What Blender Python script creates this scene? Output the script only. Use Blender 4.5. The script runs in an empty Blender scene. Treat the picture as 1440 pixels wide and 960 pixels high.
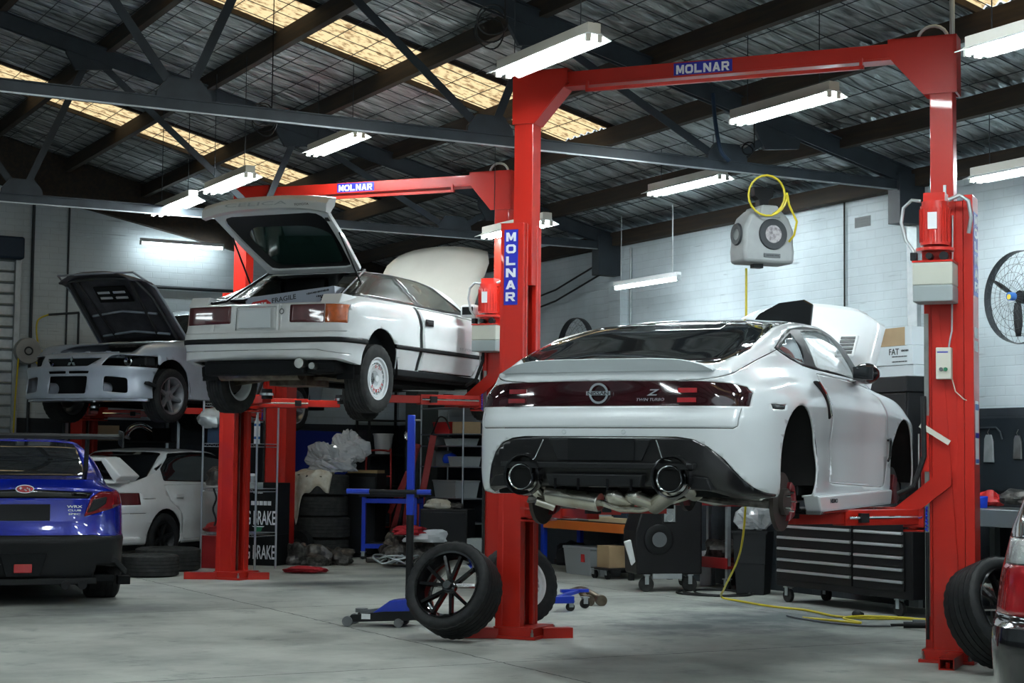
import bpy, bmesh, math, random
import numpy as np
from mathutils import Vector, Matrix
random.seed(11)
SC = bpy.context.scene
COL = SC.collection
R_ = math.radians
PI = math.pi

# ------------------------------------------------------------------ materials
MATS = {}
def mat(name, col=(.5,.5,.5), rough=.5, metal=0., coat=0., spec=.5, noise=None, bump=None, emit=None, alpha=None, trans=None, ior=1.45):
    """noise=(scale, darker colour, amount, stretch) ; bump=(scale, strength, distance)"""
    m = bpy.data.materials.new(name); m.use_nodes = True
    nt = m.node_tree; N = nt.nodes; L = nt.links
    b = N['Principled BSDF']
    b.inputs['Base Color'].default_value = (*col, 1)
    b.inputs['Roughness'].default_value = rough
    b.inputs['Metallic'].default_value = metal
    b.inputs['Coat Weight'].default_value = coat
    b.inputs['Coat Roughness'].default_value = .04
    b.inputs['Specular IOR Level'].default_value = spec
    b.inputs['IOR'].default_value = ior
    if emit:
        b.inputs['Emission Color'].default_value = (*emit[0], 1); b.inputs['Emission Strength'].default_value = emit[1]
    if trans is not None:
        b.inputs['Transmission Weight'].default_value = trans
    if alpha is not None:
        b.inputs['Alpha'].default_value = alpha
    tc = None
    if noise or bump:
        tc = N.new('ShaderNodeTexCoord')
    if noise:
        sc, c2, amt = noise[:3]; st = noise[3] if len(noise) > 3 else (1,1,1)
        mp = N.new('ShaderNodeMapping'); mp.inputs['Scale'].default_value = st
        L.new(tc.outputs['Object'], mp.inputs[0])
        n = N.new('ShaderNodeTexNoise'); n.inputs['Scale'].default_value = sc; n.inputs['Detail'].default_value = 6
        L.new(mp.outputs[0], n.inputs['Vector'])
        r = N.new('ShaderNodeMapRange'); r.inputs['From Min'].default_value = .4; r.inputs['From Max'].default_value = .68
        r.inputs['To Max'].default_value = amt
        L.new(n.outputs['Fac'], r.inputs['Value'])
        mx = N.new('ShaderNodeMixRGB'); mx.inputs[1].default_value = (*col, 1); mx.inputs[2].default_value = (*c2, 1)
        L.new(r.outputs[0], mx.inputs[0]); L.new(mx.outputs[0], b.inputs['Base Color'])
    if bump:
        n = N.new('ShaderNodeTexNoise'); n.inputs['Scale'].default_value = bump[0]; n.inputs['Detail'].default_value = 5
        L.new(tc.outputs['Object'], n.inputs['Vector'])
        bp = N.new('ShaderNodeBump'); bp.inputs['Strength'].default_value = bump[1]; bp.inputs['Distance'].default_value = bump[2] if len(bump) > 2 else .01
        L.new(n.outputs['Fac'], bp.inputs['Height']); L.new(bp.outputs[0], b.inputs['Normal'])
    MATS[name] = m
    return m
mat('white_paint', (.80,.84,.86), .28, coat=1., noise=(1.6,(.70,.75,.77),.5))
mat('rim_grey', (.30,.31,.33), .35, metal=.8)
mat('white_paint_old', (.78,.81,.82), .35, coat=.5, noise=(2.5,(.62,.64,.63),.6))
mat('cream_paint', (.60,.58,.52), .35, coat=.4, noise=(3,(.5,.48,.43),.6))
mat('bonnet_under', (.13,.13,.15), .4, metal=.5, noise=(6,(.22,.22,.25),.6))
mat('silver_paint', (.46,.52,.60), .33, metal=.3, coat=.8, noise=(3,(.30,.34,.40),.5))
mat('blue_paint', (.003,.014,.30), .25, metal=.2, coat=1.)
mat('black_paint', (.004,.004,.005), .2, coat=1.)
mat('gloss_black', (.006,.006,.007), .12, coat=1.)
mat('fascia_black', (.006,.006,.007), .3, coat=.25)
mat('satin_black', (.009,.010,.011), .45, spec=.3)
mat('matt_black', (.007,.008,.009), .8, spec=.2)
mat('trim_black', (.010,.011,.012), .6, spec=.3)
mat('well_black', (.006,.006,.006), .9)
mat('spoiler_grey', (.47,.52,.54), .5)
mat('rubber', (.010,.011,.012), .6, spec=.35, noise=(25,(.022,.023,.024),.6))
mat('rubber_dusty', (.018,.019,.019), .8, spec=.25, noise=(14,(.038,.039,.038),.7))
mat('car_glass', (.012,.014,.016), .03, coat=1., spec=.8)
mat('tint_glass', (.03,.04,.04), .03, trans=.0, alpha=.72, coat=.6)
mat('clear_glass', (.42,.52,.52), .02, alpha=.22, coat=1., spec=.8)
mat('dusty_glass', (.06,.07,.065), .25, alpha=.93, noise=(4,(.15,.13,.10),.7), coat=.2)
mat('hatch_glass', (.018,.045,.038), .05, alpha=.93, coat=1.)
mat('lamp_dark', (.016,.003,.005), .08, coat=1., noise=(7,(.06,.008,.012),.6))
mat('lamp_red', (.20,.006,.010), .12, coat=1.)
mat('lamp_bright_red', (.42,.012,.018), .15, coat=1.)
mat('lamp_deep_red', (.085,.008,.010), .35, coat=.25, noise=(12,(.05,.008,.01),.6))
mat('lamp_orange', (.50,.10,.015), .3, coat=.4, noise=(30,(.3,.06,.01),.7))
mat('lamp_clear', (.65,.68,.68), .12, metal=.5, coat=1., bump=(90,.6,.01))
mat('chrome', (.75,.78,.80), .12, metal=1.)
mat('steel', (.45,.46,.44), .3, metal=1., noise=(8,(.25,.25,.22),.6))
mat('exhaust_steel', (.62,.61,.55), .26, metal=1., noise=(5,(.32,.28,.2),.7))
mat('burnt_steel', (.20,.17,.13), .42, metal=.9, noise=(10,(.07,.05,.04),.8))
mat('alu', (.55,.58,.60), .38, metal=.9)
mat('galv', (.45,.49,.50), .45, metal=.6, noise=(12,(.3,.33,.34),.6))
mat('wire_chrome', (.50,.54,.58), .3, metal=.85)
mat('gunmetal', (.11,.115,.12), .35, metal=.8)
mat('brake_disc', (.07,.06,.055), .5, metal=.7)
mat('caliper_red', (.12,.008,.012), .35, coat=.3)
mat('lift_red', (.45,.015,.007), .36, coat=.25, noise=(1.3,(.36,.014,.008),.7,(1,1,.4)), spec=.4)
mat('lift_dark_red', (.14,.007,.006), .45, noise=(2,(.09,.005,.005),.7))
mat('motor_red', (.50,.018,.010), .3, coat=.3)
mat('jack_blue', (.005,.035,.42), .35, coat=.5)
mat('cloth_blue', (.004,.025,.28), .7)
mat('sign_blue', (.012,.02,.36), .35)
mat('sign_white', (.85,.87,.90), .4)
mat('tank_plastic', (.55,.56,.48), .4, noise=(3,(.46,.47,.42),.6))
mat('tank_oil', (.30,.34,.34), .4)
mat('label_white', (.75,.77,.78), .5)
mat('beige_plastic', (.66,.64,.55), .4)
mat('truss_steel', (.030,.040,.050), .5, noise=(6,(.018,.024,.03),.7))
mat('timber_dark', (.030,.024,.019), .8, noise=(4,(.055,.036,.022),.8,(6,.5,6)))
mat('cardboard', (.42,.30,.17), .75, noise=(5,(.36,.25,.14),.6))
mat('cardboard_pale', (.58,.47,.30), .75)
mat('carton_white', (.66,.72,.75), .6)
mat('ink', (.04,.045,.05), .6)
mat('red_ink', (.55,.02,.02), .5)
mat('yellow_hose', (.62,.50,.02), .38, coat=.3)
mat('fan_blade', (.012,.012,.013), .4)
mat('fan_cage', (.05,.055,.06), .45, metal=.4)
mat('fan_blue', (.03,.13,.40), .4)
mat('fan_yellow', (.75,.55,.05), .4)
mat('reel_grey', (.36,.38,.38), .6, noise=(5,(.27,.28,.28),.7))
mat('reel_dark', (.035,.04,.045), .6)
mat('reel_hub', (.42,.40,.41), .5, noise=(30,(.10,.09,.10),1.))
mat('carton_blue', (.40,.44,.52), .6)
mat('chest_black', (.007,.007,.008), .4, spec=.35)
mat('handle_alu', (.60,.63,.66), .3, metal=.8)
mat('bin_plastic', (.014,.016,.018), .6, spec=.3)
mat('castor_grey', (.12,.13,.135), .5)
mat('orange_beam', (.62,.15,.02), .45)
mat('clear_plastic', (.42,.46,.47), .3, alpha=.75, coat=.4)
mat('blue_plastic', (.01,.05,.50), .4)
mat('red_plastic', (.48,.02,.02), .4)
mat('red_steel', (.28,.010,.010), .45, noise=(3,(.16,.010,.008),.6))
mat('cart_red', (.25,.012,.014), .45)
mat('film', (.62,.65,.67), .14, alpha=.62, coat=1., bump=(30,.6,.02))
mat('cloth_cream', (.62,.60,.52), .85, noise=(9,(.34,.25,.12),.5), bump=(12,.6,.02))
mat('cloth_red', (.34,.012,.02), .85, bump=(30,.6,.01))
mat('cloth_white', (.6,.63,.66), .85)
mat('oily', (.03,.028,.026), .4, metal=.4, noise=(20,(.14,.13,.12),.7))
mat('pillar_paint', (.060,.075,.072), .6, noise=(3,(.045,.055,.054),.6))
mat('shelf_black', (.012,.012,.013), .6)
mat('banner_black', (.006,.007,.008), .6, spec=.2)
mat('banner_green', (.01,.16,.07), .5)
mat('grey_box', (.33,.37,.37), .5)
mat('dark_blue_box', (.012,.030,.060), .6)
mat('wood', (.35,.25,.12), .6)
mat('bench_steel', (.28,.32,.33), .35, metal=.7)
mat('pegboard', (.013,.019,.024), .7, spec=.2)
mat('skin_pot', (.5,.4,.3), .6)
mat('plastic_sheet_milky', (.55,.57,.53), .35, alpha=.9)
mat('tube_light', (1,1,1), .5, emit=((.86,.97,1.0), 85.))
mat('tube_dim', (1,1,1), .5, emit=((.86,.97,1.0), 30.))  # weaker emission, keeps the wall behind the batten lamps from blowing out
mat('fitting_cream', (.60,.58,.52), .5)
mat('reflector_white', (.82,.85,.86), .4)

# foil roof lining -----------------------------------------------------------
def foil():
    m = bpy.data.materials.new('foil_lining'); m.use_nodes = True; nt = m.node_tree; N = nt.nodes; L = nt.links
    b = N['Principled BSDF']; b.inputs['Metallic'].default_value = .7; b.inputs['Roughness'].default_value = .36
    tc = N.new('ShaderNodeTexCoord')
    mp = N.new('ShaderNodeMapping'); mp.inputs['Scale'].default_value = (1.3, 9, 1); L.new(tc.outputs['Object'], mp.inputs[0])
    n = N.new('ShaderNodeTexNoise'); n.inputs['Scale'].default_value = 1.6; n.inputs['Detail'].default_value = 5; n.inputs['Distortion'].default_value = 1.1
    L.new(mp.outputs[0], n.inputs['Vector'])
    cr = N.new('ShaderNodeValToRGB'); cr.color_ramp.elements[0].position = .3; cr.color_ramp.elements[0].color = (.15,.165,.165,1)
    cr.color_ramp.elements[1].position = .72; cr.color_ramp.elements[1].color = (.78,.84,.84,1)
    L.new(n.outputs['Fac'], cr.inputs[0]); L.new(cr.outputs[0], b.inputs['Base Color'])
    bp = N.new('ShaderNodeBump'); bp.inputs['Strength'].default_value = 1.; bp.inputs['Distance'].default_value = .10
    L.new(n.outputs['Fac'], bp.inputs['Height']); L.new(bp.outputs[0], b.inputs['Normal'])
    MATS['foil'] = m
foil()
def skylight_mat():
    m = bpy.data.materials.new('fibreglass_sheet'); m.use_nodes = True; nt = m.node_tree; N = nt.nodes; L = nt.links
    for n in list(N): N.remove(n)
    out = N.new('ShaderNodeOutputMaterial'); t = N.new('ShaderNodeBsdfTranslucent'); d = N.new('ShaderNodeBsdfDiffuse')
    ms = N.new('ShaderNodeMixShader'); ms.inputs[0].default_value = .15
    tc = N.new('ShaderNodeTexCoord'); mp = N.new('ShaderNodeMapping'); mp.inputs['Scale'].default_value = (1.5, 4, 1); L.new(tc.outputs['Object'], mp.inputs[0])
    n = N.new('ShaderNodeTexNoise'); n.inputs['Scale'].default_value = 9; n.inputs['Detail'].default_value = 7; L.new(mp.outputs[0], n.inputs['Vector'])
    cr = N.new('ShaderNodeValToRGB'); cr.color_ramp.elements[0].position = .36; cr.color_ramp.elements[0].color = (.26,.15,.07,1)
    cr.color_ramp.elements[1].position = .52; cr.color_ramp.elements[1].color = (.66,.46,.24,1)
    L.new(n.outputs['Fac'], cr.inputs[0]); L.new(cr.outputs[0], t.inputs[0]); L.new(cr.outputs[0], d.inputs[0])
    L.new(t.outputs[0], ms.inputs[1]); L.new(d.outputs[0], ms.inputs[2]); L.new(ms.outputs[0], out.inputs[0])
    MATS['skylight'] = m
skylight_mat()
def wall_mat():
    m = bpy.data.materials.new('painted_block_wall'); m.use_nodes = True; nt = m.node_tree; N = nt.nodes; L = nt.links
    b = N['Principled BSDF']; b.inputs['Roughness'].default_value = .6
    tc = N.new('ShaderNodeTexCoord'); sp = N.new('ShaderNodeSeparateXYZ'); L.new(tc.outputs['Object'], sp.inputs[0])
    ad = N.new('ShaderNodeMath'); ad.operation = 'ADD'; L.new(sp.outputs[0], ad.inputs[0]); L.new(sp.outputs[1], ad.inputs[1])
    cb = N.new('ShaderNodeCombineXYZ'); L.new(ad.outputs[0], cb.inputs[0]); L.new(sp.outputs[2], cb.inputs[1])
    br = N.new('ShaderNodeTexBrick'); br.inputs['Scale'].default_value = 1.; br.inputs['Brick Width'].default_value = .24; br.inputs['Row Height'].default_value = .086
    br.inputs['Mortar Size'].default_value = .006; br.inputs['Mortar Smooth'].default_value = .6; br.inputs['Color1'].default_value = (1,1,1,1); br.inputs['Color2'].default_value = (.93,.93,.93,1); br.inputs['Mortar'].default_value = (.72,.72,.72,1)
    L.new(cb.outputs[0], br.inputs['Vector'])
    n = N.new('ShaderNodeTexNoise'); n.inputs['Scale'].default_value = 1.1; n.inputs['Detail'].default_value = 6; L.new(tc.outputs['Object'], n.inputs['Vector'])
    cr = N.new('ShaderNodeValToRGB'); cr.color_ramp.elements[0].position = .33; cr.color_ramp.elements[0].color = (.50,.575,.61,1); cr.color_ramp.elements[1].position = .62; cr.color_ramp.elements[1].color = (.66,.745,.785,1)
    L.new(n.outputs['Fac'], cr.inputs[0])
    # scuffs: long thin marks along the courses
    mp = N.new('ShaderNodeMapping'); mp.inputs['Scale'].default_value = (1.2,1.2,14); L.new(tc.outputs['Object'], mp.inputs[0])
    n2 = N.new('ShaderNodeTexNoise'); n2.inputs['Scale'].default_value = 1.6; n2.inputs['Detail'].default_value = 4; L.new(mp.outputs[0], n2.inputs['Vector'])
    r2 = N.new('ShaderNodeMapRange'); r2.inputs['From Min'].default_value = .66; r2.inputs['From Max'].default_value = .74; r2.inputs['To Max'].default_value = .55; L.new(n2.outputs['Fac'], r2.inputs['Value'])
    m2 = N.new('ShaderNodeMixRGB'); m2.inputs[2].default_value = (.20,.25,.29,1); L.new(r2.outputs[0], m2.inputs[0]); L.new(cr.outputs[0], m2.inputs[1])
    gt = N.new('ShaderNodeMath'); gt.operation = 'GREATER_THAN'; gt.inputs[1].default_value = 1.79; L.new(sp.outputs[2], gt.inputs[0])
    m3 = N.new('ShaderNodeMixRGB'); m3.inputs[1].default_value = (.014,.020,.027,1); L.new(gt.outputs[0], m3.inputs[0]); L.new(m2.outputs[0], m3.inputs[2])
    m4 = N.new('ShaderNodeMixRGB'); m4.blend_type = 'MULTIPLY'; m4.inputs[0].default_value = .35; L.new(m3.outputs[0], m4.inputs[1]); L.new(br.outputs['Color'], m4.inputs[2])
    L.new(m4.outputs[0], b.inputs['Base Color'])
    bp = N.new('ShaderNodeBump'); bp.inputs['Strength'].default_value = .35; bp.inputs['Distance'].default_value = .006; L.new(br.outputs['Fac'], bp.inputs['Height']); bp.invert = True
    L.new(bp.outputs[0], b.inputs['Normal'])
    MATS['wall'] = m
wall_mat()
def floor_mat():
    m = bpy.data.materials.new('concrete_floor'); m.use_nodes = True; nt = m.node_tree; N = nt.nodes; L = nt.links
    b = N['Principled BSDF']
    tc = N.new('ShaderNodeTexCoord'); sp = N.new('ShaderNodeSeparateXYZ'); L.new(tc.outputs['Object'], sp.inputs[0])
    n = N.new('ShaderNodeTexNoise'); n.inputs['Scale'].default_value = .55; n.inputs['Detail'].default_value = 9; n.inputs['Roughness'].default_value = .62; L.new(tc.outputs['Object'], n.inputs['Vector'])
    cr = N.new('ShaderNodeValToRGB'); cr.color_ramp.elements[0].position = .30; cr.color_ramp.elements[0].color = (.17,.18,.165,1)
    cr.color_ramp.elements[1].position = .60; cr.color_ramp.elements[1].color = (.50,.52,.475,1); L.new(n.outputs['Fac'], cr.inputs[0])
    n2 = N.new('ShaderNodeTexNoise'); n2.inputs['Scale'].default_value = 2.3; n2.inputs['Detail'].default_value = 8; n2.inputs['Roughness'].default_value = .7; L.new(tc.outputs['Object'], n2.inputs['Vector'])
    r2 = N.new('ShaderNodeMapRange'); r2.inputs['From Min'].default_value = .56; r2.inputs['From Max'].default_value = .72; r2.inputs['To Max'].default_value = .6; L.new(n2.outputs['Fac'], r2.inputs['Value'])
    m2 = N.new('ShaderNodeMixRGB'); m2.inputs[2].default_value = (.08,.095,.10,1); L.new(r2.outputs[0], m2.inputs[0]); L.new(cr.outputs[0], m2.inputs[1])
    prev = m2.outputs[0]
    # oil stains with a place of their own (w, s, rx, ry)
    for (w, s, rx, ry, am) in [(-1.9,.6,1.5,1.2,.9), (-3.2,.3,.9,.6,.7), (-3.9,5.6,1.2,.35,.75), (-2.8,6.4,.9,.3,.55), (-6.8,3.4,.9,.5,.6), (-1.2,1.9,.9,.5,.6)]:
        c = N.new('ShaderNodeCombineXYZ'); c.inputs[2].default_value = 0
        for k, (o, q, rr) in enumerate(((sp.outputs[0], w, rx), (sp.outputs[1], s, ry))):
            a = N.new('ShaderNodeMath'); a.operation = 'SUBTRACT'; a.inputs[1].default_value = q; L.new(o, a.inputs[0])
            d = N.new('ShaderNodeMath'); d.operation = 'DIVIDE'; d.inputs[1].default_value = rr; L.new(a.outputs[0], d.inputs[0]); L.new(d.outputs[0], c.inputs[k])
        ln = N.new('ShaderNodeVectorMath'); ln.operation = 'LENGTH'; L.new(c.outputs[0], ln.inputs[0])
        ad = N.new('ShaderNodeMath'); ad.operation = 'MULTIPLY_ADD'; ad.inputs[1].default_value = 2.2; L.new(n2.outputs['Fac'], ad.inputs[0]); L.new(ln.outputs['Value'], ad.inputs[2])
        r = N.new('ShaderNodeMapRange'); r.inputs['From Min'].default_value = 1.3; r.inputs['From Max'].default_value = 2.3; r.inputs['To Min'].default_value = am; r.inputs['To Max'].default_value = 0
        L.new(ad.outputs[0], r.inputs['Value'])
        mx = N.new('ShaderNodeMixRGB'); mx.inputs[2].default_value = (.04,.055,.065,1); L.new(r.outputs[0], mx.inputs[0]); L.new(prev, mx.inputs[1]); prev = mx.outputs[0]
    # saw cut joints
    for k, q in ((0, -5.45), (0, -1.45), (0, -9.45), (1, 3.1), (1, -1.2)):
        nd = N.new('ShaderNodeMath'); nd.operation = 'MULTIPLY_ADD'; nd.inputs[1].default_value = .09; L.new(n2.outputs['Fac'], nd.inputs[0]); L.new(sp.outputs[k], nd.inputs[2])
        a = N.new('ShaderNodeMath'); a.operation = 'COMPARE'; a.inputs[1].default_value = q; a.inputs[2].default_value = .007; L.new(nd.outputs[0], a.inputs[0])
        mx = N.new('ShaderNodeMixRGB'); mx.inputs[2].default_value = (.05,.055,.055,1); L.new(a.outputs[0], mx.inputs[0]); L.new(prev, mx.inputs[1]); prev = mx.outputs[0]
    L.new(prev, b.inputs['Base Color'])
    rr = N.new('ShaderNodeMapRange'); rr.inputs['To Min'].default_value = .5; rr.inputs['To Max'].default_value = .8; b.inputs['Specular IOR Level'].default_value = .3; L.new(n.outputs['Fac'], rr.inputs['Value']); L.new(rr.outputs[0], b.inputs['Roughness'])
    bp = N.new('ShaderNodeBump'); bp.inputs['Strength'].default_value = .15; bp.inputs['Distance'].default_value = .004; L.new(n2.outputs['Fac'], bp.inputs['Height']); L.new(bp.outputs[0], b.inputs['Normal'])
    MATS['floor'] = m
floor_mat()

# ------------------------------------------------------------------ mesh builder
class MB:
    def __init__(s): s.v = []; s.f = []
    def add(s, vs, fs):
        o = len(s.v); s.v += [tuple(p) for p in vs]; s.f += [tuple(i+o for i in f) for f in fs]; return s
    def box(s, c, d, rz=0, M=None):
        x, y, z = d[0]/2, d[1]/2, d[2]/2
        vs = [Vector((a*x, b*y, e*z)) for e in (-1,1) for b in (-1,1) for a in (-1,1)]
        T = Matrix.Translation(c) @ Matrix.Rotation(R_(rz), 4, 'Z')
        if M is not None: T = Matrix.Translation(c) @ M.to_4x4()
        return s.add([T @ v for v in vs], [(0,2,3,1),(4,5,7,6),(0,1,5,4),(2,6,7,3),(0,4,6,2),(1,3,7,5)])
    def bb(s, x0, x1, y0, y1, z0, z1): return s.box(((x0+x1)/2,(y0+y1)/2,(z0+z1)/2),(x1-x0,y1-y0,z1-z0))
    def beam(s, p, q, w, h, up=(0,0,1)):
        p = Vector(p); q = Vector(q); d = (q-p); L = d.length; d.normalize(); up = Vector(up)
        r = d.cross(up)
        if r.length < 1e-4: r = Vector((1,0,0))
        r.normalize(); u = r.cross(d)
        M = Matrix((r, d, u)).transposed()
        return s.box((p+q)/2, (w, L, h), M=M)
    def ring(s, c, ax, r, n=16, ph=0):
        ax = Vector(ax).normalized(); a = ax.orthogonal().normalized(); b = ax.cross(a)
        return [Vector(c) + (a*math.cos(ph+2*PI*k/n) + b*math.sin(ph+2*PI*k/n))*r for k in range(n)]
    def cyl(s, p, q, r, n=16, r2=None, caps=True):
        p = Vector(p); q = Vector(q); r2 = r if r2 is None else r2
        A = s.ring(p, q-p, r, n); Bq = s.ring(q, q-p, r2, n)
        fs = [(k, (k+1)%n, n+(k+1)%n, n+k) for k in range(n)]
        if caps: fs += [tuple(range(n-1,-1,-1)), tuple(range(n, 2*n))]
        return s.add(A+Bq, fs)
    def tube(s, pts, r, n=8, closed=False):
        pts = [Vector(p) for p in pts]; m = len(pts); vs = []; prev = None
        for i, p in enumerate(pts):
            if closed: d = pts[(i+1)%m]-pts[i-1]
            else: d = pts[min(i+1,m-1)]-pts[max(i-1,0)]
            d.normalize()
            a = d.orthogonal().normalized() if prev is None else (prev - d*prev.dot(d)).normalized()
            prev = a; b = d.cross(a)
            vs += [p + (a*math.cos(2*PI*k/n)+b*math.sin(2*PI*k/n))*r for k in range(n)]
        fs = []
        for i in range(m if closed else m-1):
            j = (i+1) % m
            fs += [(i*n+k, i*n+(k+1)%n, j*n+(k+1)%n, j*n+k) for k in range(n)]
        if not closed: fs += [tuple(range(n-1,-1,-1)), tuple(range((m-1)*n, m*n))]
        return s.add(vs, fs)
    def lathe(s, prof, n=48, axis='x', c=(0,0,0), rf=None, closed=False):
        """prof: (along, radius)"""
        vs = []; m = len(prof)
        for k in range(n):
            t = 2*PI*k/n
            for i, (a, r) in enumerate(prof):
                if rf: r = rf(i, k, r)
                cx, sx = r*math.cos(t), r*math.sin(t)
                v = {'x': (a, cx, sx), 'y': (cx, a, sx), 'z': (cx, sx, a)}[axis]
                vs.append((v[0]+c[0], v[1]+c[1], v[2]+c[2]))
        fs = []
        for k in range(n):
            k2 = (k+1) % n
            for i in range(m if closed else m-1):
                i2 = (i+1) % m
                fs.append((k*m+i, k2*m+i, k2*m+i2, k*m+i2))
        return s.add(vs, fs)
    def prism(s, poly, axis, t0, t1):
        """poly in the two other axes"""
        n = len(poly)
        def P(a, b, t): return {'x': (t,a,b), 'y': (a,t,b), 'z': (a,b,t)}[axis]
        vs = [P(a,b,t0) for a,b in poly] + [P(a,b,t1) for a,b in poly]
        fs = [(k,(k+1)%n,n+(k+1)%n,n+k) for k in range(n)] + [tuple(range(n-1,-1,-1)), tuple(range(n,2*n))]
        return s.add(vs, fs)
    def sphere(s, c, r, n=12, m=8, sc=(1,1,1)):
        vs = []; 
        for i in range(m+1):
            ph = PI*i/m
            for k in range(n):
                t = 2*PI*k/n
                vs.append((c[0]+r*sc[0]*math.sin(ph)*math.cos(t), c[1]+r*sc[1]*math.sin(ph)*math.sin(t), c[2]+r*sc[2]*math.cos(ph)))
        fs = [(i*n+k, i*n+(k+1)%n, (i+1)*n+(k+1)%n, (i+1)*n+k) for i in range(m) for k in range(n)]
        return s.add(vs, fs)
    def xf(s, M):
        s.v = [tuple(M @ Vector(p)) for p in s.v]; return s
    def build(s, name, m, parent=None, smooth=None, bevel=0, solid=0, sub=0):
        me = bpy.data.meshes.new(name); me.from_pydata(s.v, [], s.f)
        bm = bmesh.new(); bm.from_mesh(me)
        bmesh.ops.remove_doubles(bm, verts=bm.verts, dist=1e-6)
        bmesh.ops.recalc_face_normals(bm, faces=bm.faces); bm.to_mesh(me); bm.free()
        return link(name, me, m, parent, smooth, bevel, solid, sub)
def link(name, me, m, parent=None, smooth=None, bevel=0, solid=0, sub=0):
    me.materials.append(MATS[m] if isinstance(m, str) else m)
    if smooth is not None:
        me.polygons.foreach_set('use_smooth', [True]*len(me.polygons)); me.set_sharp_from_angle(angle=R_(smooth))
    o = bpy.data.objects.new(name, me); COL.objects.link(o)
    if parent: o.parent = parent
    if bevel:
        b = o.modifiers.new('b', 'BEVEL'); b.width = bevel; b.segments = 2; b.limit_method = 'ANGLE'; b.angle_limit = R_(40)
    if solid:
        q = o.modifiers.new('s', 'SOLIDIFY'); q.thickness = solid; q.offset = -1
    if sub:
        q = o.modifiers.new('d', 'SUBSURF'); q.levels = sub; q.render_levels = sub
    return o
def thing(name, label, cat, loc=(0,0,0), yaw=0, group=None):
    o = bpy.data.objects.new(name, None); COL.objects.link(o); o.empty_display_size = .1
    o.location = loc; o.rotation_euler = (0,0,R_(yaw)); o['label'] = label; o['category'] = cat
    if group: o['group'] = group
    return o
def tag(o, label, cat, group=None, loc=None, yaw=None, kind=None):
    o['label'] = label; o['category'] = cat
    if group: o['group'] = group
    if kind: o['kind'] = kind
    if loc is not None: o.location = loc
    if yaw is not None: o.rotation_euler = (0,0,R_(yaw))
    return o
def dup(root, loc, yaw=None, label=None, group=None):
    def cp(o, par):
        c = o.copy(); COL.objects.link(c)
        if par: c.parent = par
        for ch in [q for q in list(bpy.data.objects) if q.parent == o]: cp(ch, c)
        return c
    r = cp(root, None); r.location = loc
    if yaw is not None: r.rotation_euler = (0,0,R_(yaw))
    if label: r['label'] = label
    if group: r['group'] = group
    return r
_TX = {}
def text(s, w, h, m, parent, o, xd=(1,0,0), up=(0,0,1), d=.002, name='lettering', bold=0, slant=0):
    key = (s, bold)
    if key not in _TX:
        cu = bpy.data.curves.new('t', 'FONT'); cu.body = s; cu.align_x = 'CENTER'; cu.offset = bold; cu.resolution_u = 3; cu.size = 1
        ob = bpy.data.objects.new('t', cu); COL.objects.link(ob)
        dg = bpy.context.evaluated_depsgraph_get(); me = bpy.data.meshes.new_from_object(ob.evaluated_get(dg))
        vs = [v.co.copy() for v in me.vertices]; fs = [tuple(p.vertices) for p in me.polygons]
        bpy.data.objects.remove(ob); bpy.data.curves.remove(cu); bpy.data.meshes.remove(me)
        _TX[key] = (vs, fs)
    vs, fs = _TX[key]
    x0 = min(v.x for v in vs); x1 = max(v.x for v in vs); y0 = min(v.y for v in vs); y1 = max(v.y for v in vs)
    xd = Vector(xd).normalized(); up = Vector(up).normalized(); nn = xd.cross(up); o = Vector(o)
    n = len(vs)
    def P(v, t):
        a = (v.x-(x0+x1)/2)/(x1-x0)*w; b = (v.y-(y0+y1)/2)/(y1-y0)*h; a += slant*b
        return o + xd*a + up*b + nn*t
    me = bpy.data.meshes.new(name)
    # front face plus skirt
    V = [P(v, d) for v in vs] + [P(v, 0) for v in vs]
    ec = {}
    for f in fs:
        for i in range(len(f)):
            e = (f[i], f[(i+1) % len(f)]); ec[e] = 1
    F = list(fs)
    for (a, b) in list(ec):
        if (b, a) not in ec: F.append((b, a, a+n, b+n))
    me.from_pydata(V, [], F)
    return link(name, me, m, parent)

# heavy block capitals, drawn as outlines in a unit box
BLOCK = {
 'M': [[(0,0),(.24,0),(.24,.55),(.42,.12),(.58,.12),(.76,.55),(.76,0),(1,0),(1,1),(.72,1),(.5,.45),(.28,1),(0,1)]],
 'O': [[(.2,0),(.8,0),(1,.2),(1,.8),(.8,1),(.5,1),(.5,.76),(.68,.76),(.76,.66),(.76,.34),(.68,.24),(.5,.24),(.5,0)],[(.2,0),(.5,0),(.5,.24),(.32,.24),(.24,.34),(.24,.66),(.32,.76),(.5,.76),(.5,1),(.2,1),(0,.8),(0,.2)]],
 'L': [[(0,0),(.95,0),(.95,.25),(.28,.25),(.28,1),(0,1)]],
 'N': [[(0,0),(.26,0),(.26,.58),(.72,0),(1,0),(1,1),(.74,1),(.74,.42),(.28,1),(0,1)]],
 'A': [[(0,0),(.27,0),(.35,.2),(.65,.2),(.58,.40),(.42,.40),(.50,.68),(.50,1),(.36,1)],[(.65,.2),(.73,0),(1,0),(.64,1),(.50,1),(.50,.68),(.58,.40)]],
 'R': [[(0,0),(.26,0),(.26,.34),(.48,.34),(.72,0),(1,0),(.74,.38),(.95,.52),(.95,.85),(.8,1),(0,1),(0,.5),(.26,.5),(.26,.78),(.66,.78),(.70,.72),(.70,.60),(.66,.54),(.0,.54)]]}
BLOCK['R'] = [[(0,0),(.26,0),(.26,.32),(.46,.32),(.70,0),(1,0),(.72,.36),(.95,.50),(.95,.56),(0,.56)],[(0,.56),(.26,.56),(.26,.78),(0,1)],[(0,1),(.26,.78),(.68,.78),(.70,.56),(.95,.56),(.95,.84),(.8,1)]]
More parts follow.
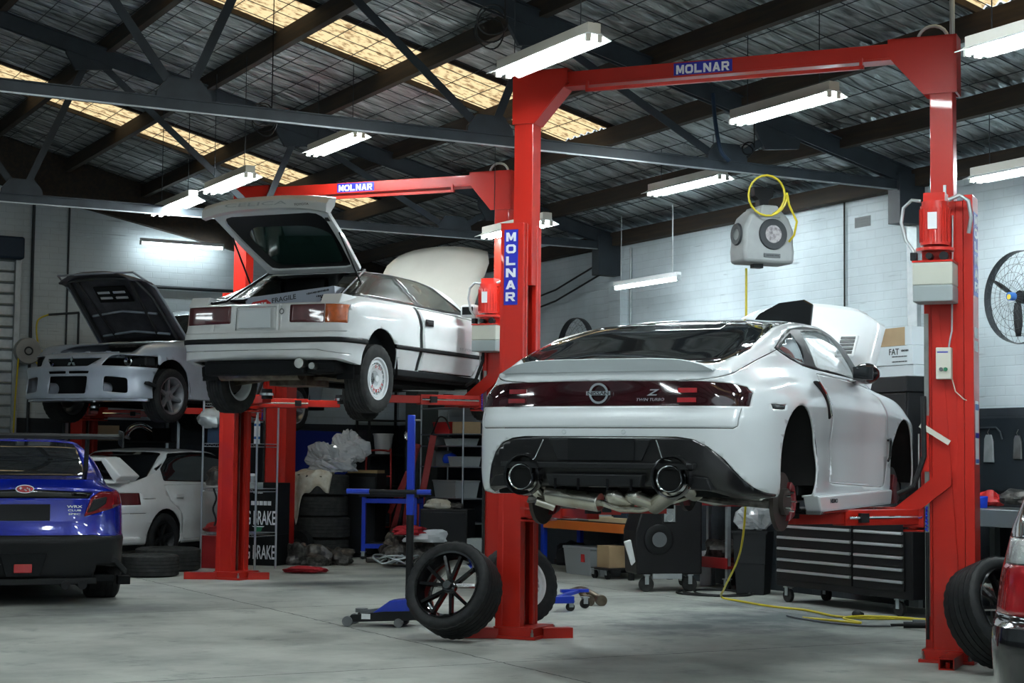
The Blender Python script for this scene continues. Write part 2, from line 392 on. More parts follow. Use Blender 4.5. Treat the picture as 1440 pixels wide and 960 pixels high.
def block(word, w, h, m, parent, o, xd=(1,0,0), up=(0,0,1), d=.002, gap=.16, vert=False, name='lettering'):
    xd = Vector(xd).normalized(); up = Vector(up).normalized(); nn = xd.cross(up); o = Vector(o); n = len(word)
    b = MB(); lw = w/(n+(n-1)*gap)
    for k, ch in enumerate(word):
        x0 = -w/2+k*lw*(1+gap)
        for P in BLOCK[ch]:
            vs = [o+xd*(x0+p[0]*lw)+up*((p[1]-.5)*h)+nn*t for t in (d, 0) for p in P]; q = len(P)
            b.add(vs, [tuple(range(q)), tuple(range(2*q-1, q-1, -1))]+[(i, i+q, (i+1)%q+q, (i+1)%q) for i in range(q)])
    return b.build(name, m, parent)
def dashes(w, h, m, parent, o, xd=(1,0,0), up=(0,0,1), d=.002, n=9, name='fine_print'):
    """a row of small printed marks too small to read"""
    xd = Vector(xd).normalized(); up = Vector(up).normalized(); nn = xd.cross(up); o = Vector(o); b = MB(); M = Matrix((xd, up, nn)).transposed()
    for k in range(n):
        ww = w/n*(.82 if k % 3 else .55); b.box(o+xd*(-w/2+w/n*(k+.5))+nn*d/2, (ww, h*(1 if k % 2 else .8), d), M=M)
    return b.build(name, m, parent)
# ------------------------------------------------------------------ frames
PW = Vector((4.195, 14.787, 0)); BY = 28.45
VA = Vector((-math.sin(R_(BY)), math.cos(R_(BY)), 0)); VB = Vector((VA.y, -VA.x, 0))
def bl(w, s, z=0): return PW + VB*w + VA*s + Vector((0,0,z))
def struct(o, world=False):
    o['kind'] = 'structure'
    if not world: o.location = PW; o.rotation_euler = (0,0,R_(BY))
    return o
# ================================================================== the building
SG = 12.35            # gable wall position along the building
ROOF0 = 4.10          # sheet height above the right wall
def roof_z(w): return ROOF0 + .25*min(-w, 8.6) - .25*max(0, -w-8.6)
S0, S1 = -14.5, SG
f = MB().bb(-17.4, .25, S0-6, SG+.25, -.12, 0).build('floor', 'floor'); struct(f)
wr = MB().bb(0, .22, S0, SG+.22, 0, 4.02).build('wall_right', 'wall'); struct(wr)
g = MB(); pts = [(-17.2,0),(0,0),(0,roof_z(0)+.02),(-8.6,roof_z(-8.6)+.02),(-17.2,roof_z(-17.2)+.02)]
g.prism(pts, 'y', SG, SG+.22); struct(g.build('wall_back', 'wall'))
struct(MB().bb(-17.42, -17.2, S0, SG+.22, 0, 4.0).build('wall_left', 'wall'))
# pilasters
struct(MB().bb(-.10, .0, 5.96, 6.22, 0, 3.42).build('trim_1', 'wall'))
struct(MB().bb(-.05, .0, .93, 1.06, 0, 3.80).build('trim_2', 'galv'))
# dark timber rafter lying against the gable
q = MB().prism([(0,3.70),(0,4.08),(-8.6,6.22),(-8.6,5.45)], 'y', SG-.12, SG-.01); struct(q.build('trim_3', 'timber_dark'))
q = MB().bb(-.12, 0, S0, SG, 3.84, 4.0); struct(q.build('trim_4', 'timber_dark'))
# corrugated sheets ---------------------------------------------------
SKY = [(3.15, 4.12, -1.95), (8.68, 9.72, -1.75), (-2.75, -1.9, -1.95), (-8.3,-7.4,-1.95), (-13.3,-12.5,-1.95)]
def sheet(s0, s1, w0, w1, z0, name, m, pitch=.13, amp=.02, up=True):
    n = max(2, int((s1-s0)/pitch*6)); b = MB(); vs = []; fs = []
    ws = [w0]; 
    if w0 > -8.6 > w1: ws.append(-8.6)
    ws.append(w1)
    for i in range(n+1):
        s = s0+(s1-s0)*i/n; dz = amp*math.cos(2*PI*s/pitch)
        for w in ws: vs.append((w, s, roof_z(w)-ROOF0+z0+dz))
    m_ = len(ws)
    for i in range(n):
        for k in range(m_-1): fs.append((i*m_+k, (i+1)*m_+k, (i+1)*m_+k+1, i*m_+k+1))
    return struct(b.add(vs, fs).build(name, m, smooth=60))
# foil lined roof between the sky light strips
cuts = sorted(SKY); s = S0
n_ = 0
for (a, b_, we) in cuts + [(S1, S1, 0)]:
    if a > s: sheet(s, a, .2, -17.4, ROOF0, 'ceiling', 'foil')
    if b_ > a:
        sheet(a, b_, .2, we, ROOF0, 'ceiling', 'foil')
        sheet(a, b_, we, -8.2, ROOF0+.02, 'ceiling', 'skylight')
        sheet(a, b_, -8.2, -17.4, ROOF0, 'ceiling', 'foil')
        # laps of lining hanging at the strip edges
        q = MB()
        for e in (a, b_): q.beam((we, e, roof_z(we)-.02), (-8.2, e, roof_z(-8.2)-.02), .03, .05)
        struct(q.build('trim_5', 'timber_dark'))
    s = b_
# wire mesh that holds the lining
q = MB()
for k in range(int((S1-S0)/.3)):
    s = S0+.15+k*.3
    q.beam((-.05, s, roof_z(-.05)-.035), (-8.6, s, roof_z(-8.6)-.035), .006, .006)
for k in range(29):
    w = -.2-k*.3
    q.beam((w, S0, roof_z(w)-.04), (w, S1, roof_z(w)-.04), .006, .006)
struct(q.build('ceiling', 'truss_steel'))
# purlins -----------------------------------------------------------------
PUR = [-.92, -2.0, -2.93, -4.02, -5.08, -6.16, -7.25, -8.35, -9.4, -11, -12.6, -14.2, -15.8]
for i, w in enumerate(PUR):
    z = roof_z(w)-.13
    struct(MB().box((w, (S0+S1)/2, z), (.075, S1-S0, .17)).build('trim_%d' % (6+i), 'timber_dark'))
# trusses -----------------------------------------------------------------
def truss(s, full=True):
    t = thing('roof_truss', '', 'roof truss', bl(0, s, 0), BY)
    c = MB(); z0 = 3.84
    def top(w): return 3.80+.25*(-w)
    for side in (-.03, .03):
        c.beam((.1, side, z0+.03), (-8.6, side, top(-8.6)), .012, .15)
    c.beam((.1, 0, z0+.105), (-8.6, 0, top(-8.6)+.075), .13, .012)
    c.beam((-8.6, 0, top(-8.6)), (-17.1, 0, 3.9), .07, .15)
    c.build('top_chord', 'truss_steel', t)
    c = MB(); c.bb(-17.1, .1, -.05, .05, z0+.04, z0+.05).bb(-17.1, .1, -.035, -.025, z0-.04, z0+.05).bb(-17.1, .1, .025, .035, z0-.04, z0+.05)
    c.build('bottom_chord', 'truss_steel', t)
    MB().bb(-17.1, 0, -.052, -.040, z0-.052, z0-.040).build('conduit', 'galv', t)
    bn = [-2.17, -4.48, -7.0, -10.2]; tn = [-1.05, -1.62, -4.08, -6.35, -8.6]
    web = [(tn[1], bn[0]), (tn[2], bn[0]), (tn[2], bn[1]), (tn[3], bn[1]), (tn[3], bn[2]), (tn[4], bn[2])]
    for a, b_ in web:
        MB().beam((a, 0, top(a)), (b_, 0, z0+.02), .012, .068).beam((a, .03, top(a)), (b_, .03, z0+.02), .05, .012).build('web_member', 'truss_steel', t)
    for w in bn[:3]:
        MB().prism([(w-.22,z0-.03),(w+.22,z0-.03),(w+.2,z0+.10),(w+.12,z0+.2),(w-.12,z0+.2),(w-.2,z0+.10)], 'y', -.02, .02).build('gusset_plate', 'truss_steel', t)
    for w in tn[1:4]:
        zt = top(w)
        MB().prism([(w-.25,zt+.12),(w+.25,zt),(w+.22,zt-.14),(w-.15,zt-.18),(w-.25,zt-.02)], 'y', -.02, .02).build('gusset_plate', 'truss_steel', t)
    MB().box((-.13, 0, 3.72), (.34, .16, .46)).build('end_bracket', 'truss_steel', t)
    return t
t = truss(.95); t['label'] = 'dark steel roof truss passing above the white coupe at the right lift'
t = truss(6.2); t['label'] = 'dark steel roof truss further back, ending at the wall above the small hung lamp'
# ---------------------------------------------------------------- fluorescent lights
def light_fit(L=1.25):
    t = thing('fluorescent_light', '', 'ceiling light')
    h = MB().box((0, 0, .055), (.10, L, .07)); h.build('housing', 'fitting_cream', t, bevel=.006)
    r = MB().prism([(-.13,-.012),(-.05,.022),(.05,.022),(.13,-.012),(.13,-.018),(.05,.014),(-.05,.014),(-.13,-.018)], 'y', -L/2, L/2); r.build('reflector', 'reflector_white', t)
    for x in (-.042, .042):
        u = MB().cyl((x, -L/2+.03, -.012), (x, L/2-.03, -.012), .015, 12); u.build('tube', 'tube_light', t, smooth=40)
        for e in (-1, 1): MB().box((x, e*(L/2-.012), -.005), (.036, .022, .055)).build('lamp_holder', 'fitting_cream', t)
    return t
proto = light_fit(); proto['group'] = 'twin tube fluorescent lights under the roof'
LT = [  # (near end world), length dir, label
 ((.46,9.82,3.77), 0, 'twin tube light directly above the top of the near left lift post'),
 ((2.19,11.56,3.83), 0, 'twin tube light under the red crossbeam, left of the right lift post'),
 ((1.90,15.32,3.88), 0, 'twin tube light just left of the hanging grey hose reel'),
 ((-1.31,14.28,4.03), 0, 'twin tube light above the raised hatch, right of the two left ones'),
 ((-2.21,14.18,3.66), 0, 'middle of three twin tube lights above the open hatch'),
 ((-2.81,14.84,3.55), 0, 'leftmost twin tube light, low near the hatch corner'),
 ((.32,15.98,3.54), 0, 'twin tube light mostly hidden behind the near left lift post'),
 ((3.30,8.9,3.74), 0, 'twin tube light cut by the top right corner of the photo'),
 ((4.35,12.7,3.62), 0, 'twin tube light at the right edge beside the galvanised conduit'),
]
for i, (p, _, lab) in enumerate(LT):
    k_ = (1.10,1.08,1.05,1.15,1.15,1.15,1,1,1)[i]; p = Vector((p[0]*k_, p[1]*k_, 1.3+(p[2]-1.3)*k_)); c = p + VA*.62
    if i == 0: o = proto; o.location = c; o.rotation_euler = (0,0,R_(BY)); o['label'] = lab
    else: o = dup(proto, c, BY, lab)
    # suspension
    w = (c-PW).dot(VB); zt = roof_z(w)-.2
    for e in (-.45, .45):
        MB().cyl((0, e, .08), (0, e, zt-c.z), .004, 5).build('hanger', 'truss_steel', o)
# single lamps
def hung(loc, yaw, lab, drop, L=1.25, wall=False):
    t = thing('batten_light', lab, 'lamp', loc, yaw)
    MB().box((0,0,.035), (.06,L,.05)).build('housing', 'reflector_white', t, bevel=.005)
    MB().cyl((0,-L/2+.02,-.012),(0,L/2-.02,-.012), .016, 12).build('tube', 'tube_dim', t, smooth=40)
    for e in (-1,1): MB().box((0,e*(L/2-.008),.0),(.045,.022,.06)).build('lamp_holder', 'galv', t)
    if drop:
        MB().cyl((0,-L/2+.12,.06),(0,-L/2+.12,drop),.008,6).build('drop_rod', 'galv', t)
        MB().cyl((0,L/2-.12,.06),(0,L/2-.12,drop),.004,6).build('drop_rod', 'galv', t)
    return t
hung(Vector((1.73,17.7,3.21))+VA*.62, BY, 'single tube batten lamp hung on a rod in front of the white wall', .78)
hung(bl(-3.50, SG-.30, 4.24), BY+90, 'single tube batten light fixed high on the far end wall', 0, 1.2)
# ================================================================== two post lifts
def lift(loc, label, yaw=-23.5, tall=True, pads=None, cz=.98, unit=True, sign=True, foot=True, group=None, G=3.1):
    t = thing('two_post_lift', label, 'car lift', (loc[0], loc[1], 0), yaw, group)
    H = 3.05 if tall else 2.75
    # left tower: channel open to the right
    b = MB().bb(0, .05, 0, .34, 0, H).bb(0, .19, 0, .05, 0, H).bb(0, .19, .29, .34, 0, H).bb(.15,.19,.05,.09,0,H).bb(.15,.19,.25,.29,0,H)
    lp = b.build('post', 'lift_red', t, bevel=.006)
    MB().bb(.08, .10, .13, .22, .06, H-.1).build('slide_rail', 'lift_dark_red', lp)
    MB().bb(.12, .135, .20, .225, .06, H-.25).build('slide_strip', 'steel', lp)
    if sign:
        s_ = MB().bb(.035, .145, -.004, -.001, 2.44, 3.0); s_.build('sign_plate', 'sign_blue', lp)
        for k, ch in enumerate('MOLNAR'):
            block(ch, .078, .066, 'sign_white', lp, (.09, -.005, 2.945-k*.089))
    # right tower: solid looking from the back, cover strip outside
    b = MB().bb(G+.21, G+.26, 0, .30, 0, H).bb(G+.05, G+.26, 0, .045, 0, H).bb(G+.05, G+.26, .255, .30, 0, H).bb(G, G+.05, .01, .29, 0, H)
    rp = b.build('post', 'lift_red', t, bevel=.006)
    MB().bb(G+.262, G+.325, 0, .24, .3 if tall else .2, H+.04).build('cable_cover', 'lift_red', rp, bevel=.004)
    MB().bb(G+.004, G+.034, -.014, -.001, .3, H-.75).build('slide_strip', 'steel', rp)
    if sign:
        MB().bb(G+.3255, G+.3275, .03, .21, 2.42, 2.98).build('sign_plate', 'sign_blue', rp)
        for k, ch in enumerate('MOLNAR'):
            block(ch, .14, .066, 'sign_white', rp, (G+.328, .12, 2.93-k*.09), xd=(0,1,0))
    # base plates and anchor feet
    for p, x in ((lp, -.03), (rp, G-.04)):
        m = MB().bb(x, x+.36, -.05, .42, 0, .022).bb(x+.02, x+.34, -.03, .36, .02, .085)
        m.build('base_plate', 'lift_red', p, bevel=.004)
        bo = MB()
        for a, c in ((x+.03,-.03),(x+.33,-.03),(x+.33,.39),(x+.03,.39)): bo.cyl((a,c,.02),(a,c,.05),.013,6).cyl((a,c,.05),(a,c,.075),.007,6)
        bo.build('anchor_bolt', 'steel', p)
    def foot_tube(p, q, par):
        d = (Vector(q)-Vector(p)).normalized(); r = Vector((-d.y, d.x, 0))*.045
        m = MB(); 
        for sgn in (-1,1): m.beam(Vector(p)+r*sgn+Vector((0,0,.035)), Vector(q)+r*sgn+Vector((0,0,.035)), .008, .07)
        m.beam(Vector(p)+Vector((0,0,.004)), Vector(q)+Vector((0,0,.004)), .09, .008).beam(Vector(p)+Vector((0,0,.07)), Vector(q)+Vector((0,0,.07)), .098, .008)
        e = Vector(q)-d*.05; m.cyl(e+Vector((0,0,.005)), e+Vector((0,0,.045)), .014, 6)
        m.build('anchor_foot', 'lift_red', par)
    if foot:
        foot_tube((.02,.0,0), (-.30,-.13,0), lp); foot_tube((.30,.15,0), (.47,.30,0), lp); foot_tube((G+.2,.0,0), (G+.2,-.40,0), rp)
    if tall:
        T = 4.22
        for par, x in ((lp, .03), (rp, G+.02)):
            MB().bb(x, x+.155, .17, .325, 2.6, T-.02).build('upper_column', 'lift_red', par, bevel=.006)
        bm_ = MB().bb(.05, G+.15, .20, .30, T-.13, T-.02).bb(.05, G+.15, .17, .33, T-.14, T-.125)
        cb = bm_.build('crossbeam', 'lift_red', t, bevel=.004)
        for e, xs in ((0, [( .02,T),(.46,T-.0),(.46,T-.10),(.19,T-.40),(.02,T-.40)]), (1, [(G+.20,T),(G-.26,T),(G-.26,T-.12),(G-.02,T-.40),(G+.20,T-.40)])):
            for y in (.155, .325): MB().prism(xs, 'y', y, y+.012).build('corner_gusset', 'lift_red', cb)
            if e == 0: MB().prism([(.02,T),(.46,T),(.46,T-.012),(.02,T-.012)], 'y', .155, .335).beam((.46,.245,T-.10),(.19,.245,T-.40),.17,.012).build('gusset_cap', 'lift_red', cb)
            else: MB().bb(G+.19,G+.205,.155,.335,T-.40,T).bb(G-.26,G+.2,.155,.335,T-.012,T).build('gusset_cap', 'lift_red', cb)
        MB().bb(.62, G-.42, .12, .15, T-.20, T-.175).bb(G-.45,G-.43,.12,.15,T-.20,T-.12).bb(.62,.64,.12,.15,T-.2,T-.12).build('cut_off_bar', 'lift_red', t)
        MB().bb(1.28, 1.72, .196, .199, T-.125, T-.03).build('sign_plate', 'sign_blue', cb)
        block('MOLNAR', .40, .066, 'sign_white', cb, (1.50, .195, T-.078))
        MB().tube([(G+.03+.1*math.cos(a), .25, T+.0+.09*math.sin(a)) for a in np.linspace(0, PI, 10)], .012).build('hose_loop', 'galv', t)
    # carriages and arms
    for side, xc, par in ((0, .17, lp), (1, G+.02, rp)):
        sg = 1 if side == 0 else -1
        m = MB().bb(xc-.05, xc+.05, .04, .30, cz-.12, cz+.62).bb(xc+sg*.02, xc+sg*.16, -.02, .36, cz-.12, cz+.04).bb(xc+sg*.02, xc+sg*.16, -.02, .36, cz-.15, cz-.135)
        car = m.build('carriage', 'lift_red', t, bevel=.006)
        if side == 1:
            MB().bb(G-.0, G+.035, -.03, 0, cz+.25, cz+.62).build('guide_block', 'motor_red', car)
            MB().beam((G-.02,-.035,cz+.56),(G+.17,-.035,cz+.44),.006,.035).build('lock_lever', 'beige_plastic', car)
            MB().tube([(G-.03,-.03,cz+.5),(G-.03,-.03,cz+.1)], .006).build('lock_cable', 'steel', car)
            MB().prism([(G-.2,cz+.0),(G-.02,cz+.0),(G+.18,cz+.16),(G+.18,cz+.26),(G+.12,cz+.26)], 'y', -.04, -.02).build('gusset_plate', 'lift_red', car)
            MB().tube([(G+.0,-.03,cz+.75),(G+.005,-.04,cz+.35),(G-.06,-.07,cz+.15),(G-.16,-.07,cz+.10)], .018).build('rubber_guard', 'rubber', car)
            MB().tube([(G+.02,-.02,cz-.15),(G+.02,-.02,.15)], .012).build('lower_cable', 'rubber', car)
        for (px, py) in pads[side]:
            piv = Vector((xc+sg*.10, .02 if py < 0 else .30, cz-.05)); e = Vector((px, py, cz-.05)); d = (e-piv); L = d.length; d.normalize()
            a = MB().beam(piv, piv+d*L*.62, .12, .10).cyl(piv+Vector((0,0,-.08)), piv+Vector((0,0,.08)), .035, 12)
            arm = a.build('arm', 'lift_red', t, bevel=.005)
            MB().beam(piv+d*L*.5, e, .09, .075).build('inner_arm', 'lift_red', arm, bevel=.004)
            MB().cyl(e-Vector((0,0,.0)), e+Vector((0,0,.10)), .055, 16).build('lifting_pad', 'rubber', arm)
            MB().cyl(e+Vector((0,0,.035)), e+Vector((0,0,.06)), .07, 16).build('pad_ring', 'chrome', arm)
            side_v = Vector((d.y, -d.x, 0)) * (1 if d.x < 0 or True else -1)
            off = side_v*.09
            if off.y > 0: off = -off
            MB().tube([piv+off+d*.02, piv+off+d*L*.62], .010).build('arm_rod', 'chrome', arm)
            MB().box(piv+off+d*L*.5, (.07,.03,.06), rz=math.degrees(math.atan2(d.y,d.x))).build('rod_bracket', 'satin_black', arm)
            if side == 1 and py < 0: MB().tube([piv+off*1.3+Vector((.008*math.cos(a*3), .008*math.sin(a*3), -.09+.012*a)) for a in range(14)], .007, 6).build('lock_spring', 'blue_plastic', arm)
    if unit:
        x = G+.10
        pu = MB().cyl((x,-.13,2.74),(x,-.13,3.0),.095,24).cyl((x,-.13,3.0),(x,-.13,3.03),.085,24).cyl((x,-.13,2.70),(x,-.13,2.72),.125,24).bb(x-.08,x+.08,-.16,0,2.62,2.70).bb(x-.07,x+.07,-.16,-.02,3.02,3.09)
        for k in range(20):
            a = 2*PI*k/20; pu.box((x+.098*math.cos(a), -.13+.098*math.sin(a), 2.87), (.006,.006,.22))
        m = pu.build('power_unit', 'motor_red', t, smooth=40)
        MB().bb(x-.03, x+.03, -.232, -.229, 2.84, 2.95).build('rating_label', 'label_white', m)
        MB().cyl((x-.02,-.17,2.66),(x-.02,-.25,2.66),.022,10).cyl((x+.07,-.17,2.66),(x+.07,-.22,2.66),.03,10).bb(x-.15,x-.11,-.2,-.14,2.64,2.69).build('valve', 'satin_black', m)
        tk = MB().bb(x-.13, x+.13, -.24, -.01, 2.47, 2.62); tank = tk.build('oil_tank', 'tank_plastic', t, bevel=.008)
        MB().bb(x-.13, x+.13, -.24, -.01, 2.36, 2.47).build('oil_level', 'tank_oil', tank, bevel=.008)
        MB().bb(x-.132, x+.132, -.242, -.01, 2.62, 2.632).build('tank_lid', 'motor_red', tank)
        MB().tube([(x-.09,-.13,3.04),(x-.15,-.13,3.05),(x-.205,-.13,3.0),(x-.22,-.13,2.9),(x-.19,-.14,2.78),(x-.14,-.15,2.71),(x-.13,-.16,2.67)], .012).build('hydraulic_hose', 'galv', m, smooth=50)
        MB().tube([(x+.09,-.13,3.04),(x+.16,-.12,3.07),(x+.215,-.11,3.03),(x+.23,-.10,2.92),(x+.21,-.08,2.82)], .014).build('hydraulic_hose', 'galv', m, smooth=50)
    return t
padN = {0: [(1.10,-.92),(1.10,.62)], 1: [(2.43,-.92),(2.43,.62)]}
L1 = lift((-.095, 12.6), 'red two-post lift in front, holding up the white coupe with the black rear window', pads=padN, cz=1.0, unit=True)
# control box, stickers, conduit on the right post
cbx = MB().bb(3.19, 3.29, -.07, -.004, 1.86, 2.07); cb_ = cbx.build('switch_box', 'beige_plastic', L1, bevel=.005)
MB().cyl((3.225,-.07,1.925),(3.225,-.082,1.925),.013,12).build('stop_button', 'castor_grey', cb_)
MB().cyl((3.255,-.07,1.925),(3.255,-.082,1.925),.013,12).build('start_button', 'banner_green', cb_)
MB().bb(3.20,3.27,-.0715,-.070,2.035,2.042).build('blue_line', 'sign_blue', cb_)
MB().tube([(3.27,-.035,2.07),(3.28,-.035,2.13),(3.29,-.03,2.18),(3.295,-.03,2.5),(3.30,-.03,2.95)], .006).build('wiring', 'galv', L1)
MB().tube([(3.29,-.03,1.86),(3.31,-.03,1.78),(3.36,-.01,1.73),(3.425,.04,1.70)], .004).build('wiring', 'beige_plastic', L1)
for (z0, z1, mm) in ((1.30,1.72,'label_white'),(1.475,1.51,'sign_blue'),(1.31,1.335,'fan_blue'),(1.66,1.70,'fan_blue'),(2.05,2.12,'label_white'),(2.14,2.21,'label_white')):
    MB().bb(3.4255+(0 if mm == 'label_white' else .001), 3.427+(0 if mm == 'label_white' else .001), .05, .19, z0, z1).build('sticker', mm, L1)
MB().cyl((3.245,.0,3.02),(3.245,.0,3.16),.011,8).tube([(3.245,.36,3.0),(3.245,.36,4.9)], .018).build('conduit', 'galv', L1)
padC = {0: [(1.05,-.75),(1.05,.75)], 1: [(2.35,-.75),(2.35,.75)]}
L2 = lift((-3.12, 18.25), 'red two-post lift holding up the white hatchback with its hatch open', pads=padC, cz=1.93, unit=True)
padE = {0: [(.95,-.75),(.95,.75)], 1: [(2.25,-.75),(2.25,.75)]}
L3 = lift((-5.78, 22.40), 'red lift at the back left, under the silver sedan with its bonnet up', tall=False, pads=padE, cz=1.90, unit=False, sign=False, G=2.95)
# ================================================================== wheels
def tyre_mb(R=.335, r=.245, w=.245, n=90, blocks=True):
    h = w/2
    prof = [(-h*.80, r-.004), (-h*.93, r+.006), (-h, r+(R-r)*.35), (-h*.99, r+(R-r)*.62), (-h*.93, R-.022), (-h*.84, R-.008)]
    g = .009
    edges = [-.84, -.52, -.47, -.18, -.13, .13, .18, .47, .52, .84]
    for i in range(0, len(edges)-1, 2):
        a, b = edges[i]*h, edges[i+1]*h
        prof += [(a, R-.002*abs(a/h)), (b, R-.002*abs(b/h))]
        if i+2 < len(edges): prof += [(b+.001, R-g), (edges[i+2]*h-.001, R-g)]
    prof += [(-a, q) for a, q in reversed(prof[:6])]
    lim = {5, 6, len(prof)-7, len(prof)-6}
    def rf(i, k, q): return q-.006 if blocks and k % 3 == 0 and i in lim else q
    return MB().lathe(prof, n, 'x', rf=rf)
def rim_mb(r=.245, w=.235, out=1):
    h = w/2
    return MB().lathe([(out*h, r+.004), (out*h*.97, r-.010), (out*h*.75, r-.022), (out*h*.5, r-.045), (-out*h*.2, r-.05), (-out*h*.85, r-.028), (-out*h*.97, r-.010), (-out*h, r+.004)], 64, 'x')
def spokes(style, r, out=1, w=.235):
    """spokes, hub for outside face at +x*out"""
    b = MB(); face = out*w*.40; ri = r-.022
    def bar(a, r0, r1, w0, w1, x0, x1, th, a2=None):
        a2 = a if a2 is None else a2
        p = [];
        for (aa, rr, ww, xx) in ((a, r0, w0, x0), (a2, r1, w1, x1)):
            c, s = math.cos(aa), math.sin(aa); tx, ty = -s, c
            for sg in (-1, 1):
                p.append((xx, rr*c+sg*ww*tx, rr*s+sg*ww*ty)); p.append((xx-out*th, rr*c+sg*ww*1.1*tx, rr*s+sg*ww*1.1*ty))
        # p: [in- top, in- bot, in+ top, in+ bot, out- top, out- bot, out+ top, out+ bot]
        b.add(p, [(0,2,6,4),(1,5,7,3),(0,4,5,1),(2,3,7,6),(0,1,3,2),(4,6,7,5)])
    if style == 'twin':      # five pairs of slim blades
        for k in range(5):
            a = 2*PI*k/5+PI/2
            for d in (-.19, .19):
                bar(a+d*.55, .045, ri, .0135, .0105, face-out*.02, face+out*.012, .035, a+d*1.55)
        b.lathe([(face-out*.06, .0), (face-out*.06, .052), (face-out*.02, .054), (face-out*.012, .04), (face-out*.012, 0)], 24, 'x')
    elif style == 'turbine':
        for k in range(20): bar(2*PI*k/20, .128, ri-.004, .0060, .0075, face-out*.012, face, .03)
        b.lathe([(face-out*.05, .0), (face-out*.05, .128), (face-out*.012, .132), (face-out*.004, .124), (face-out*.018, .075), (face-out*.05, .055), (face-out*.05, 0)], 44, 'x')
        b.lathe([(face, ri-.022), (face, ri), (face-out*.03, ri), (face-out*.03, ri-.022)], 44, 'x', closed=True)
    elif style == 'six':
        for k in range(6):
            a = 2*PI*k/6+.3; bar(a, .04, ri, .026, .019, face-out*.03, face+out*.004, .04)
            bar(a, .04, ri, .012, .007, face-out*.024, face+out*.009, .01)
        b.lathe([(face-out*.08, 0), (face-out*.08, .07), (face-out*.03, .072), (face-out*.022, .05), (face-out*.03, 0)], 24, 'x')
    elif style == 'five':
        for k in range(5): bar(2*PI*k/5+.2, .03, ri, .03, .022, face-out*.03, face, .05)
        b.lathe([(face-out*.06, 0), (face-out*.06, .06), (face-out*.02, .06), (face-out*.015, 0)], 20, 'x')
    return b
def wheel(parent, c, R, r, w, style, rimm, out, tyre='rubber', name='wheel', disc=True, capm=None):
    """a wheel as a part of a car: tyre mesh with rim and disc as sub-parts"""
    b = tyre_mb(R, r, w); M = Matrix.Translation(c); b.xf(M); t = b.build(name, tyre, parent, smooth=40)
    q = rim_mb(r, w*.95, out); q.xf(M); q.build('rim', rimm, t, smooth=40)
    q = spokes(style, r, out, w*.95); q.xf(M); q.build('spokes', rimm, t, smooth=35)
    q = MB().cyl((out*w*.38,0,0), (out*w*.42,0,0), .03, 20); q.xf(M); q.build('centre_cap', capm or rimm, t, smooth=40)
    if style == 'turbine':
        q = MB().cyl((out*.0,0,0), (out*.01,0,0), r*.86, 40); q.xf(M); q.build('gap_shade_disc', 'matt_black', t)  # dark disc added to stand for the shade between the spokes
    if disc:
        q = MB().cyl((-out*.01,0,0), (-out*.035,0,0), r*.62, 32); q.xf(M); q.build('brake_disc', 'brake_disc', t, smooth=40)
    return t
def loose_wheel(label, loc, M3, R, r, w, style, rimm, out=1, group=None, cap='chrome', name='alloy_wheel', cat='wheel', tyre='rubber'):
    t = bpy.data.objects.new(name, None); COL.objects.link(t); t.location = loc; t['label'] = label; t['category'] = cat
    if group: t['group'] = group
    def X(b): return b.xf(M3.to_4x4())
    X(tyre_mb(R, r, w)).build('tyre', tyre, t, smooth=40)
    X(rim_mb(r, w*.95, out)).build('rim', rimm, t, smooth=40)
    X(spokes(style, r, out, w*.95)).build('spokes', rimm, t, smooth=35)
    if style == 'turbine': X(MB().cyl((out*.0,0,0), (out*.01,0,0), r*.86, 40)).build('gap_shade_disc', 'matt_black', t)  # added dark disc, makes the spoke gaps look shaded
    X(MB().cyl((out*w*.38,0,0), (out*w*.44,0,0), .03, 20)).build('centre_cap', cap, t, smooth=40)
    return t
# ================================================================== car bodies
def K(d):
    if not isinstance(d, dict): return np.full(15, float(d))
    ks = sorted(d); return np.interp(range(15), ks, [d[k] for k in ks])
def pch(P, seg):
    """P (m,3) with mirrored/extended ends already -> samples between P[1]..P[-2]"""
    h = np.linalg.norm(np.diff(P, axis=0), axis=1); h = np.maximum(h, 1e-5)
    D = np.diff(P, axis=0)/h[:, None]
    m = np.zeros_like(P)
    for i in range(1, len(P)-1):
        a, b = D[i-1], D[i]; w1, w2 = 2*h[i]+h[i-1], h[i]+2*h[i-1]
        ok = a*b > 0
        with np.errstate(divide='ignore', invalid='ignore'): q = (w1+w2)/(w1/a+w2/b)
        m[i] = np.where(ok, q, 0)
    out = []
    n = len(P)
    for i in range(1, n-2):
        k = seg[i-1]
        for j in range(k):
            t = j/k; h_ = h[i]
            out.append((2*t**3-3*t**2+1)*P[i]+(t**3-2*t**2+t)*h_*m[i]+(-2*t**3+3*t**2)*P[i+1]+(t**3-t**2)*h_*m[i+1])
    out.append(P[n-2]); return np.array(out)
MIR = np.array([-1,1,1])
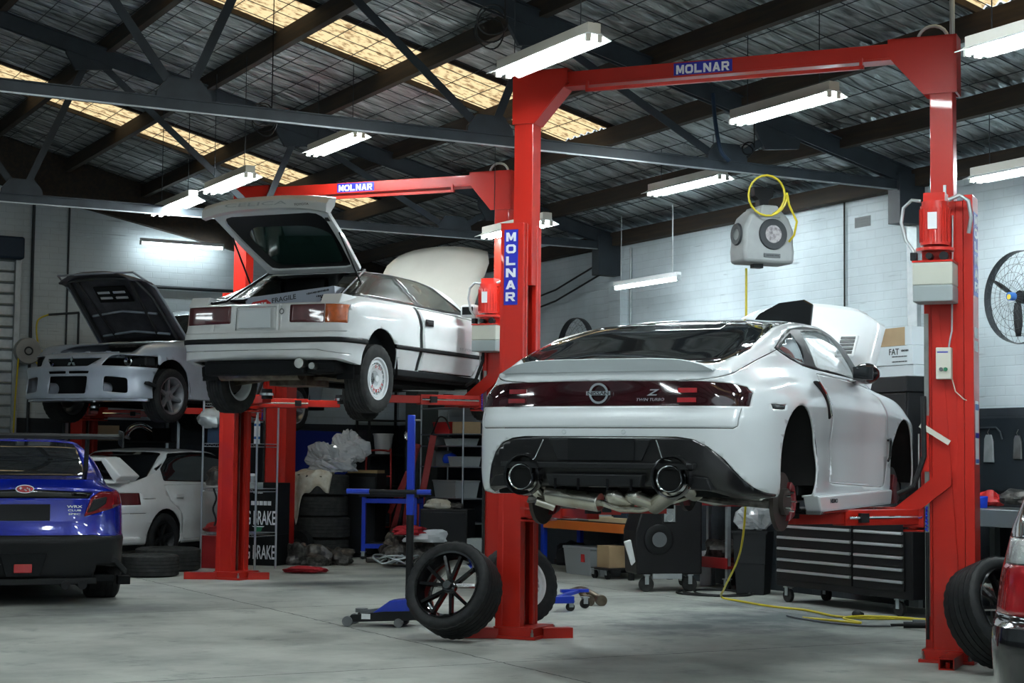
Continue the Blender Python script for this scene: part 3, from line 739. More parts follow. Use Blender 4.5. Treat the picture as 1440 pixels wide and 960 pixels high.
def body_grid(plan, lower, upper, sharp=(), nu=6, nv=5):
    plan = np.array(plan, float); N = np.zeros((15,2))
    ext = np.vstack([plan[1]*[-1,1], plan, plan[-2]*[-1,1]])
    T = ext[2:]-ext[:-2]; T /= np.linalg.norm(T, axis=1)[:,None]; N = np.stack([-T[:,1], T[:,0]], 1)   # inward
    rings = []
    for d, z in lower:
        d = K(d); z = K(z); q = plan+N*d[:,None]; q[0,0] = 0; q[-1,0] = 0; rings.append(np.column_stack([q, z]))
    rings += [np.column_stack([K(a) if isinstance(a, dict) else np.array(a, float) for a in u]) for u in upper]
    G = []
    for r in rings:
        P = np.vstack([r[1]*MIR, r, r[-2]*MIR]); G.append(pch(P, [nu]*14))
    G = np.array(G)              # (rings, 85, 3)
    cols = []
    for c in range(G.shape[1]):
        P = G[:, c]; br = [0]+sorted(sharp)+[len(P)-1]; o = []
        for a, b in zip(br[:-1], br[1:]):
            seg = P[a:b+1]
            pre = 2*seg[0]-seg[1]; post = seg[-2]*MIR if b == len(P)-1 else 2*seg[-1]-seg[-2]
            q = pch(np.vstack([pre, seg, post]), [nv]*(b-a)); o.append(q if b == len(P)-1 else q[:-1])
        cols.append(np.vstack(o))
    return np.array(cols)        # (85, V, 3)
def grid_bm(cols):
    bm = bmesh.new(); U, V, _ = cols.shape
    vs = {}
    def vert(p):
        k = (round(p[0],5), round(p[1],5), round(p[2],5))
        if k not in vs: vs[k] = bm.verts.new(p)
        return vs[k]
    for sg in (1, -1):
        for u in range(U-1):
            for v in range(V-1):
                q = [cols[u,v], cols[u+1,v], cols[u+1,v+1], cols[u,v+1]]
                q = [vert((p[0]*sg, p[1], p[2])) for p in q]
                if sg < 0: q.reverse()
                s_ = []
                for x in q:
                    if x not in s_: s_.append(x)
                if len(s_) > 2:
                    try: bm.faces.new(s_)
                    except ValueError: pass
    bm.normal_update()
    bmesh.ops.recalc_face_normals(bm, faces=bm.faces)
    return bm
AX = {'xz': (0,2), 'yz': (1,2), 'xy': (0,1)}
def inpoly(x, y, P):
    c = False; n = len(P); j = n-1
    for i in range(n):
        if (P[i][1] > y) != (P[j][1] > y) and x < (P[j][0]-P[i][0])*(y-P[i][1])/(P[j][1]-P[i][1])+P[i][0]: c = not c
        j = i
    return c
def inset(P, d):
    n = len(P); A = sum(P[i][0]*P[(i+1)%n][1]-P[(i+1)%n][0]*P[i][1] for i in range(n)); sg = 1 if A > 0 else -1; o = []
    for i in range(n):
        a, b, c = Vector(P[i-1]), Vector(P[i]), Vector(P[(i+1)%n])
        e1 = (b-a).normalized(); e2 = (c-b).normalized(); n1 = Vector((-e1.y, e1.x))*sg; n2 = Vector((-e2.y, e2.x))*sg
        m = n1+n2
        m = m/max(.3, m.length_squared)*2 if m.length > .2 else n1
        o.append(tuple(b+m*d))
    return o
def rnd(P, r, n=3):
    o = []; m = len(P)
    for i in range(m):
        a, b, c = Vector(P[i-1]), Vector(P[i]), Vector(P[(i+1)%m])
        ra = min(r, (a-b).length*.45); rc = min(r, (c-b).length*.45)
        p = b+(a-b).normalized()*ra; q = b+(c-b).normalized()*rc
        for k in range(n+1):
            t = k/n; o.append(tuple(p*(1-t)**2+b*2*t*(1-t)+q*t*t))
    return o
def circ(cy, cz, r, n=28, r2=None):
    return [(cy+r*math.cos(2*PI*k/n), cz+(r2 or r)*math.sin(2*PI*k/n)) for k in range(n)]
class Shell:
    def __init__(s, bm, root, m): s.bm = bm; s.root = root; s.m = m
    def region(s, P, ax, pred):
        i, j = AX[ax]; bm = s.bm
        x0 = min(p[0] for p in P)-.02; x1 = max(p[0] for p in P)+.02; y0 = min(p[1] for p in P)-.02; y1 = max(p[1] for p in P)+.02
        cand = []
        for f in bm.faces:
            vs = [v.co for v in f.verts]
            if min(v[i] for v in vs) > x1 or max(v[i] for v in vs) < x0 or min(v[j] for v in vs) > y1 or max(v[j] for v in vs) < y0: continue
            if pred(f.calc_center_median()): cand.append(f)
        n = len(P)
        for k in range(n):
            a, b = P[k], P[(k+1)%n]
            if abs(a[0]-b[0])+abs(a[1]-b[1]) < 1e-6: continue
            no = [0,0,0]; no[i] = b[1]-a[1]; no[j] = a[0]-b[0]; co = [0,0,0]; co[i] = a[0]; co[j] = a[1]
            # only faces near this edge
            ex0, ex1 = min(a[0],b[0])-.004, max(a[0],b[0])+.004; ey0, ey1 = min(a[1],b[1])-.004, max(a[1],b[1])+.004
            near = []; far = []
            for f in cand:
                vs = [v.co for v in f.verts]
                if min(v[i] for v in vs) > ex1 or max(v[i] for v in vs) < ex0 or min(v[j] for v in vs) > ey1 or max(v[j] for v in vs) < ey0: far.append(f)
                else: near.append(f)
            if not near: continue
            geo = set()
            for f in near: geo.add(f); geo.update(f.edges); geo.update(f.verts)
            r = bmesh.ops.bisect_plane(bm, geom=list(geo), dist=1e-6, plane_co=co, plane_no=Vector(no).normalized())
            nf = set(g for g in r['geom'] if isinstance(g, bmesh.types.BMFace) and g.is_valid)
            nf.update(f for f in near if f.is_valid)
            cand = far+list(nf)
        out = []
        for f in cand:
            if not f.is_valid: continue
            c = f.calc_center_median()
            if inpoly(c[i], c[j], P): out.append(f)
        return out
    def drop(s, P, ax, pred):
        fs = s.region(P, ax, pred); bmesh.ops.delete(s.bm, geom=fs, context='FACES'); return s
    def take(s, name, P, ax, pred, m, gap=.004, thick=.012, parent=None, off=0, keep=True):
        Q = inset(P, gap) if gap else P
        fs = s.region(Q, ax, pred)
        o = s.to_obj(fs, name, m, parent or s.root, thick, off)
        bmesh.ops.delete(s.bm, geom=fs, context='FACES')
        if gap:
            s.drop(P, ax, pred)
        return o
    def to_obj(s, fs, name, m, parent, thick, off=0):
        ids = {}; vs = []; F = []
        for f in fs:
            q = []
            for v in f.verts:
                if v not in ids: ids[v] = len(vs); vs.append(v.co+v.normal*off)
                q.append(ids[v])
            F.append(q)
        me = bpy.data.meshes.new(name); me.from_pydata(vs, [], F)
        return link(name, me, m, parent, smooth=38, solid=thick)
    def finish(s, name='body', thick=.012):
        o = s.to_obj(list(s.bm.faces), name, s.m, s.root, thick); s.bm.free(); return o
RT = lambda c: c.x > .3
LF = lambda c: c.x < -.3
def mirror_poly(P): return [(-a, b) for a, b in P]
def wells(root, ys, R, z, xo=.80, xi=.50):
    for sg in (1,-1):
        for y in ys:
            b = MB(); n = 30; a0, a1 = R_(-14), R_(194); vs = []
            for k in range(n+1):
                a = a0+(a1-a0)*k/n; c, s_ = math.cos(a), math.sin(a)
                vs += [(sg*xo, y+R*c, z+R*s_), (sg*xi, y+R*c, z+R*s_), (sg*xi, y, z+R*math.sin(a0))]
            b.add(vs, [(k*3+i, k*3+i+1, (k+1)*3+i+1, (k+1)*3+i) for k in range(n) for i in range(2)]).build('wheel_well', 'well_black', root, smooth=40)
def floorpan(root, plan, y_cuts, z=.2, xw=.66, m='matt_black', name='underbody', R=.36):
    b = MB(); y0, y1 = plan
    ya, yb = y_cuts
    for (a, c, w) in ((y0, ya-R, xw+.12), (ya-R, ya+R, .48), (ya+R, yb-R, xw+.12), (yb-R, yb+R, .48), (yb+R, y1, xw+.05)):
        b.bb(-w, w, a, c, z, z+.06)
    for x in (-.5, .5): b.bb(x-.04, x+.04, ya+R, yb-R, z-.05, z)
    return b.build(name, m, root, bevel=.01)
def seats(root, y, z, m='satin_black', dx=.36):
    for sg in (-1, 1):
        MB().bb(sg*dx-.24, sg*dx+.24, y-.1, y+.42, z, z+.16).prism([(y-.10,z+.12),(y+.03,z+.12),(y-.12,z+.62),(y-.16,z+.80),(y-.24,z+.80),(y-.24,z+.62)], 'x', sg*dx-.23, sg*dx+.23).build('seat', m, root, bevel=.03)
# ================================================================== white coupe on the near lift
def sports_coupe():
    t = thing('sports_coupe', 'white sports coupe with black roof and wheels removed, raised on the front lift', 'car', (.905,10.556,.898), -26.9)
    plan = [(0,-.93),(.35,-.925),(.64,-.885),(.83,-.75),(.91,-.46),(.925,0),(.90,.5),(.868,1.1),(.868,1.7),(.895,2.2),(.905,2.55),(.86,3.0),(.70,3.27),(.38,3.42),(0,3.46)]
    lower = [
     ({0:.10,3:.07,5:.10,14:.08}, {0:.25,2:.24,3:.20,5:.19,14:.18}),
     ({0:.04,3:.02,5:.03,7:.03,14:.03}, {0:.27,2:.26,3:.22,5:.20,14:.2}),
     ({0:.015,3:.0,5:.0,6:.01,7:.045,8:.045,9:.01,14:0}, .36),
     ({0:0,5:0,7:.05,8:.05,9:.01,14:0}, .52),
     ({0:0,3:0,5:0,7:.035,8:.035,9:.0,14:.02}, {0:.625,3:.625,5:.64,9:.62,14:.56}),
     ({0:.035,2:.03,3:.015,4:.0,5:0,7:.025,8:.02,9:0,11:.01,12:.05,14:.1}, {0:.70,3:.70,5:.76,7:.76,9:.74,11:.68,14:.62}),
     ({0:.05,2:.04,3:.03,4:.015,5:.03,6:.035,7:.035,8:.035,9:.03,10:.03,11:.06,14:.16}, {0:.79,3:.78,4:.81,5:.86,7:.85,9:.82,11:.75,12:.68,14:.66}),
     ({0:.055,2:.06,3:.075,4:.08,5:.09,6:.075,7:.06,8:.06,9:.085,10:.10,11:.12,14:.2}, {0:.872,2:.865,3:.85,4:.87,5:.915,6:.925,7:.905,8:.895,9:.885,10:.87,11:.81,12:.72,14:.70})]
    upper = [
     ([0,.35,.62,.74,.775,.79,.80,.80,.79,.74,.70,.66,.55,.33,0], {0:-.86,1:-.85,2:-.80,3:-.70,4:-.46,5:0,6:.5,7:1.1,8:1.72,9:2.2,10:2.55,11:3.0,12:3.18,13:3.3,14:3.33}, {0:.925,1:.925,2:.92,3:.915,4:.935,5:.975,6:.985,7:.965,8:.945,9:.93,10:.91,11:.85,12:.78,13:.75,14:.75}),
     ([0,.34,.57,.68,.72,.75,.765,.77,.765,.73,.61,.45,.30,.15,0], {0:-.64,2:-.63,3:-.58,4:-.36,5:.0,6:.5,7:1.1,8:1.68,9:2.08,10:2.30,11:2.39,12:2.43,14:2.45}, {0:.955,2:.955,3:.985,4:1.045,5:1.11,6:1.125,7:1.125,8:1.06,9:.975,10:.96,14:.95}),
     ([0,.28,.48,.585,.63,.65,.665,.67,.66,.64,.57,.43,.28,.14,0], {0:.46,1:.42,2:.30,3:.14,4:.12,5:.32,6:.65,7:1.1,8:1.45,9:1.68,10:1.72,11:1.745,12:1.755,14:1.76}, {0:1.285,1:1.28,2:1.255,3:1.20,4:1.185,5:1.24,6:1.285,7:1.30,8:1.27,9:1.215,10:1.26,11:1.28,12:1.287,14:1.292}),
     ([0,.12,.22,.28,.31,.33,.34,.34,.33,.31,.26,.20,.13,.07,0], {0:.72,3:.76,4:.80,5:.88,6:.97,7:1.1,8:1.22,9:1.32,10:1.38,14:1.42}, {0:1.33,3:1.333,5:1.336,7:1.34,9:1.333,14:1.328}),
     ([0]*15, {0:.9,14:1.25}, {0:1.352,7:1.358,14:1.348})]
    cols = body_grid(plan, lower, upper, sharp=(8,), nu=7, nv=5)
    S = Shell(grid_bm(cols), t, 'white_paint')
    bk = lambda c: c.y < -.15
    up = lambda c: c.z > .88
    # wheel arches
    S.drop(circ(0,.36,.385), 'yz', RT); S.drop(circ(0,.36,.385), 'yz', LF)
    S.drop(circ(2.565,.355,.37), 'yz', RT); S.drop(circ(2.565,.355,.37), 'yz', LF)
    for sg in (RT, LF):
        S.drop([(-.34,.1),(.34,.1),(.372,.30),(-.372,.30)], 'yz', sg); S.drop([(2.24,.1),(2.89,.1),(2.92,.30),(2.21,.30)], 'yz', sg)
    # tail lamp band
    lamp = [(-.895,.712),(-.89,.79),(-.845,.828),(-.76,.845),(-.60,.853),(0,.861),(.60,.853),(.74,.845),(.81,.828),(.845,.79),(.84,.712)]
    lo = S.take('tail_lamp_band', lamp, 'xz', lambda c: c.y < -.3, 'lamp_dark', gap=.003)
    for sg in (-1, 1):
        for z in (.745, .80):
            MB().bb(sg*.53-.055, sg*.53+.055, -.8885+(z-.745)*.25, -.878+(z-.745)*.25, z-.013, z+.013).build('lamp_strip', 'lamp_red' if sg < 0 else 'lamp_bright_red', lo)
    em = MB(); em.lathe([(-.004,.047),(.006,.047),(.006,.060),(-.004,.060)], 40, 'y', c=(0,-.897,.785), closed=True); em.bb(-.075,.075,-.907,-.893,.774,.797); em.build('badge', 'chrome', lo)
    text('NISSAN', .13, .019, 'ink', lo, (0,-.908,.7855), bold=.012)
    text('Z', .062, .036, 'chrome', lo, (.335,-.896,.788), bold=.03, slant=.5)
    text('TWIN TURBO', .17, .016, 'chrome', lo, (.318,-.899,.748), bold=.015, slant=.3)
    # lower black fascia
    blk = [(-.745,.12),(-.74,.27),(-.715,.37),(-.675,.45),(-.62,.505),(-.55,.53),(-.46,.54),(.48,.54),(.57,.527),(.655,.487),(.74,.415),(.80,.335),(.855,.26),(.90,.215),(.90,.12)]
    d = S.take('rear_diffuser', blk, 'xz', lambda c: c.y < -.42, 'fascia_black', gap=.004)
    MB().prism([(-.30,.525),(.34,.525),(.28,.40),(-.24,.40)], 'y', -.935, -.90).build('plate_recess', 'satin_black', d, bevel=.006)
    MB().bb(-.17,.24,-.945,-.934,.405,.525).build('number_plate', 'banner_black', d)
    MB().tube([(-.335,-.925,.52),(-.385,-.93,.415),(-.42,-.925,.40)], .004).tube([(.365,-.925,.52),(.405,-.93,.415),(.46,-.925,.405)], .004).build('trim_strip', 'chrome', d)
    MB().bb(-.60,.60,-.955,-.90,.355,.392).build('diffuser_step', 'satin_black', d, bevel=.008)
    MB().prism([(-.30,.325),(.30,.325),(.28,.255),(-.28,.255)], 'y', -.965, -.86).build('diffuser_step', 'satin_black', d, bevel=.008)
    for sg in (-1,1):
        MB().prism([(sg*.56,.325),(sg*.66,.31),(sg*.69,.245),(sg*.56,.25)], 'y', -.91, -.74).build('diffuser_step', 'satin_black', d, bevel=.006)
        for x in (.09,.235): MB().bb(sg*x-.006, sg*x+.006, -.975, -.80, .235, .30).build('diffuser_fin', 'gloss_black', d)
    # spoiler lip
    sp = []
    for k in range(25):
        x = -.66+1.32*k/24; e = abs(x)/.66; y = -.845+.06*e**3; h = .065*(1-e**6)
        sp.append((x, y, h))
    b = MB(); vs = []; 
    for x, y, h in sp:
        zt = .915; vs += [(x, y-.035, zt-.005), (x, y-.045, zt+h), (x, y-.03, zt+h+.004), (x, y+.16, zt+.035*(1 if h > .01 else .3)), (x, y+.16, zt)]
    fs = [(k*5+i, k*5+(i+1)%5, (k+1)*5+(i+1)%5, (k+1)*5+i) for k in range(24) for i in range(5)]+[(0,1,2,3,4), tuple(24*5+i for i in (4,3,2,1,0))]
    b.add(vs, fs).build('spoiler', 'spoiler_grey', t, smooth=35)
    # rear glass / black hatch / black roof
    bg = [(-.62,-.60),(.62,-.60),(.70,-.50),(.712,-.33),(.675,.02),(.645,.25),(.64,.42),(-.64,.42),(-.645,.25),(-.675,.02),(-.712,-.33),(-.70,-.50)]
    S.take('rear_window', bg, 'xy', up, 'car_glass', gap=.002)
    rf = [(-.64,.424),(.64,.424),(.652,.8),(.655,1.2),(.645,1.5),(.62,1.66),(.40,1.70),(.2,1.72),(-.2,1.72),(-.40,1.70),(-.62,1.66),(-.645,1.5),(-.655,1.2),(-.652,.8)]
    S.take('roof_panel', rf, 'xy', up, 'gloss_black', gap=.002)
    ws = [(-.705,2.02),(-.60,2.27),(-.42,2.36),(-.2,2.41),(.2,2.41),(.42,2.36),(.60,2.27),(.705,2.02),(.62,1.70),(.40,1.735),(.2,1.75),(-.2,1.75),(-.40,1.735),(-.62,1.70)]
    S.take('windscreen', ws, 'xy', up, 'clear_glass', gap=.002, thick=.005)
    # side glass
    for sg, pr in ((1, lambda c: c.x > .45 and c.z > .9), (-1, lambda c: c.x < -.45 and c.z > .9)):
        fr = [(-.03,1.085),(.20,1.175),(.42,1.235),(.75,1.275),(1.1,1.285),(1.38,1.262),(1.60,1.185),(1.80,1.06),(1.93,.968),(1.3,.978),(.62,.990),(.42,1.0),(.20,1.03),(.06,1.06)]
        frame = S.take('window_frame', fr, 'yz', pr, 'satin_black', gap=.002)
        # glass is let into the frame: cut the frame mesh itself
        bm = bmesh.new(); bm.from_mesh(frame.data); F = Shell(bm, t, 'satin_black')
        al = lambda c: True
        F.take('quarter_glass', rnd([(.03,1.082),(.22,1.158),(.40,1.208),(.47,1.02),(.22,1.045)], .02), 'yz', al, 'tint_glass', gap=.001, thick=.005)
        F.take('door_glass', rnd([(.60,1.228),(.80,1.25),(1.08,1.255),(1.28,1.235),(1.44,1.17),(1.62,1.035),(1.66,.985),(1.2,.995),(.70,1.01)], .03), 'yz', al, 'clear_glass', gap=.001, thick=.005)
        bm.normal_update()
        me2 = F.to_obj(list(bm.faces), 'window_frame', 'satin_black', t, .012); bm.free()
        bpy.data.objects.remove(frame)
    # doors
    dp = rnd([(.66,.968),(.78,.86),(.90,.72),(.905,.45),(.80,.275),(2.08,.235),(2.15,.5),(2.05,.925),(1.3,.962)], .04)
    for sg, pr in ((1, RT), (-1, LF)):
        dr = S.take('door', dp, 'yz', lambda c, pr=pr: pr(c) and c.z < .99 and abs(c.x) > .7, 'white_paint', gap=.0045)
        MB().prism([(.50,.915),(.62,.875),(.74,.80),(.80,.72),(.785,.68),(.755,.68),(.71,.75),(.62,.83),(.50,.895)], 'x', sg*.835, sg*.872).build('door_handle', 'satin_black', dr, bevel=.01)
        MB().tube([(sg*.872,.52,.905),(sg*.874,.66,.84),(sg*.874,.74,.77),(sg*.874,.78,.70)], .006).build('chrome_edge', 'chrome', dr)
        # mirror
        mm = MB().sphere((sg*.925,1.42,1.0), .085, 20, 12, (1.1,.9,.85)); mi = mm.build('door_mirror', 'gloss_black', t, smooth=60)
        MB().beam((sg*.79,1.62,.945),(sg*.89,1.46,.975),.07,.03).build('mirror_arm', 'gloss_black', mi, bevel=.008)
        MB().bb(sg*.925-.07, sg*.925+.07, 1.338, 1.348, .955, 1.045).build('mirror_glass', 'car_glass', mi, bevel=.01)
        # fender vent trim, round badge, side marker
        MB().tube([(sg*.895,2.10,.565),(sg*.897,2.16,.575),(sg*.897,2.17,.55),(sg*.897,2.145,.45),(sg*.895,2.10,.42)], .009, 6).build('fender_trim', 'satin_black', t)
        MB().sphere((sg*.742,.12,1.03), .035, 14, 8, (.12,1,.9)).build('pillar_badge', 'satin_black', t)
        S.take('side_marker', [(-.50,.705),(-.32,.705),(-.30,.733),(-.52,.733)], 'yz', lambda c, pr=pr: pr(c) and c.y > -.74, 'reel_dark', gap=.003)
    # hatch shut line and bumper shut line
    for sg in (1,-1):
        pr = RT if sg > 0 else LF
        S.drop([(-.86,.857),(-.66,.92),(-.30,1.01),(0,1.078),(.30,1.165),(.40,1.195),(.40,1.190),(.30,1.160),(0,1.073),(-.30,1.005),(-.66,.915),(-.86,.852)], 'yz', lambda c, pr=pr: pr(c) and abs(c.x) > .45 and c.z > .8)
    ln = [(-.80,.60),(-.78,.585),(.78,.585),(.80,.60),(.81,.70),(.806,.70),(.796,.602),(.778,.590),(-.778,.590),(-.796,.602),(-.806,.70),(-.81,.70)]
    S.drop(ln, 'xz', lambda c: c.y < -.5)
    # open engine bay
    S.drop([(-.64,2.48),(.64,2.48),(.56,3.1),(0,3.25),(-.56,3.1)], 'xy', lambda c: c.z > .7)
    S.finish('body')
    b = MB(); b.bb(-.60,.60,2.4,3.1,.45,.62).bb(-.25,.25,2.45,3.0,.6,.72).bb(.3,.5,2.6,2.9,.6,.74); b.build('engine', 'satin_black', t, bevel=.02)
    # inner backing so gaps read dark
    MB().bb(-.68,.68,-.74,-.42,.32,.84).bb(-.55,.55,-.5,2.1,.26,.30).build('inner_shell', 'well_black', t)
    MB().bb(-.60,.60,-.5,.35,.5,.86).build('boot_floor', 'matt_black', t)
    wells(t, (0,), .40, .36, xo=.895, xi=.45); wells(t, (2.565,), .385, .355, xo=.875, xi=.45)
    floorpan(t, (-.62, 3.2), (0, 2.565), z=.20, R=.37)
    seats(t, .78, .42)
    MB().bb(-.68,.68,1.62,2.0,.7,.93).build('dashboard', 'satin_black', t, bevel=.03)
    MB().lathe([(0,.16),(.02,.175),(0,.19),(-.02,.175)], 30, 'y', c=(.36,1.45,.93), closed=True).build('steering_wheel', 'satin_black', t)
    # parking sensors
    for x, z in ((-.56,.575-.02),(.17,.565),(.70,.50),(-.20,.565)):
        y = float(np.interp(abs(x), [0,.3,.6,.75,.85], [-.935,-.93,-.885,-.80,-.66]))
        MB().lathe([(0,.010),(-.003,.012),(0,.014)], 18, 'y', c=(x,y-.001,z)).build('parking_sensor', 'spoiler_grey', t)
    # exhaust
    for x in (-.455,.465):
        q = MB().lathe([(-.98,.068),(-.985,.073),(-.975,.078),(-.80,.078),(-.80,.066),(-.975,.066)], 36, 'y', c=(x,0,.305), closed=True); e = q.build('tail_pipe', 'chrome', t, smooth=40)
        MB().cyl((x,-.93,.305),(x,-.925,.305),.067,24).build('pipe_inside', 'well_black', e)
        MB().lathe([(-.955,.105),(-.97,.115),(-.93,.125),(-.90,.115)], 32, 'y', c=(x,0,.315)).build('pipe_bezel', 'gloss_black', e, smooth=40)
        sg = 1 if x > 0 else -1
        MB().cyl((x,-.82,.30),(x-sg*.02,-.52,.235),.062,24).build('silencer_pipe', 'exhaust_steel', e, smooth=40)
    MB().cyl((.455,-.86,.25),(.27,-.72,.155),.058,24).build('silencer_pipe', 'exhaust_steel', t, smooth=40)
    MB().cyl((-.36,-.80,.205),(-.02,-.82,.165),.058,28).cyl((-.375,-.80,.207),(-.36,-.80,.205),.045,24).build('silencer', 'exhaust_steel', t, smooth=40, bevel=.008)
    MB().cyl((-.47,-.80,.25),(-.40,-.74,.17),.035,20).cyl((-.42,-.84,.165),(-.33,-.78,.13),.026,16).build('exhaust_pipe', 'exhaust_steel', t, smooth=40)
    for x in (.06, .19): MB().cyl((x,-.82,.205),(x+.09,-.74,.165),.050,24).sphere((x,-.82,.205),.050,16,10).build('exhaust_flange', 'exhaust_steel', t, smooth=40)
    MB().tube([(-.02,-.80,.16),(.10,-.80,.125),(.22,-.80,.125),(.30,-.74,.15),(.40,-.5,.20)], .018).build('exhaust_pipe', 'exhaust_steel', t, smooth=40)
    # rear suspension
    for sg in (-1,1):
        MB().prism([(sg*.30,.235),(sg*.66,.24),(sg*.78,.21),(sg*.74,.16),(sg*.45,.14),(sg*.32,.17)], 'y', -.22, -.06).build('suspension_arm', 'steel', t, bevel=.02)
        MB().tube([(sg*.3,-.3,.2),(sg*.55,-.28,.17),(sg*.78,-.2,.15)], .018).cyl((sg*.66,-.1,.16),(sg*.66,-.05,.42),.05,16).build('suspension_strut', 'oily', t)
        dq = MB().cyl((sg*.80,0,.17),(sg*.775,0,.17),.175,40).cyl((sg*.83,0,.17),(sg*.76,0,.17),.08,24); di = dq.build('brake_disc', 'brake_disc', t, smooth=40)
        st = MB()
        for k in range(5): st.cyl((sg*.83,.057*math.cos(k*2*PI/5),.17+.057*math.sin(k*2*PI/5)),(sg*.87,.057*math.cos(k*2*PI/5),.17+.057*math.sin(k*2*PI/5)),.007,8)
        st.build('wheel_stud', 'chrome', di)
        MB().prism([(.06,.05),(.16,.08),(.19,.17),(.16,.26),(.10,.29),(.08,.24),(.12,.20),(.12,.14)], 'x', sg*.73, sg*.83).build('brake_caliper', 'caliper_red', di, bevel=.012)
        dq = MB().cyl((sg*.80,2.565,.20),(sg*.77,2.565,.20),.178,40).cyl((sg*.84,2.565,.20),(sg*.76,2.565,.20),.075,24); di = dq.build('brake_disc', 'brake_disc', t, smooth=40)
        MB().prism([(2.38,.14),(2.46,.06),(2.50,.12),(2.47,.22),(2.50,.30),(2.42,.33),(2.36,.24)], 'x', sg*.72, sg*.86).build('brake_caliper', 'caliper_red', di, bevel=.012)
    # side skirts
    for sg in (-1,1):
        MB().prism([(.46,.10),(.40,.20),(2.18,.22),(2.14,.12)], 'x', sg*.80, sg*.905).build('side_skirt', 'white_paint', t, bevel=.012)
        MB().prism([(.36,.085),(.40,.105),(2.2,.125),(2.2,.105)], 'x', sg*.72, sg*.93).build('skirt_edge', 'gloss_black', t, bevel=.004)
    text('NISMO', .16, .028, 'ink', t, (.906,.72,.165), xd=(0,1,0), bold=.02)
    # raised bonnet, leaning back from the windscreen
    n = 16; vs = []; fs = []
    for i in range(n+1):
        u = i/n
        for j in range(n+1):
            v = j/n*2-1; wd = .67-.01*u-.12*max(0,u-.85)/.15*abs(v)
            x = v*wd; crown = .05*(1-v*v)+.03*math.exp(-(v/.35)**2)
            yb = 2.42+.62*u; zb = .95+.70*u-.06*u*u
            edge = .05*abs(v)**8
            vs.append((x, yb-crown*.75+edge*.5, zb+crown*.6-edge-.10*max(0,u-.8)*abs(v)**3*2))
    fs = [(i*(n+1)+j, i*(n+1)+j+1, (i+1)*(n+1)+j+1, (i+1)*(n+1)+j) for i in range(n) for j in range(n)]
    bo = MB().add(vs, fs).build('bonnet', 'white_paint', t, smooth=60, solid=.02)
    MB().prism([(-.30,1.49),(-.26,1.54),(-.10,1.62),(.10,1.64),(.17,1.60),(.15,1.42),(-.08,1.46)], 'y', 2.70, 2.73).xf(Matrix.Translation((0,2.82,0)) @ Matrix.Shear('XZ', 4, (0,0)) @ Matrix.Translation((0,-2.82,0))).build('bonnet_dark_panel', 'gloss_black', bo, bevel=.01)  # flat black panel lying on the raised bonnet
    vv = MB(); c = Vector((.47,2.60,1.23)); ux = Vector((1,0,0)); uy = Vector((0,.62,.70)).normalized(); nn = ux.cross(uy)*-1
    Mx = Matrix((ux, uy, ux.cross(uy))).transposed()
    vent = MB().box(c+ux.cross(uy)*.055, (.15,.22,.02), M=Mx).build('bonnet_vent', 'white_paint', bo, bevel=.02)
    for k in range(5): MB().box(c+ux.cross(uy)*.068+uy*(-.076+.038*k), (.11,.024,.006), M=Mx).build('vent_slot', 'satin_black', vent)
    MB().tube([(-.55,2.5,.92),(-.6,2.95,1.5)], .008).build('bonnet_stay', 'satin_black', t)
    return t
Z = sports_coupe()
# ================================================================== the other cars
def upper_std(bw, rw, yrb, yrt, yft, yfb, zrb, zfb, zroof, belt, hood=None, q=.5):
    """belt: (x, y, z) lists for the belt ring; rest derived"""
    b = bw-.05; zr = zroof-.045; l = lambda a, c, t: a+(c-a)*t
    zbelt = float(K(belt[2])[6])
    ys = K(belt[1])
    r8x = [0,.45*b,.78*b,.92*b, l(b,rw+.03,.35), l(bw-.01,rw+.03,q), l(bw-.01,rw+.03,q), l(bw-.01,rw+.03,q), l(bw-.01,rw+.03,q*.8), b, .85*b, .65*b, .42*b, .2*b, 0]
    r8y = [yrb, yrb, yrb+.02, yrb+.07, l(yrb,yrt,.45), max(ys[5], l(yrb,yrt,.9)), ys[6], ys[7], min(ys[8], l(yfb,yft,.45)), yfb-.10, yfb-.04, yfb, yfb+.02, yfb+.03, yfb+.03]
    zm = l(zbelt, zr, q)
    r8z = [zrb, zrb, zrb, zrb+.01, l(zrb, zr, .4), zm, zm, zm, l(zfb+.03, zr, .4), zfb+.02, zfb+.01, zfb, zfb, zfb, zfb]
    r9x = [0,.45*rw,.8*rw,.95*rw, rw+.01, rw+.025, rw+.03, rw+.03, rw+.025, rw+.01, .93*rw, .72*rw, .48*rw, .24*rw, 0]
    r9y = [yrt, yrt-.01, yrt-.01, yrt+.0, yrt+.04, l(yrt,yft,.2), l(yrt,yft,.4), l(yrt,yft,.65), yft-.14, yft-.05, yft, yft+.02, yft+.03, yft+.03, yft+.03]
    r9z = [zr+.01, zr+.008, zr, zr-.015, zr-.03, zr-.015, zr-.01, zr-.01, zr-.02, zr-.03, zr-.01, zr, zr+.005, zr+.008, zr+.008]
    r10x = [0,.2*rw,.38*rw,.48*rw,.54*rw,.56*rw,.57*rw,.57*rw,.56*rw,.5*rw,.42*rw,.32*rw,.2*rw,.1*rw,0]
    r10y = [l(yrt,yft,t) for t in (.18,.19,.2,.22,.26,.32,.42,.58,.68,.74,.78,.80,.81,.82,.82)]
    r10z = [zroof-.012]*15
    r11y = [l(yrt,yft,t) for t in np.linspace(.3,.7,15)]
    return [belt, (r8x, r8y, r8z), (r9x, r9y, r9z), (r10x, r10y, r10z), ([0]*15, r11y, [zroof]*15)]
anyp = lambda c: True
bkp = lambda c: c.y < -.2
upz = lambda c: c.z > .86

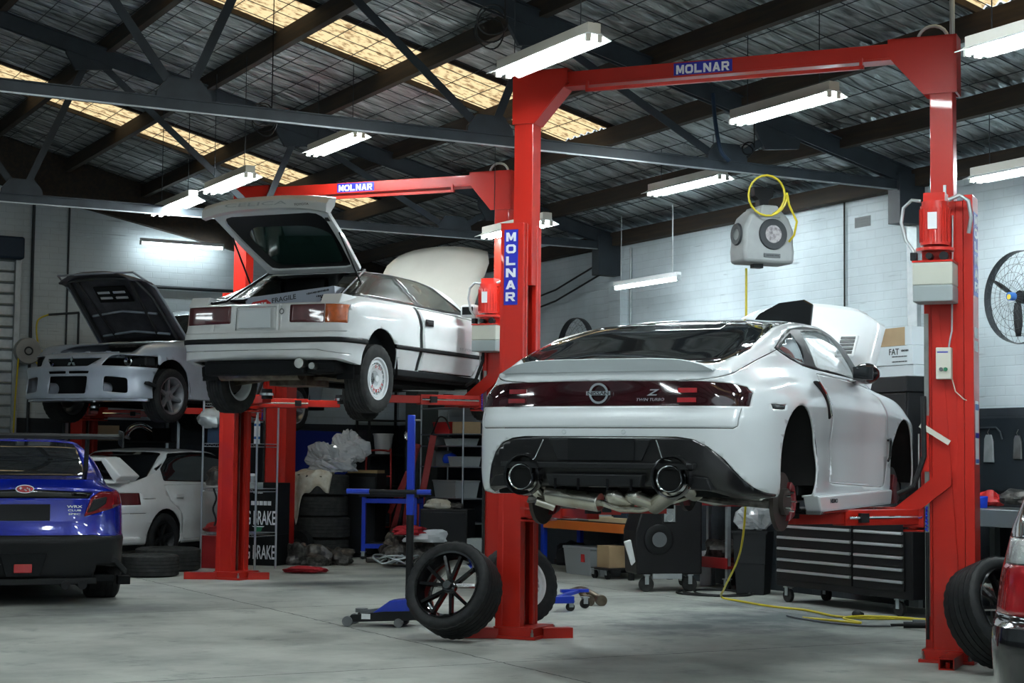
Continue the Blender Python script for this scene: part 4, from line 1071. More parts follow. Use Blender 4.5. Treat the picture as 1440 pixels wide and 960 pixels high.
def hatchback():
    t = thing('hatchback_car', 'white two-door hatchback with its tailgate open, raised on the middle lift', 'car', (-1.90,16.12,1.8), -24.5)
    plan = [(0,-.93),(.35,-.93),(.72,-.91),(.84,-.845),(.885,-.55),(.875,-.18),(.86,.45),(.86,1.0),(.86,1.6),(.855,2.05),(.855,2.35),(.84,2.75),(.76,3.12),(.45,3.32),(0,3.35)]
    lower = [
     ({0:.12,3:.1,5:.1,14:.1}, {0:.37,3:.36,5:.30,14:.25}),
     ({0:.02,3:.015,5:.05,7:.05,10:.03,14:.02}, {0:.41,3:.37,4:.33,5:.32,14:.28}),
     ({0:0,5:.025,7:.03,10:.01,14:0}, {0:.47,4:.45,5:.42,14:.38}),
     ({0:-.004,5:0,14:0}, .535),
     ({0:0,3:0,5:0,14:.02}, {0:.60,14:.56}),
     ({0:.03,3:.02,4:.004,5:.004,14:.05}, {0:.63,5:.68,14:.60}),
     ({0:.04,3:.03,4:.012,5:.014,7:.014,12:.03,14:.09}, {0:.74,5:.80,9:.78,14:.66}),
     ({0:.05,3:.04,4:.035,5:.045,7:.045,9:.045,12:.08,14:.2}, {0:.865,3:.865,4:.895,5:.915,7:.905,9:.885,11:.82,14:.72})]
    belt = ({0:0,1:.33,2:.66,3:.77,4:.80,5:.79,6:.785,7:.785,8:.785,9:.77,10:.73,11:.70,12:.60,13:.35,14:0},
            {0:-.80,1:-.80,2:-.78,3:-.72,4:-.52,5:-.18,6:.45,7:1.0,8:1.6,9:2.05,10:2.3,11:2.7,12:3.0,13:3.1,14:3.1},
            {0:.885,3:.90,4:.945,5:.955,6:.95,7:.94,8:.93,9:.915,10:.89,11:.84,12:.77,13:.75,14:.75})
    up_ = upper_std(.79, .57, -.62, .10, 1.28, 2.0, .92, .93, 1.30, belt)
    S = Shell(grid_bm(body_grid(plan, lower, up_, sharp=(3,8), nu=6, nv=4)), t, 'white_paint_old')
    for sg in (RT, LF):
        S.drop(circ(-.20,.33,.355), 'yz', sg); S.drop(circ(2.33,.33,.35), 'yz', sg)
        S.drop([(-.52,.1),(.12,.1),(.14,.3),(-.54,.3)], 'yz', sg); S.drop([(2.0,.1),(2.66,.1),(2.68,.3),(1.98,.3)], 'yz', sg)
    # black rub strip all round
    S.take('rub_strip', [(-1,.517),(1,.517),(1,.562),(-1,.562)], 'xz', lambda c: c.y < -.5, 'trim_black', gap=0, off=.006)
    for sg in (RT, LF):
        S.take('rub_strip', [(-.5,.520),(3.4,.520),(3.4,.558),(-.5,.558)], 'yz', lambda c, p=sg: p(c) and c.y >= -.5, 'trim_black', gap=0, off=.006)
    # lamps
    for sg in (-1, 1):
        pr = (lambda c: c.y < -.3 and c.x > 0) if sg > 0 else (lambda c: c.y < -.3 and c.x < 0)
        sp_ = .665 if sg > 0 else .80
        S.take('tail_lamp', rnd([(sg*.31,.700),(sg*sp_,.693),(sg*sp_,.862),(sg*.31,.862)], .015), 'xz', pr, 'lamp_deep_red', gap=.003)
        S.take('indicator_lamp', rnd([(sg*(sp_+.003),.693),(sg*.845,.69),(sg*.84,.857),(sg*(sp_+.003),.862)], .004), 'xz', lambda c, p=pr: p(c) and c.y < -.60, 'lamp_orange', gap=.002)
    # rear panel shut lines, plate
    for x in (.20,-.49): S.drop([(x-.002,.63),(x+.002,.63),(x+.002,.88),(x-.002,.88)], 'xz', bkp)
    S.drop([(-.85,.612),(.85,.612),(.85,.617),(-.85,.617)], 'xz', bkp)
    S.drop([(-.85,.452),(.60,.452),(.66,.44),(.85,.415),(.85,.418),(.66,.444),(.60,.456),(-.85,.456)], 'xz', bkp)
    S.take('plate_panel', rnd([(-.26,.635),(.17,.635),(.17,.85),(-.26,.85)], .01), 'xz', bkp, 'white_paint_old', gap=.003, off=-.012)
    MB().bb(-.215,.125,-.918,-.908,.655,.825).build('number_plate', 'carton_white', t, bevel=.003)
    MB().lathe([(0,.016),(-.006,.022),(0,.026)], 20, 'y', c=(.235,-.905,.80)).build('boot_lock', 'castor_grey', t)
    # side glass, door
    for sg in (1,-1):
        pr = (lambda c: c.x > .4 and c.z > .86) if sg > 0 else (lambda c: c.x < -.4 and c.z > .86)
        fr = rnd([(-.70,.957),(-.22,1.18),(.08,1.250),(.60,1.262),(1.0,1.245),(1.25,1.20),(1.80,.955),(1.2,.950),(.5,.958)], .012)
        fo = S.take('window_frame', fr, 'yz', pr, 'satin_black', gap=.002)
        bm = bmesh.new(); bm.from_mesh(fo.data); F = Shell(bm, t, 'satin_black')
        F.take('quarter_glass', rnd([(-.60,.978),(-.20,1.165),(.10,1.228),(.40,1.238),(.66,.972)], .015), 'yz', anyp, 'dusty_glass', gap=.001, thick=.004)
        F.take('door_glass', rnd([(.47,1.238),(.66,1.242),(1.0,1.222),(1.22,1.178),(1.68,.972),(.74,.972)], .015), 'yz', anyp, 'dusty_glass', gap=.001, thick=.004)
        bm.normal_update(); F.to_obj(list(bm.faces), 'window_frame', 'satin_black', t, .012); bm.free(); bpy.data.objects.remove(fo)
        prd = RT if sg > 0 else LF
        # the door stands slightly ajar at its rear edge
        dr = S.take('door', rnd([(.62,.948),(.68,.75),(.66,.5),(.62,.33),(1.78,.33),(1.96,.50),(1.96,.62),(1.90,.925),(1.2,.947)], .02), 'yz', lambda c, p=prd: p(c) and abs(c.x) > .7 and c.z < .96, 'white_paint_old', gap=.012 if sg > 0 else .005)
        MB().bb(sg*.853, sg*.862, .70, .86, .775, .84).build('door_handle', 'satin_black', dr, bevel=.006)
        MB().bb(sg*.857, sg*.868, .715, .845, .785, .815).build('handle_pull', 'trim_black', dr, bevel=.004)
        mm = MB().bb(sg*.86, sg*1.04, 1.42, 1.55, .915, 1.045); mi = mm.build('door_mirror', 'white_paint_old', t, bevel=.03)
        MB().bb(sg*.89, sg*1.01, 1.412, 1.419, .94, 1.02).build('mirror_glass', 'satin_black', mi, bevel=.004)
        S.take('door_gap_strip', [(.615,.95),(.668,.75),(.648,.5),(.612,.335),(.55,.335),(.575,.5),(.595,.75),(.54,.95)], 'yz', lambda c, p=prd: p(c) and abs(c.x) > .7 and c.z < .965, 'trim_black' if sg > 0 else 'white_paint_old', gap=0, off=-.012)  # right side: black strip stands for the shaded gap of the ajar door
        # spoiler ear left on the quarter panel
        MB().prism([(-.86,.865),(-.80,.955),(-.50,.945),(-.30,.935),(-.30,.92),(-.60,.90)], 'x', sg*.60, sg*.80).build('spoiler_end', 'white_paint_old', t, bevel=.008)
    text('ST-FOUR', .36, .026, 'spoiler_grey', t, (.868,1.60,.598), xd=(0,1,0))
    # tailgate opening
    S.drop([(-.58,-.84),(.58,-.84),(.60,-.55),(.52,.06),(-.52,.06),(-.60,-.55)], 'xy', lambda c: c.z > .872)
    ws = [(-.70,1.93),(.70,1.93),(.4,2.01),(-.4,2.01)]
    S.take('windscreen', [(-.545,1.30),(.545,1.30),(.71,1.87),(.60,1.96),(.3,2.0),(-.3,2.0),(-.60,1.96),(-.71,1.87)], 'xy', upz, 'dusty_glass', gap=.002, thick=.005)
    S.drop([(-.62,2.1),(.62,2.1),(.55,2.95),(-.55,2.95)], 'xy', lambda c: c.z > .7)
    S.finish('body')
    # boot opening seal and inside
    MB().tube([(-.585,-.80,.90),(-.60,-.55,.945),(-.53,.06,1.262),(.53,.06,1.262),(.60,-.55,.945),(.585,-.80,.90)], .014, 6).build('tailgate_seal', 'satin_black', t)
    MB().bb(-.70,.70,-.75,1.9,.42,.46).bb(-.74,.74,1.85,1.9,.42,.92).bb(-.72,-.70,-.6,.5,.42,.92).bb(.70,.72,-.6,.5,.42,.92).build('boot_floor', 'matt_black', t)
    seats(t, .65, .46, 'satin_black', .34)
    # engine parts under the lid
    MB().bb(-.5,.5,2.2,2.8,.4,.62).build('engine', 'satin_black', t, bevel=.03)
    # packaging inside the boot is its own thing (below)
    # the tailgate: hinge at roof, swung up
    HZ = Vector((0,.06,1.275)); ang = math.atan2(.52, .95)
    d = Vector((0,-math.cos(ang),math.sin(ang))); nn = Vector((0,math.sin(ang),math.cos(ang)))   # along the gate, outward normal (up/forward)
    def TG(x, a, h=0): return HZ+Vector((x,0,0))+d*a+nn*h
    outer = [(-.50,.0),(.50,.0),(.565,.45),(.60,.90),(.62,1.0),(.60,1.07),(-.60,1.07),(-.62,1.0),(-.60,.90),(-.565,.45)]
    def loopP(P, h): return [TG(x, a, h) for x, a in P]
    ins = rnd([(-.44,.07),(.44,.07),(.50,.45),(.535,.84),(.47,.93),(-.47,.93),(-.535,.84),(-.50,.45)], .05, 3)
    # frame = outer loop / inner loop strips with thickness
    def frame_mesh(O, I, h0, h1):
        n = 64
        def res(P):
            P = [Vector(p) for p in P]; L = [0]
            for i in range(len(P)): L.append(L[-1]+(P[(i+1)%len(P)]-P[i]).length)
            return P, L
        def angpt(P, th):
            # ray cast from centre
            c = Vector((0,.52)); dd = Vector((math.sin(th), -math.cos(th))); best = None
            for i in range(len(P)):
                a = Vector(P[i])-c; b_ = Vector(P[(i+1)%len(P)])-c; e = b_-a
                den = dd.x*e.y-dd.y*e.x
                if abs(den) < 1e-9: continue
                t_ = (a.x*e.y-a.y*e.x)/den; u = (a.x*dd.y-a.y*dd.x)/den
                if t_ > 0 and -1e-6 <= u <= 1+1e-6: best = t_ if best is None else max(best, t_)
            return c+dd*best
        vs = []; 
        for k in range(n):
            th = 2*PI*k/n; o = angpt(O, th); i_ = angpt(I, th)
            vs += [TG(o.x,o.y,h1), TG(i_.x,i_.y,h1), TG(i_.x,i_.y,h0), TG(o.x,o.y,h0)]
        fs = [(k*4+j, k*4+(j+1)%4, ((k+1)%n)*4+(j+1)%4, ((k+1)%n)*4+j) for k in range(n) for j in range(4)]
        return MB().add(vs, fs)
    tg = frame_mesh(outer, ins, -.03, .01).build('tailgate', 'white_paint_old', t, smooth=30, bevel=.004)
    MB().add([TG(*p, -.004) for p in ins]+[TG(*p, .004) for p in ins], [tuple(range(len(ins))), tuple(range(2*len(ins)-1, len(ins)-1, -1))]).build('tailgate_glass', 'hatch_glass', tg)
    b = frame_mesh(rnd([(-.45,.06),(.45,.06),(.545,.85),(.48,.94),(-.48,.94),(-.545,.85)], .05), rnd([(-.35,.12),(.38,.12),(.47,.60),(.30,.72),(-.30,.74),(-.42,.60)], .09), -.009, -.004); b.build('glass_border', 'satin_black', tg)
    # the tail spoiler blade carried by the gate: deep white band facing the camera
    e0, e1 = 1.00, 1.09
    band = MB(); vs = []
    for k in range(21):
        x = -.66+1.32*k/20; u = abs(x)/.66; dz = -.05*u**3
        p = TG(x, 1.055+dz*.4, .0)
        vs += [p+Vector((0,.03,-.055+dz)), p+Vector((0,-.035,-.045+dz)), p+Vector((0,-.03,.03+dz)), p+Vector((0,.02,.075+dz)), p+Vector((0,.14,.09+dz*.7)), p+Vector((0,.12,.03+dz))]
    fs = [(k*6+i, k*6+(i+1)%6, (k+1)*6+(i+1)%6, (k+1)*6+i) for k in range(20) for i in range(6)]+[tuple(range(6)), tuple(120+i for i in range(5,-1,-1))]
    band.add(vs, fs).build('gate_spoiler', 'white_paint_old', tg, smooth=40)
    text('CELICA', .66, .032, 'spoiler_grey', tg, TG(-.05,1.055,0)+Vector((0,-.060,-.005)), up=(0,.05,1), slant=.3)
    text('TOYOTA', .15, .020, 'ink', tg, TG(.43,1.055,0)+Vector((0,-.060,-.03)), up=(0,.05,1))
    MB().tube([(-.60,-.10,1.09), tuple(TG(-.575,.62,-.03))], .009).build('gas_strut', 'satin_black', t)
    MB().tube([(.60,-.10,1.09), tuple(TG(.575,.62,-.03))], .009).build('gas_strut', 'satin_black', t)
    MB().box(TG(.555,.82,-.03), (.03,.05,.03)).build('latch_bracket', 'satin_black', tg)
    # bonnet raised at the front
    vs = []; n = 10
    for i in range(n+1):
        u = i/n
        for j in range(n+1):
            v = j/n*2-1; w_ = .66-.05*u-.07*max(0,u-.8)*5*abs(v)**2
            vs.append((v*w_, 2.02+.72*u-.04*(1-v*v), .93+.86*u-.05*max(0,u-.85)*6*abs(v)**2+.03*(1-v*v)))
    MB().add(vs, [(i*(n+1)+j, i*(n+1)+j+1, (i+1)*(n+1)+j+1, (i+1)*(n+1)+j) for i in range(n) for j in range(n)]).build('bonnet', 'cream_paint', t, smooth=60, solid=.025)
    # underside
    wells(t, (-.20, 2.33), .36, .33, xo=.845, xi=.45)
    floorpan(t, (-.60, 3.0), (-.20, 2.33), z=.26, xw=.66, R=.34)
    MB().bb(-.62,.45,-.86,-.60,.235,.37).bb(.40,.72,-.8,-.5,.25,.37).build('rear_valance', 'matt_black', t, bevel=.03)
    MB().cyl((-.55,-.66,.27),(.30,-.66,.27),.075,20).build('silencer', 'burnt_steel', t, smooth=40)
    MB().cyl((.42,-.90,.335),(.40,-.60,.33),.045,20).cyl((.54,-.88,.31),(.52,-.6,.31),.030,16).build('tail_pipe', 'steel', t, smooth=40)
    MB().tube([(-.7,-.2,.2),(-.3,-.25,.24),(.3,-.25,.24),(.7,-.2,.2)], .03).bb(-.2,.2,-.4,0,.16,.3).build('rear_axle', 'burnt_steel', t)
    for sg in (-1,1):
        MB().bb(sg*.72-.085, sg*.72+.085, -.60, -.58, .20, .40).build('mud_flap', 'matt_black', t)
        MB().prism([(.14,.27),(.10,.335),(1.96,.335),(2.0,.27)], 'x', sg*.74, sg*.825).build('side_skirt', 'matt_black', t, bevel=.01)
    for sg in (-1,1):
        wheel(t, (sg*.745,-.20,.225), .315, .192, .20, 'turbine', 'white_paint', sg, tyre='rubber_dusty')
        wheel(t, (sg*.745,2.33,.22), .315, .192, .20, 'turbine', 'white_paint', sg, tyre='rubber_dusty')
    # red maker's letters on the visible rear rim
    wv = [o for o in bpy.data.objects if o.parent == t and o.name.startswith('wheel') and not o.name.startswith('wheel_well')]
    for w_ in wv:
        c = sum((v.co for v in w_.data.vertices), Vector())/len(w_.data.vertices)
        if c.x < 0: continue
        for k, ch in enumerate('O.Z.RACING'):
            a = R_(100-k*17) if k < 4 else R_(60-k*22)
            text(ch, .012 if ch == '.' else .024, .010 if ch == '.' else .030, 'red_ink', w_, (c.x+.0775, c.y+.112*math.cos(a), c.z+.112*math.sin(a)), xd=(0,math.sin(a),-math.cos(a)), up=(0,math.cos(a),math.sin(a)), bold=.02)
    return t
C = hatchback()
# printed carton lying in the open boot
bx = thing('printed_carton', 'white printed carton lying in the open boot of the raised hatchback', 'box', tuple((C.matrix_world if False else Matrix.Translation((-1.90,16.12,1.8)) @ Matrix.Rotation(R_(-24.5),4,'Z')) @ Vector((.10,-.34,.50))), -24.5)
bx.rotation_euler = (0, R_(-5), R_(-24.5)); bx.location.z -= .03
MB().box((0,0,.29), (.96,.30,.52)).build('carton', 'carton_blue', bx, bevel=.004)
text('FRAGILE', .26, .045, 'ink', bx, (-.06,-.152,.495), xd=(1,0,.04), bold=.01)
MB().prism([(-.46,.44),(-.40,.50),(-.25,.51),(-.20,.47),(-.26,.44)], 'y', -.1525, -.150).build('logo_patch', 'red_ink', bx); dashes(.16, .025, 'label_white', bx, (-.33,-.1525,.474), n=5)
dashes(.24, .018, 'ink', bx, (.30,-.1505,.515), xd=(1,0,.05), n=14); dashes(.10, .016, 'ink', bx, (.33,-.1505,.475), n=5)

def saloon_blue():
    t = thing('sports_saloon', 'bright blue saloon with black rear wing parked at the left edge', 'car', (-4.47,15.52,0), 20)
    plan = [(0,-.98),(.35,-.97),(.62,-.92),(.80,-.80),(.89,-.50),(.915,0),(.90,.5),(.89,1.1),(.89,1.7),(.90,2.3),(.915,2.67),(.88,3.1),(.75,3.4),(.4,3.55),(0,3.58)]
    lower = [({0:.14,3:.12,5:.08,14:.1}, {0:.22,5:.18,14:.18}), ({0:.05,3:.04,5:.03,14:.03}, {0:.26,5:.21,14:.2}), ({0:.02,3:.015,5:0,7:.03,14:0}, .42), ({0:-.005,3:-.005,5:0,7:.02,14:0}, .57),
      ({0:.02,3:.015,5:0,7:.02,14:.03}, {0:.63,14:.6}), ({0:.05,3:.035,4:.01,5:0,7:.02,14:.06}, {0:.74,14:.68}), ({0:.06,3:.05,4:.02,5:.01,7:.025,12:.05,14:.12}, {0:.90,5:.86,10:.82,14:.72}), ({0:.05,3:.06,4:.045,5:.04,7:.04,9:.05,12:.1,14:.22}, {0:1.0,3:.985,4:.97,5:.955,8:.95,10:.90,14:.78})]
    belt = ({0:0,1:.34,2:.58,3:.66,4:.735,5:.79,6:.80,7:.80,8:.79,9:.75,10:.72,11:.66,12:.55,13:.3,14:0}, {0:-.87,1:-.86,2:-.80,3:-.72,4:-.50,5:0,6:.5,7:1.1,8:1.7,9:2.25,10:2.6,11:3.0,12:3.25,13:3.35,14:3.38}, {0:1.09,2:1.085,3:1.05,4:1.03,5:1.03,7:1.0,8:.98,10:.95,12:.86,14:.84})
    up_ = upper_std(.79, .56, -.30, .42, 1.55, 2.35, 1.10, 1.0, 1.47, belt)
    S = Shell(grid_bm(body_grid(plan, lower, up_, sharp=(3,8), nu=6, nv=4)), t, 'blue_paint')
    for sg in (RT, LF):
        S.drop(circ(0,.34,.375), 'yz', sg); S.drop(circ(2.67,.34,.375), 'yz', sg)
        S.drop([(-.35,.1),(.35,.1),(.37,.3),(-.37,.3)], 'yz', sg); S.drop([(2.33,.1),(3.01,.1),(3.04,.3),(2.3,.3)], 'yz', sg)
    for sg in (1,-1): S.drop([(sg*.56,.1),(sg*1,.1),(sg*1,.30),(sg*.62,.35)], 'xz', lambda c: c.y < -.28)
    S.take('rear_bumper', [(-1,.1),(1,.1),(1,.60),(.66,.60),(.6,.612),(-.6,.612),(-.66,.60),(-1,.60)], 'xz', lambda c: c.y < -.28, 'satin_black', gap=.003)
    for sg in (-1, 1):
        pr = lambda c, s_=sg: c.y < -.35 and c.x*s_ > 0
        S.take('tail_lamp', rnd([(sg*.50,.765),(sg*.56,.93),(sg*.64,.985),(sg*.93,.985),(sg*.93,.90),(sg*.78,.84)], .02), 'xz', pr, 'lamp_red', gap=.003)
    for o in [q for q in bpy.data.objects if q.parent == t and q.name.startswith('tail_lamp')]:
        c = sum((v.co for v in o.data.vertices), Vector())/len(o.data.vertices); sg = 1 if c.x > 0 else -1
        MB().prism([(sg*.53,.80),(sg*.585,.915),(sg*.70,.94),(sg*.69,.88),(sg*.60,.82)], 'y', -.905, -.84).build('lamp_centre', 'satin_black', o, bevel=.01)
    S.take('boot_band', [(-.54,.925),(.54,.925),(.575,.975),(.0,1.005),(-.575,.975)], 'xz', lambda c: c.y < -.6, 'gloss_black', gap=.003)
    bd = MB().prism(circ(0,1.005,.078,24,.036), 'y', -.945, -.93).build('badge', 'chrome', t)
    MB().prism(circ(0,1.005,.070,24,.030), 'y', -.949, -.945).build('badge_face', 'lamp_bright_red', bd)
    for x, z, r in ((-.035,1.012,.012),(.0,1.0,.006),(.02,1.012,.006),(.035,1.004,.007),(.01,.992,.006),(.04,.992,.006)):
        MB().box((x,-.950,z), (r*2,.002,r*.5)).box((x,-.950,z), (r*.5,.002,r*2)).build('badge_star', 'chrome', bd)
    MB().bb(-.215,.215,-.945,-.93,.735,.875).build('number_plate', 'oily' if False else 'trim_black', t, bevel=.004)
    for k, (s_, w_) in enumerate((('WRX',.13),('CLUB',.11),('SPEC',.10))):
        text(s_, w_, .022 if k == 0 else .016, 'chrome', t, (.42,-.928,.855-k*.032), bold=.015)
    MB().bb(-.075,.075,-1.0,-.985,.295,.37).build('fog_lamp', 'lamp_bright_red', t, bevel=.006)
    MB().prism([(-.20,.46),(.20,.46),(.14,.26),(-.14,.26)], 'y', -.995, -.96).build('diffuser_centre', 'matt_black', t, bevel=.01)
    MB().bb(-.62,.62,-.96,-.86,.19,.245).build('diffuser', 'trim_black', t, bevel=.008)
    for x in (-.50,-.36,.36,.50):
        MB().cyl((x,-.97,.185),(x,-.6,.19),.038,20).build('tail_pipe', 'satin_black', t, smooth=40)
    for sg in (-1,1):
        MB().prism([(sg*.56,.45),(sg*.76,.45),(sg*.90,.30),(sg*.88,.26),(sg*.78,.36),(sg*.55,.36)], 'y', -.82, -.55).build('arch_trim', 'trim_black', t, bevel=.01)
        MB().bb(sg*.90-.06, sg*.90+.05, -.62, -.50, .16, .235).build('side_splitter', 'matt_black', t, bevel=.005)
    rw = rnd([(-.52,-.26),(.52,-.26),(.60,-.20),(.53,.38),(-.53,.38),(-.60,-.20)], .03)
    S.take('rear_window', rw, 'xy', lambda c: c.z > 1.05, 'car_glass', gap=.003)
    S.take('windscreen', [(-.55,1.58),(.55,1.58),(.70,2.24),(.3,2.36),(-.3,2.36),(-.70,2.24)], 'xy', lambda c: c.z > 1.0, 'car_glass', gap=.003)
    for sg in (1,-1):
        pr = (lambda c: c.x > .4 and c.z > .98) if sg > 0 else (lambda c: c.x < -.4 and c.z > .98)
        S.take('side_windows', rnd([(.10,1.06),(.45,1.36),(.8,1.40),(1.3,1.39),(1.55,1.33),(2.05,1.04),(1.0,1.03)], .02), 'yz', pr, 'car_glass', gap=.003)
    S.finish('body')
    # roof mounted / boot mounted wing
    wg = MB(); prof = [(-.99,1.435),(-.96,1.462),(-.78,1.485),(-.74,1.475),(-.80,1.458),(-.94,1.434)]
    wg.prism(prof, 'x', -.80, .80); W_ = wg.build('rear_wing', 'matt_black', t, smooth=30)
    for sg in (-1,1):
        MB().prism([(-1.02,1.36),(-1.02,1.50),(-.72,1.52),(-.72,1.40)], 'x', sg*.80, sg*.812).build('end_plate', 'satin_black', W_)
        MB().prism([(-.93,1.43),(-.80,1.45),(-.70,1.20),(-.58,1.08),(-.72,1.06),(-.84,1.16)], 'x', sg*.52-.012, sg*.52+.012).build('wing_stand', 'satin_black', W_)
    wells(t, (0, 2.67), .385, .34, xo=.885, xi=.5)
    floorpan(t, (-.85, 3.3), (0, 2.67), z=.2, R=.37)
    for sg in (-1,1):
        wheel(t, (sg*.765,0,.335), .335, .238, .30, 'twin', 'gunmetal', sg); wheel(t, (sg*.80,2.67,.335), .335, .238, .245, 'twin', 'gunmetal', sg)
    return t
saloon_blue()

def saloon_white():
    t = thing('parked_saloon', 'white saloon with big rear spoiler parked under the back left lift', 'car', (-4.87,20.75,0), -23)
    plan = [(0,-.90),(.35,-.89),(.62,-.86),(.76,-.76),(.825,-.48),(.845,0),(.84,.5),(.84,1.1),(.84,1.7),(.84,2.2),(.845,2.52),(.82,2.9),(.74,3.15),(.4,3.28),(0,3.30)]
    lower = [({0:.12,5:.08,14:.1}, .24), ({0:.03,5:.03,14:.03}, .28), ({0:0,5:.02,14:0}, .40), ({0:0,5:0,14:0}, .52), ({0:.02,5:0,14:.02}, .62), ({0:.03,5:0,14:.05}, .70), ({0:.05,3:.04,5:.015,14:.1}, {0:.86,5:.80,14:.70}), ({0:.07,3:.07,5:.05,12:.08,14:.2}, {0:.96,5:.92,10:.88,14:.76})]
    belt = ({0:0,1:.33,2:.58,3:.68,4:.745,5:.765,7:.77,8:.765,9:.73,10:.70,11:.66,12:.55,13:.3,14:0}, {0:-.78,2:-.76,3:-.70,4:-.48,5:0,6:.5,7:1.1,8:1.7,9:2.1,10:2.4,11:2.8,12:3.0,13:3.1,14:3.1}, {0:.985,4:.985,5:.97,7:.955,8:.94,10:.90,12:.82,14:.80})
    up_ = upper_std(.76, .55, -.20, .40, 1.45, 2.10, .99, .95, 1.40, belt)
    S = Shell(grid_bm(body_grid(plan, lower, up_, sharp=(8,), nu=5, nv=4)), t, 'white_paint_old')
    for sg in (RT, LF):
        S.drop(circ(0,.33,.345), 'yz', sg); S.drop(circ(2.52,.33,.345), 'yz', sg)
    for sg in (-1,1):
        pr = lambda c, s_=sg: c.y < -.3 and c.x*s_ > 0
        S.take('tail_lamp', rnd([(sg*.42,.725),(sg*.42,.865),(sg*.95,.865),(sg*.95,.725)], .02), 'xz', lambda c, p=pr: p(c) and c.y < -.5, 'lamp_deep_red', gap=.003)
    S.take('rear_window', rnd([(-.50,-.17),(.50,-.17),(.58,-.12),(.50,.36),(-.50,.36),(-.58,-.12)], .03), 'xy', lambda c: c.z > .98, 'car_glass', gap=.003)
    S.take('windscreen', [(-.53,1.48),(.53,1.48),(.66,2.0),(.3,2.1),(-.3,2.1),(-.66,2.0)], 'xy', lambda c: c.z > .95, 'car_glass', gap=.003)
    for sg in (1,-1):
        pr = (lambda c: c.x > .4 and c.z > .93) if sg > 0 else (lambda c: c.x < -.4 and c.z > .93)
        S.take('side_windows', rnd([(.06,1.0),(.10,1.14),(.42,1.335),(.9,1.355),(1.3,1.345),(1.5,1.29),(1.98,.985),(1.0,.98)], .03), 'yz', pr, 'car_glass', gap=.003)
        prd = RT if sg > 0 else LF
        dr = S.take('door', rnd([(.02,.955),(.10,.75),(.34,.62),(.40,.30),(1.9,.30),(1.95,.93),(1.0,.955)], .04), 'yz', lambda c, p=prd: p(c) and abs(c.x) > .68 and c.z < .965, 'white_paint_old', gap=.004)
        MB().bb(sg*.838, sg*.850, .20, .36, .80, .84).build('door_handle', 'white_paint_old', dr, bevel=.006)
        S.drop([(-.40,.79),(-.20,.79),(-.20,.795),(-.40,.795)], 'yz', prd)
    S.drop([(-.9,.625),(.9,.625),(.9,.630),(-.9,.630)], 'xz', lambda c: c.y < -.34)
    S.finish('body')
    # tall hooped boot spoiler
    w_ = MB(); 
    w_.prism([(-.93,1.235),(-.90,1.275),(-.66,1.285),(-.62,1.255),(-.70,1.23)], 'x', -.60, .60)
    for sg in (-1,1):
        w_.add([(sg*.56,-.93,1.235),(sg*.60,-.92,1.28),(sg*.60,-.62,1.285),(sg*.56,-.64,1.235),(sg*.72,-.88,.985),(sg*.79,-.86,1.06),(sg*.77,-.44,1.06),(sg*.70,-.46,.985)], [(0,1,5,4),(1,2,6,5),(2,3,7,6),(3,0,4,7),(0,3,2,1),(4,5,6,7)])
    w_.prism([(-.90,.975),(-.86,1.02),(-.60,1.02),(-.58,.98)], 'x', -.74, .74)
    w_.build('boot_spoiler', 'white_paint_old', t, bevel=.015)
    wells(t, (0, 2.52), .355, .33, xo=.815, xi=.48); floorpan(t, (-.8, 3.0), (0, 2.52), z=.2, R=.34)
    MB().bb(.50,.83,-.86,-.46,.27,.36).build('bumper_corner', 'white_paint_old', t, bevel=.03)
    for sg in (-1,1):
        wheel(t, (sg*.735,0,.31), .31, .21, .205, 'six', 'satin_black', sg); wheel(t, (sg*.735,2.52,.31), .31, .21, .205, 'six', 'satin_black', sg)
    return t
saloon_white()

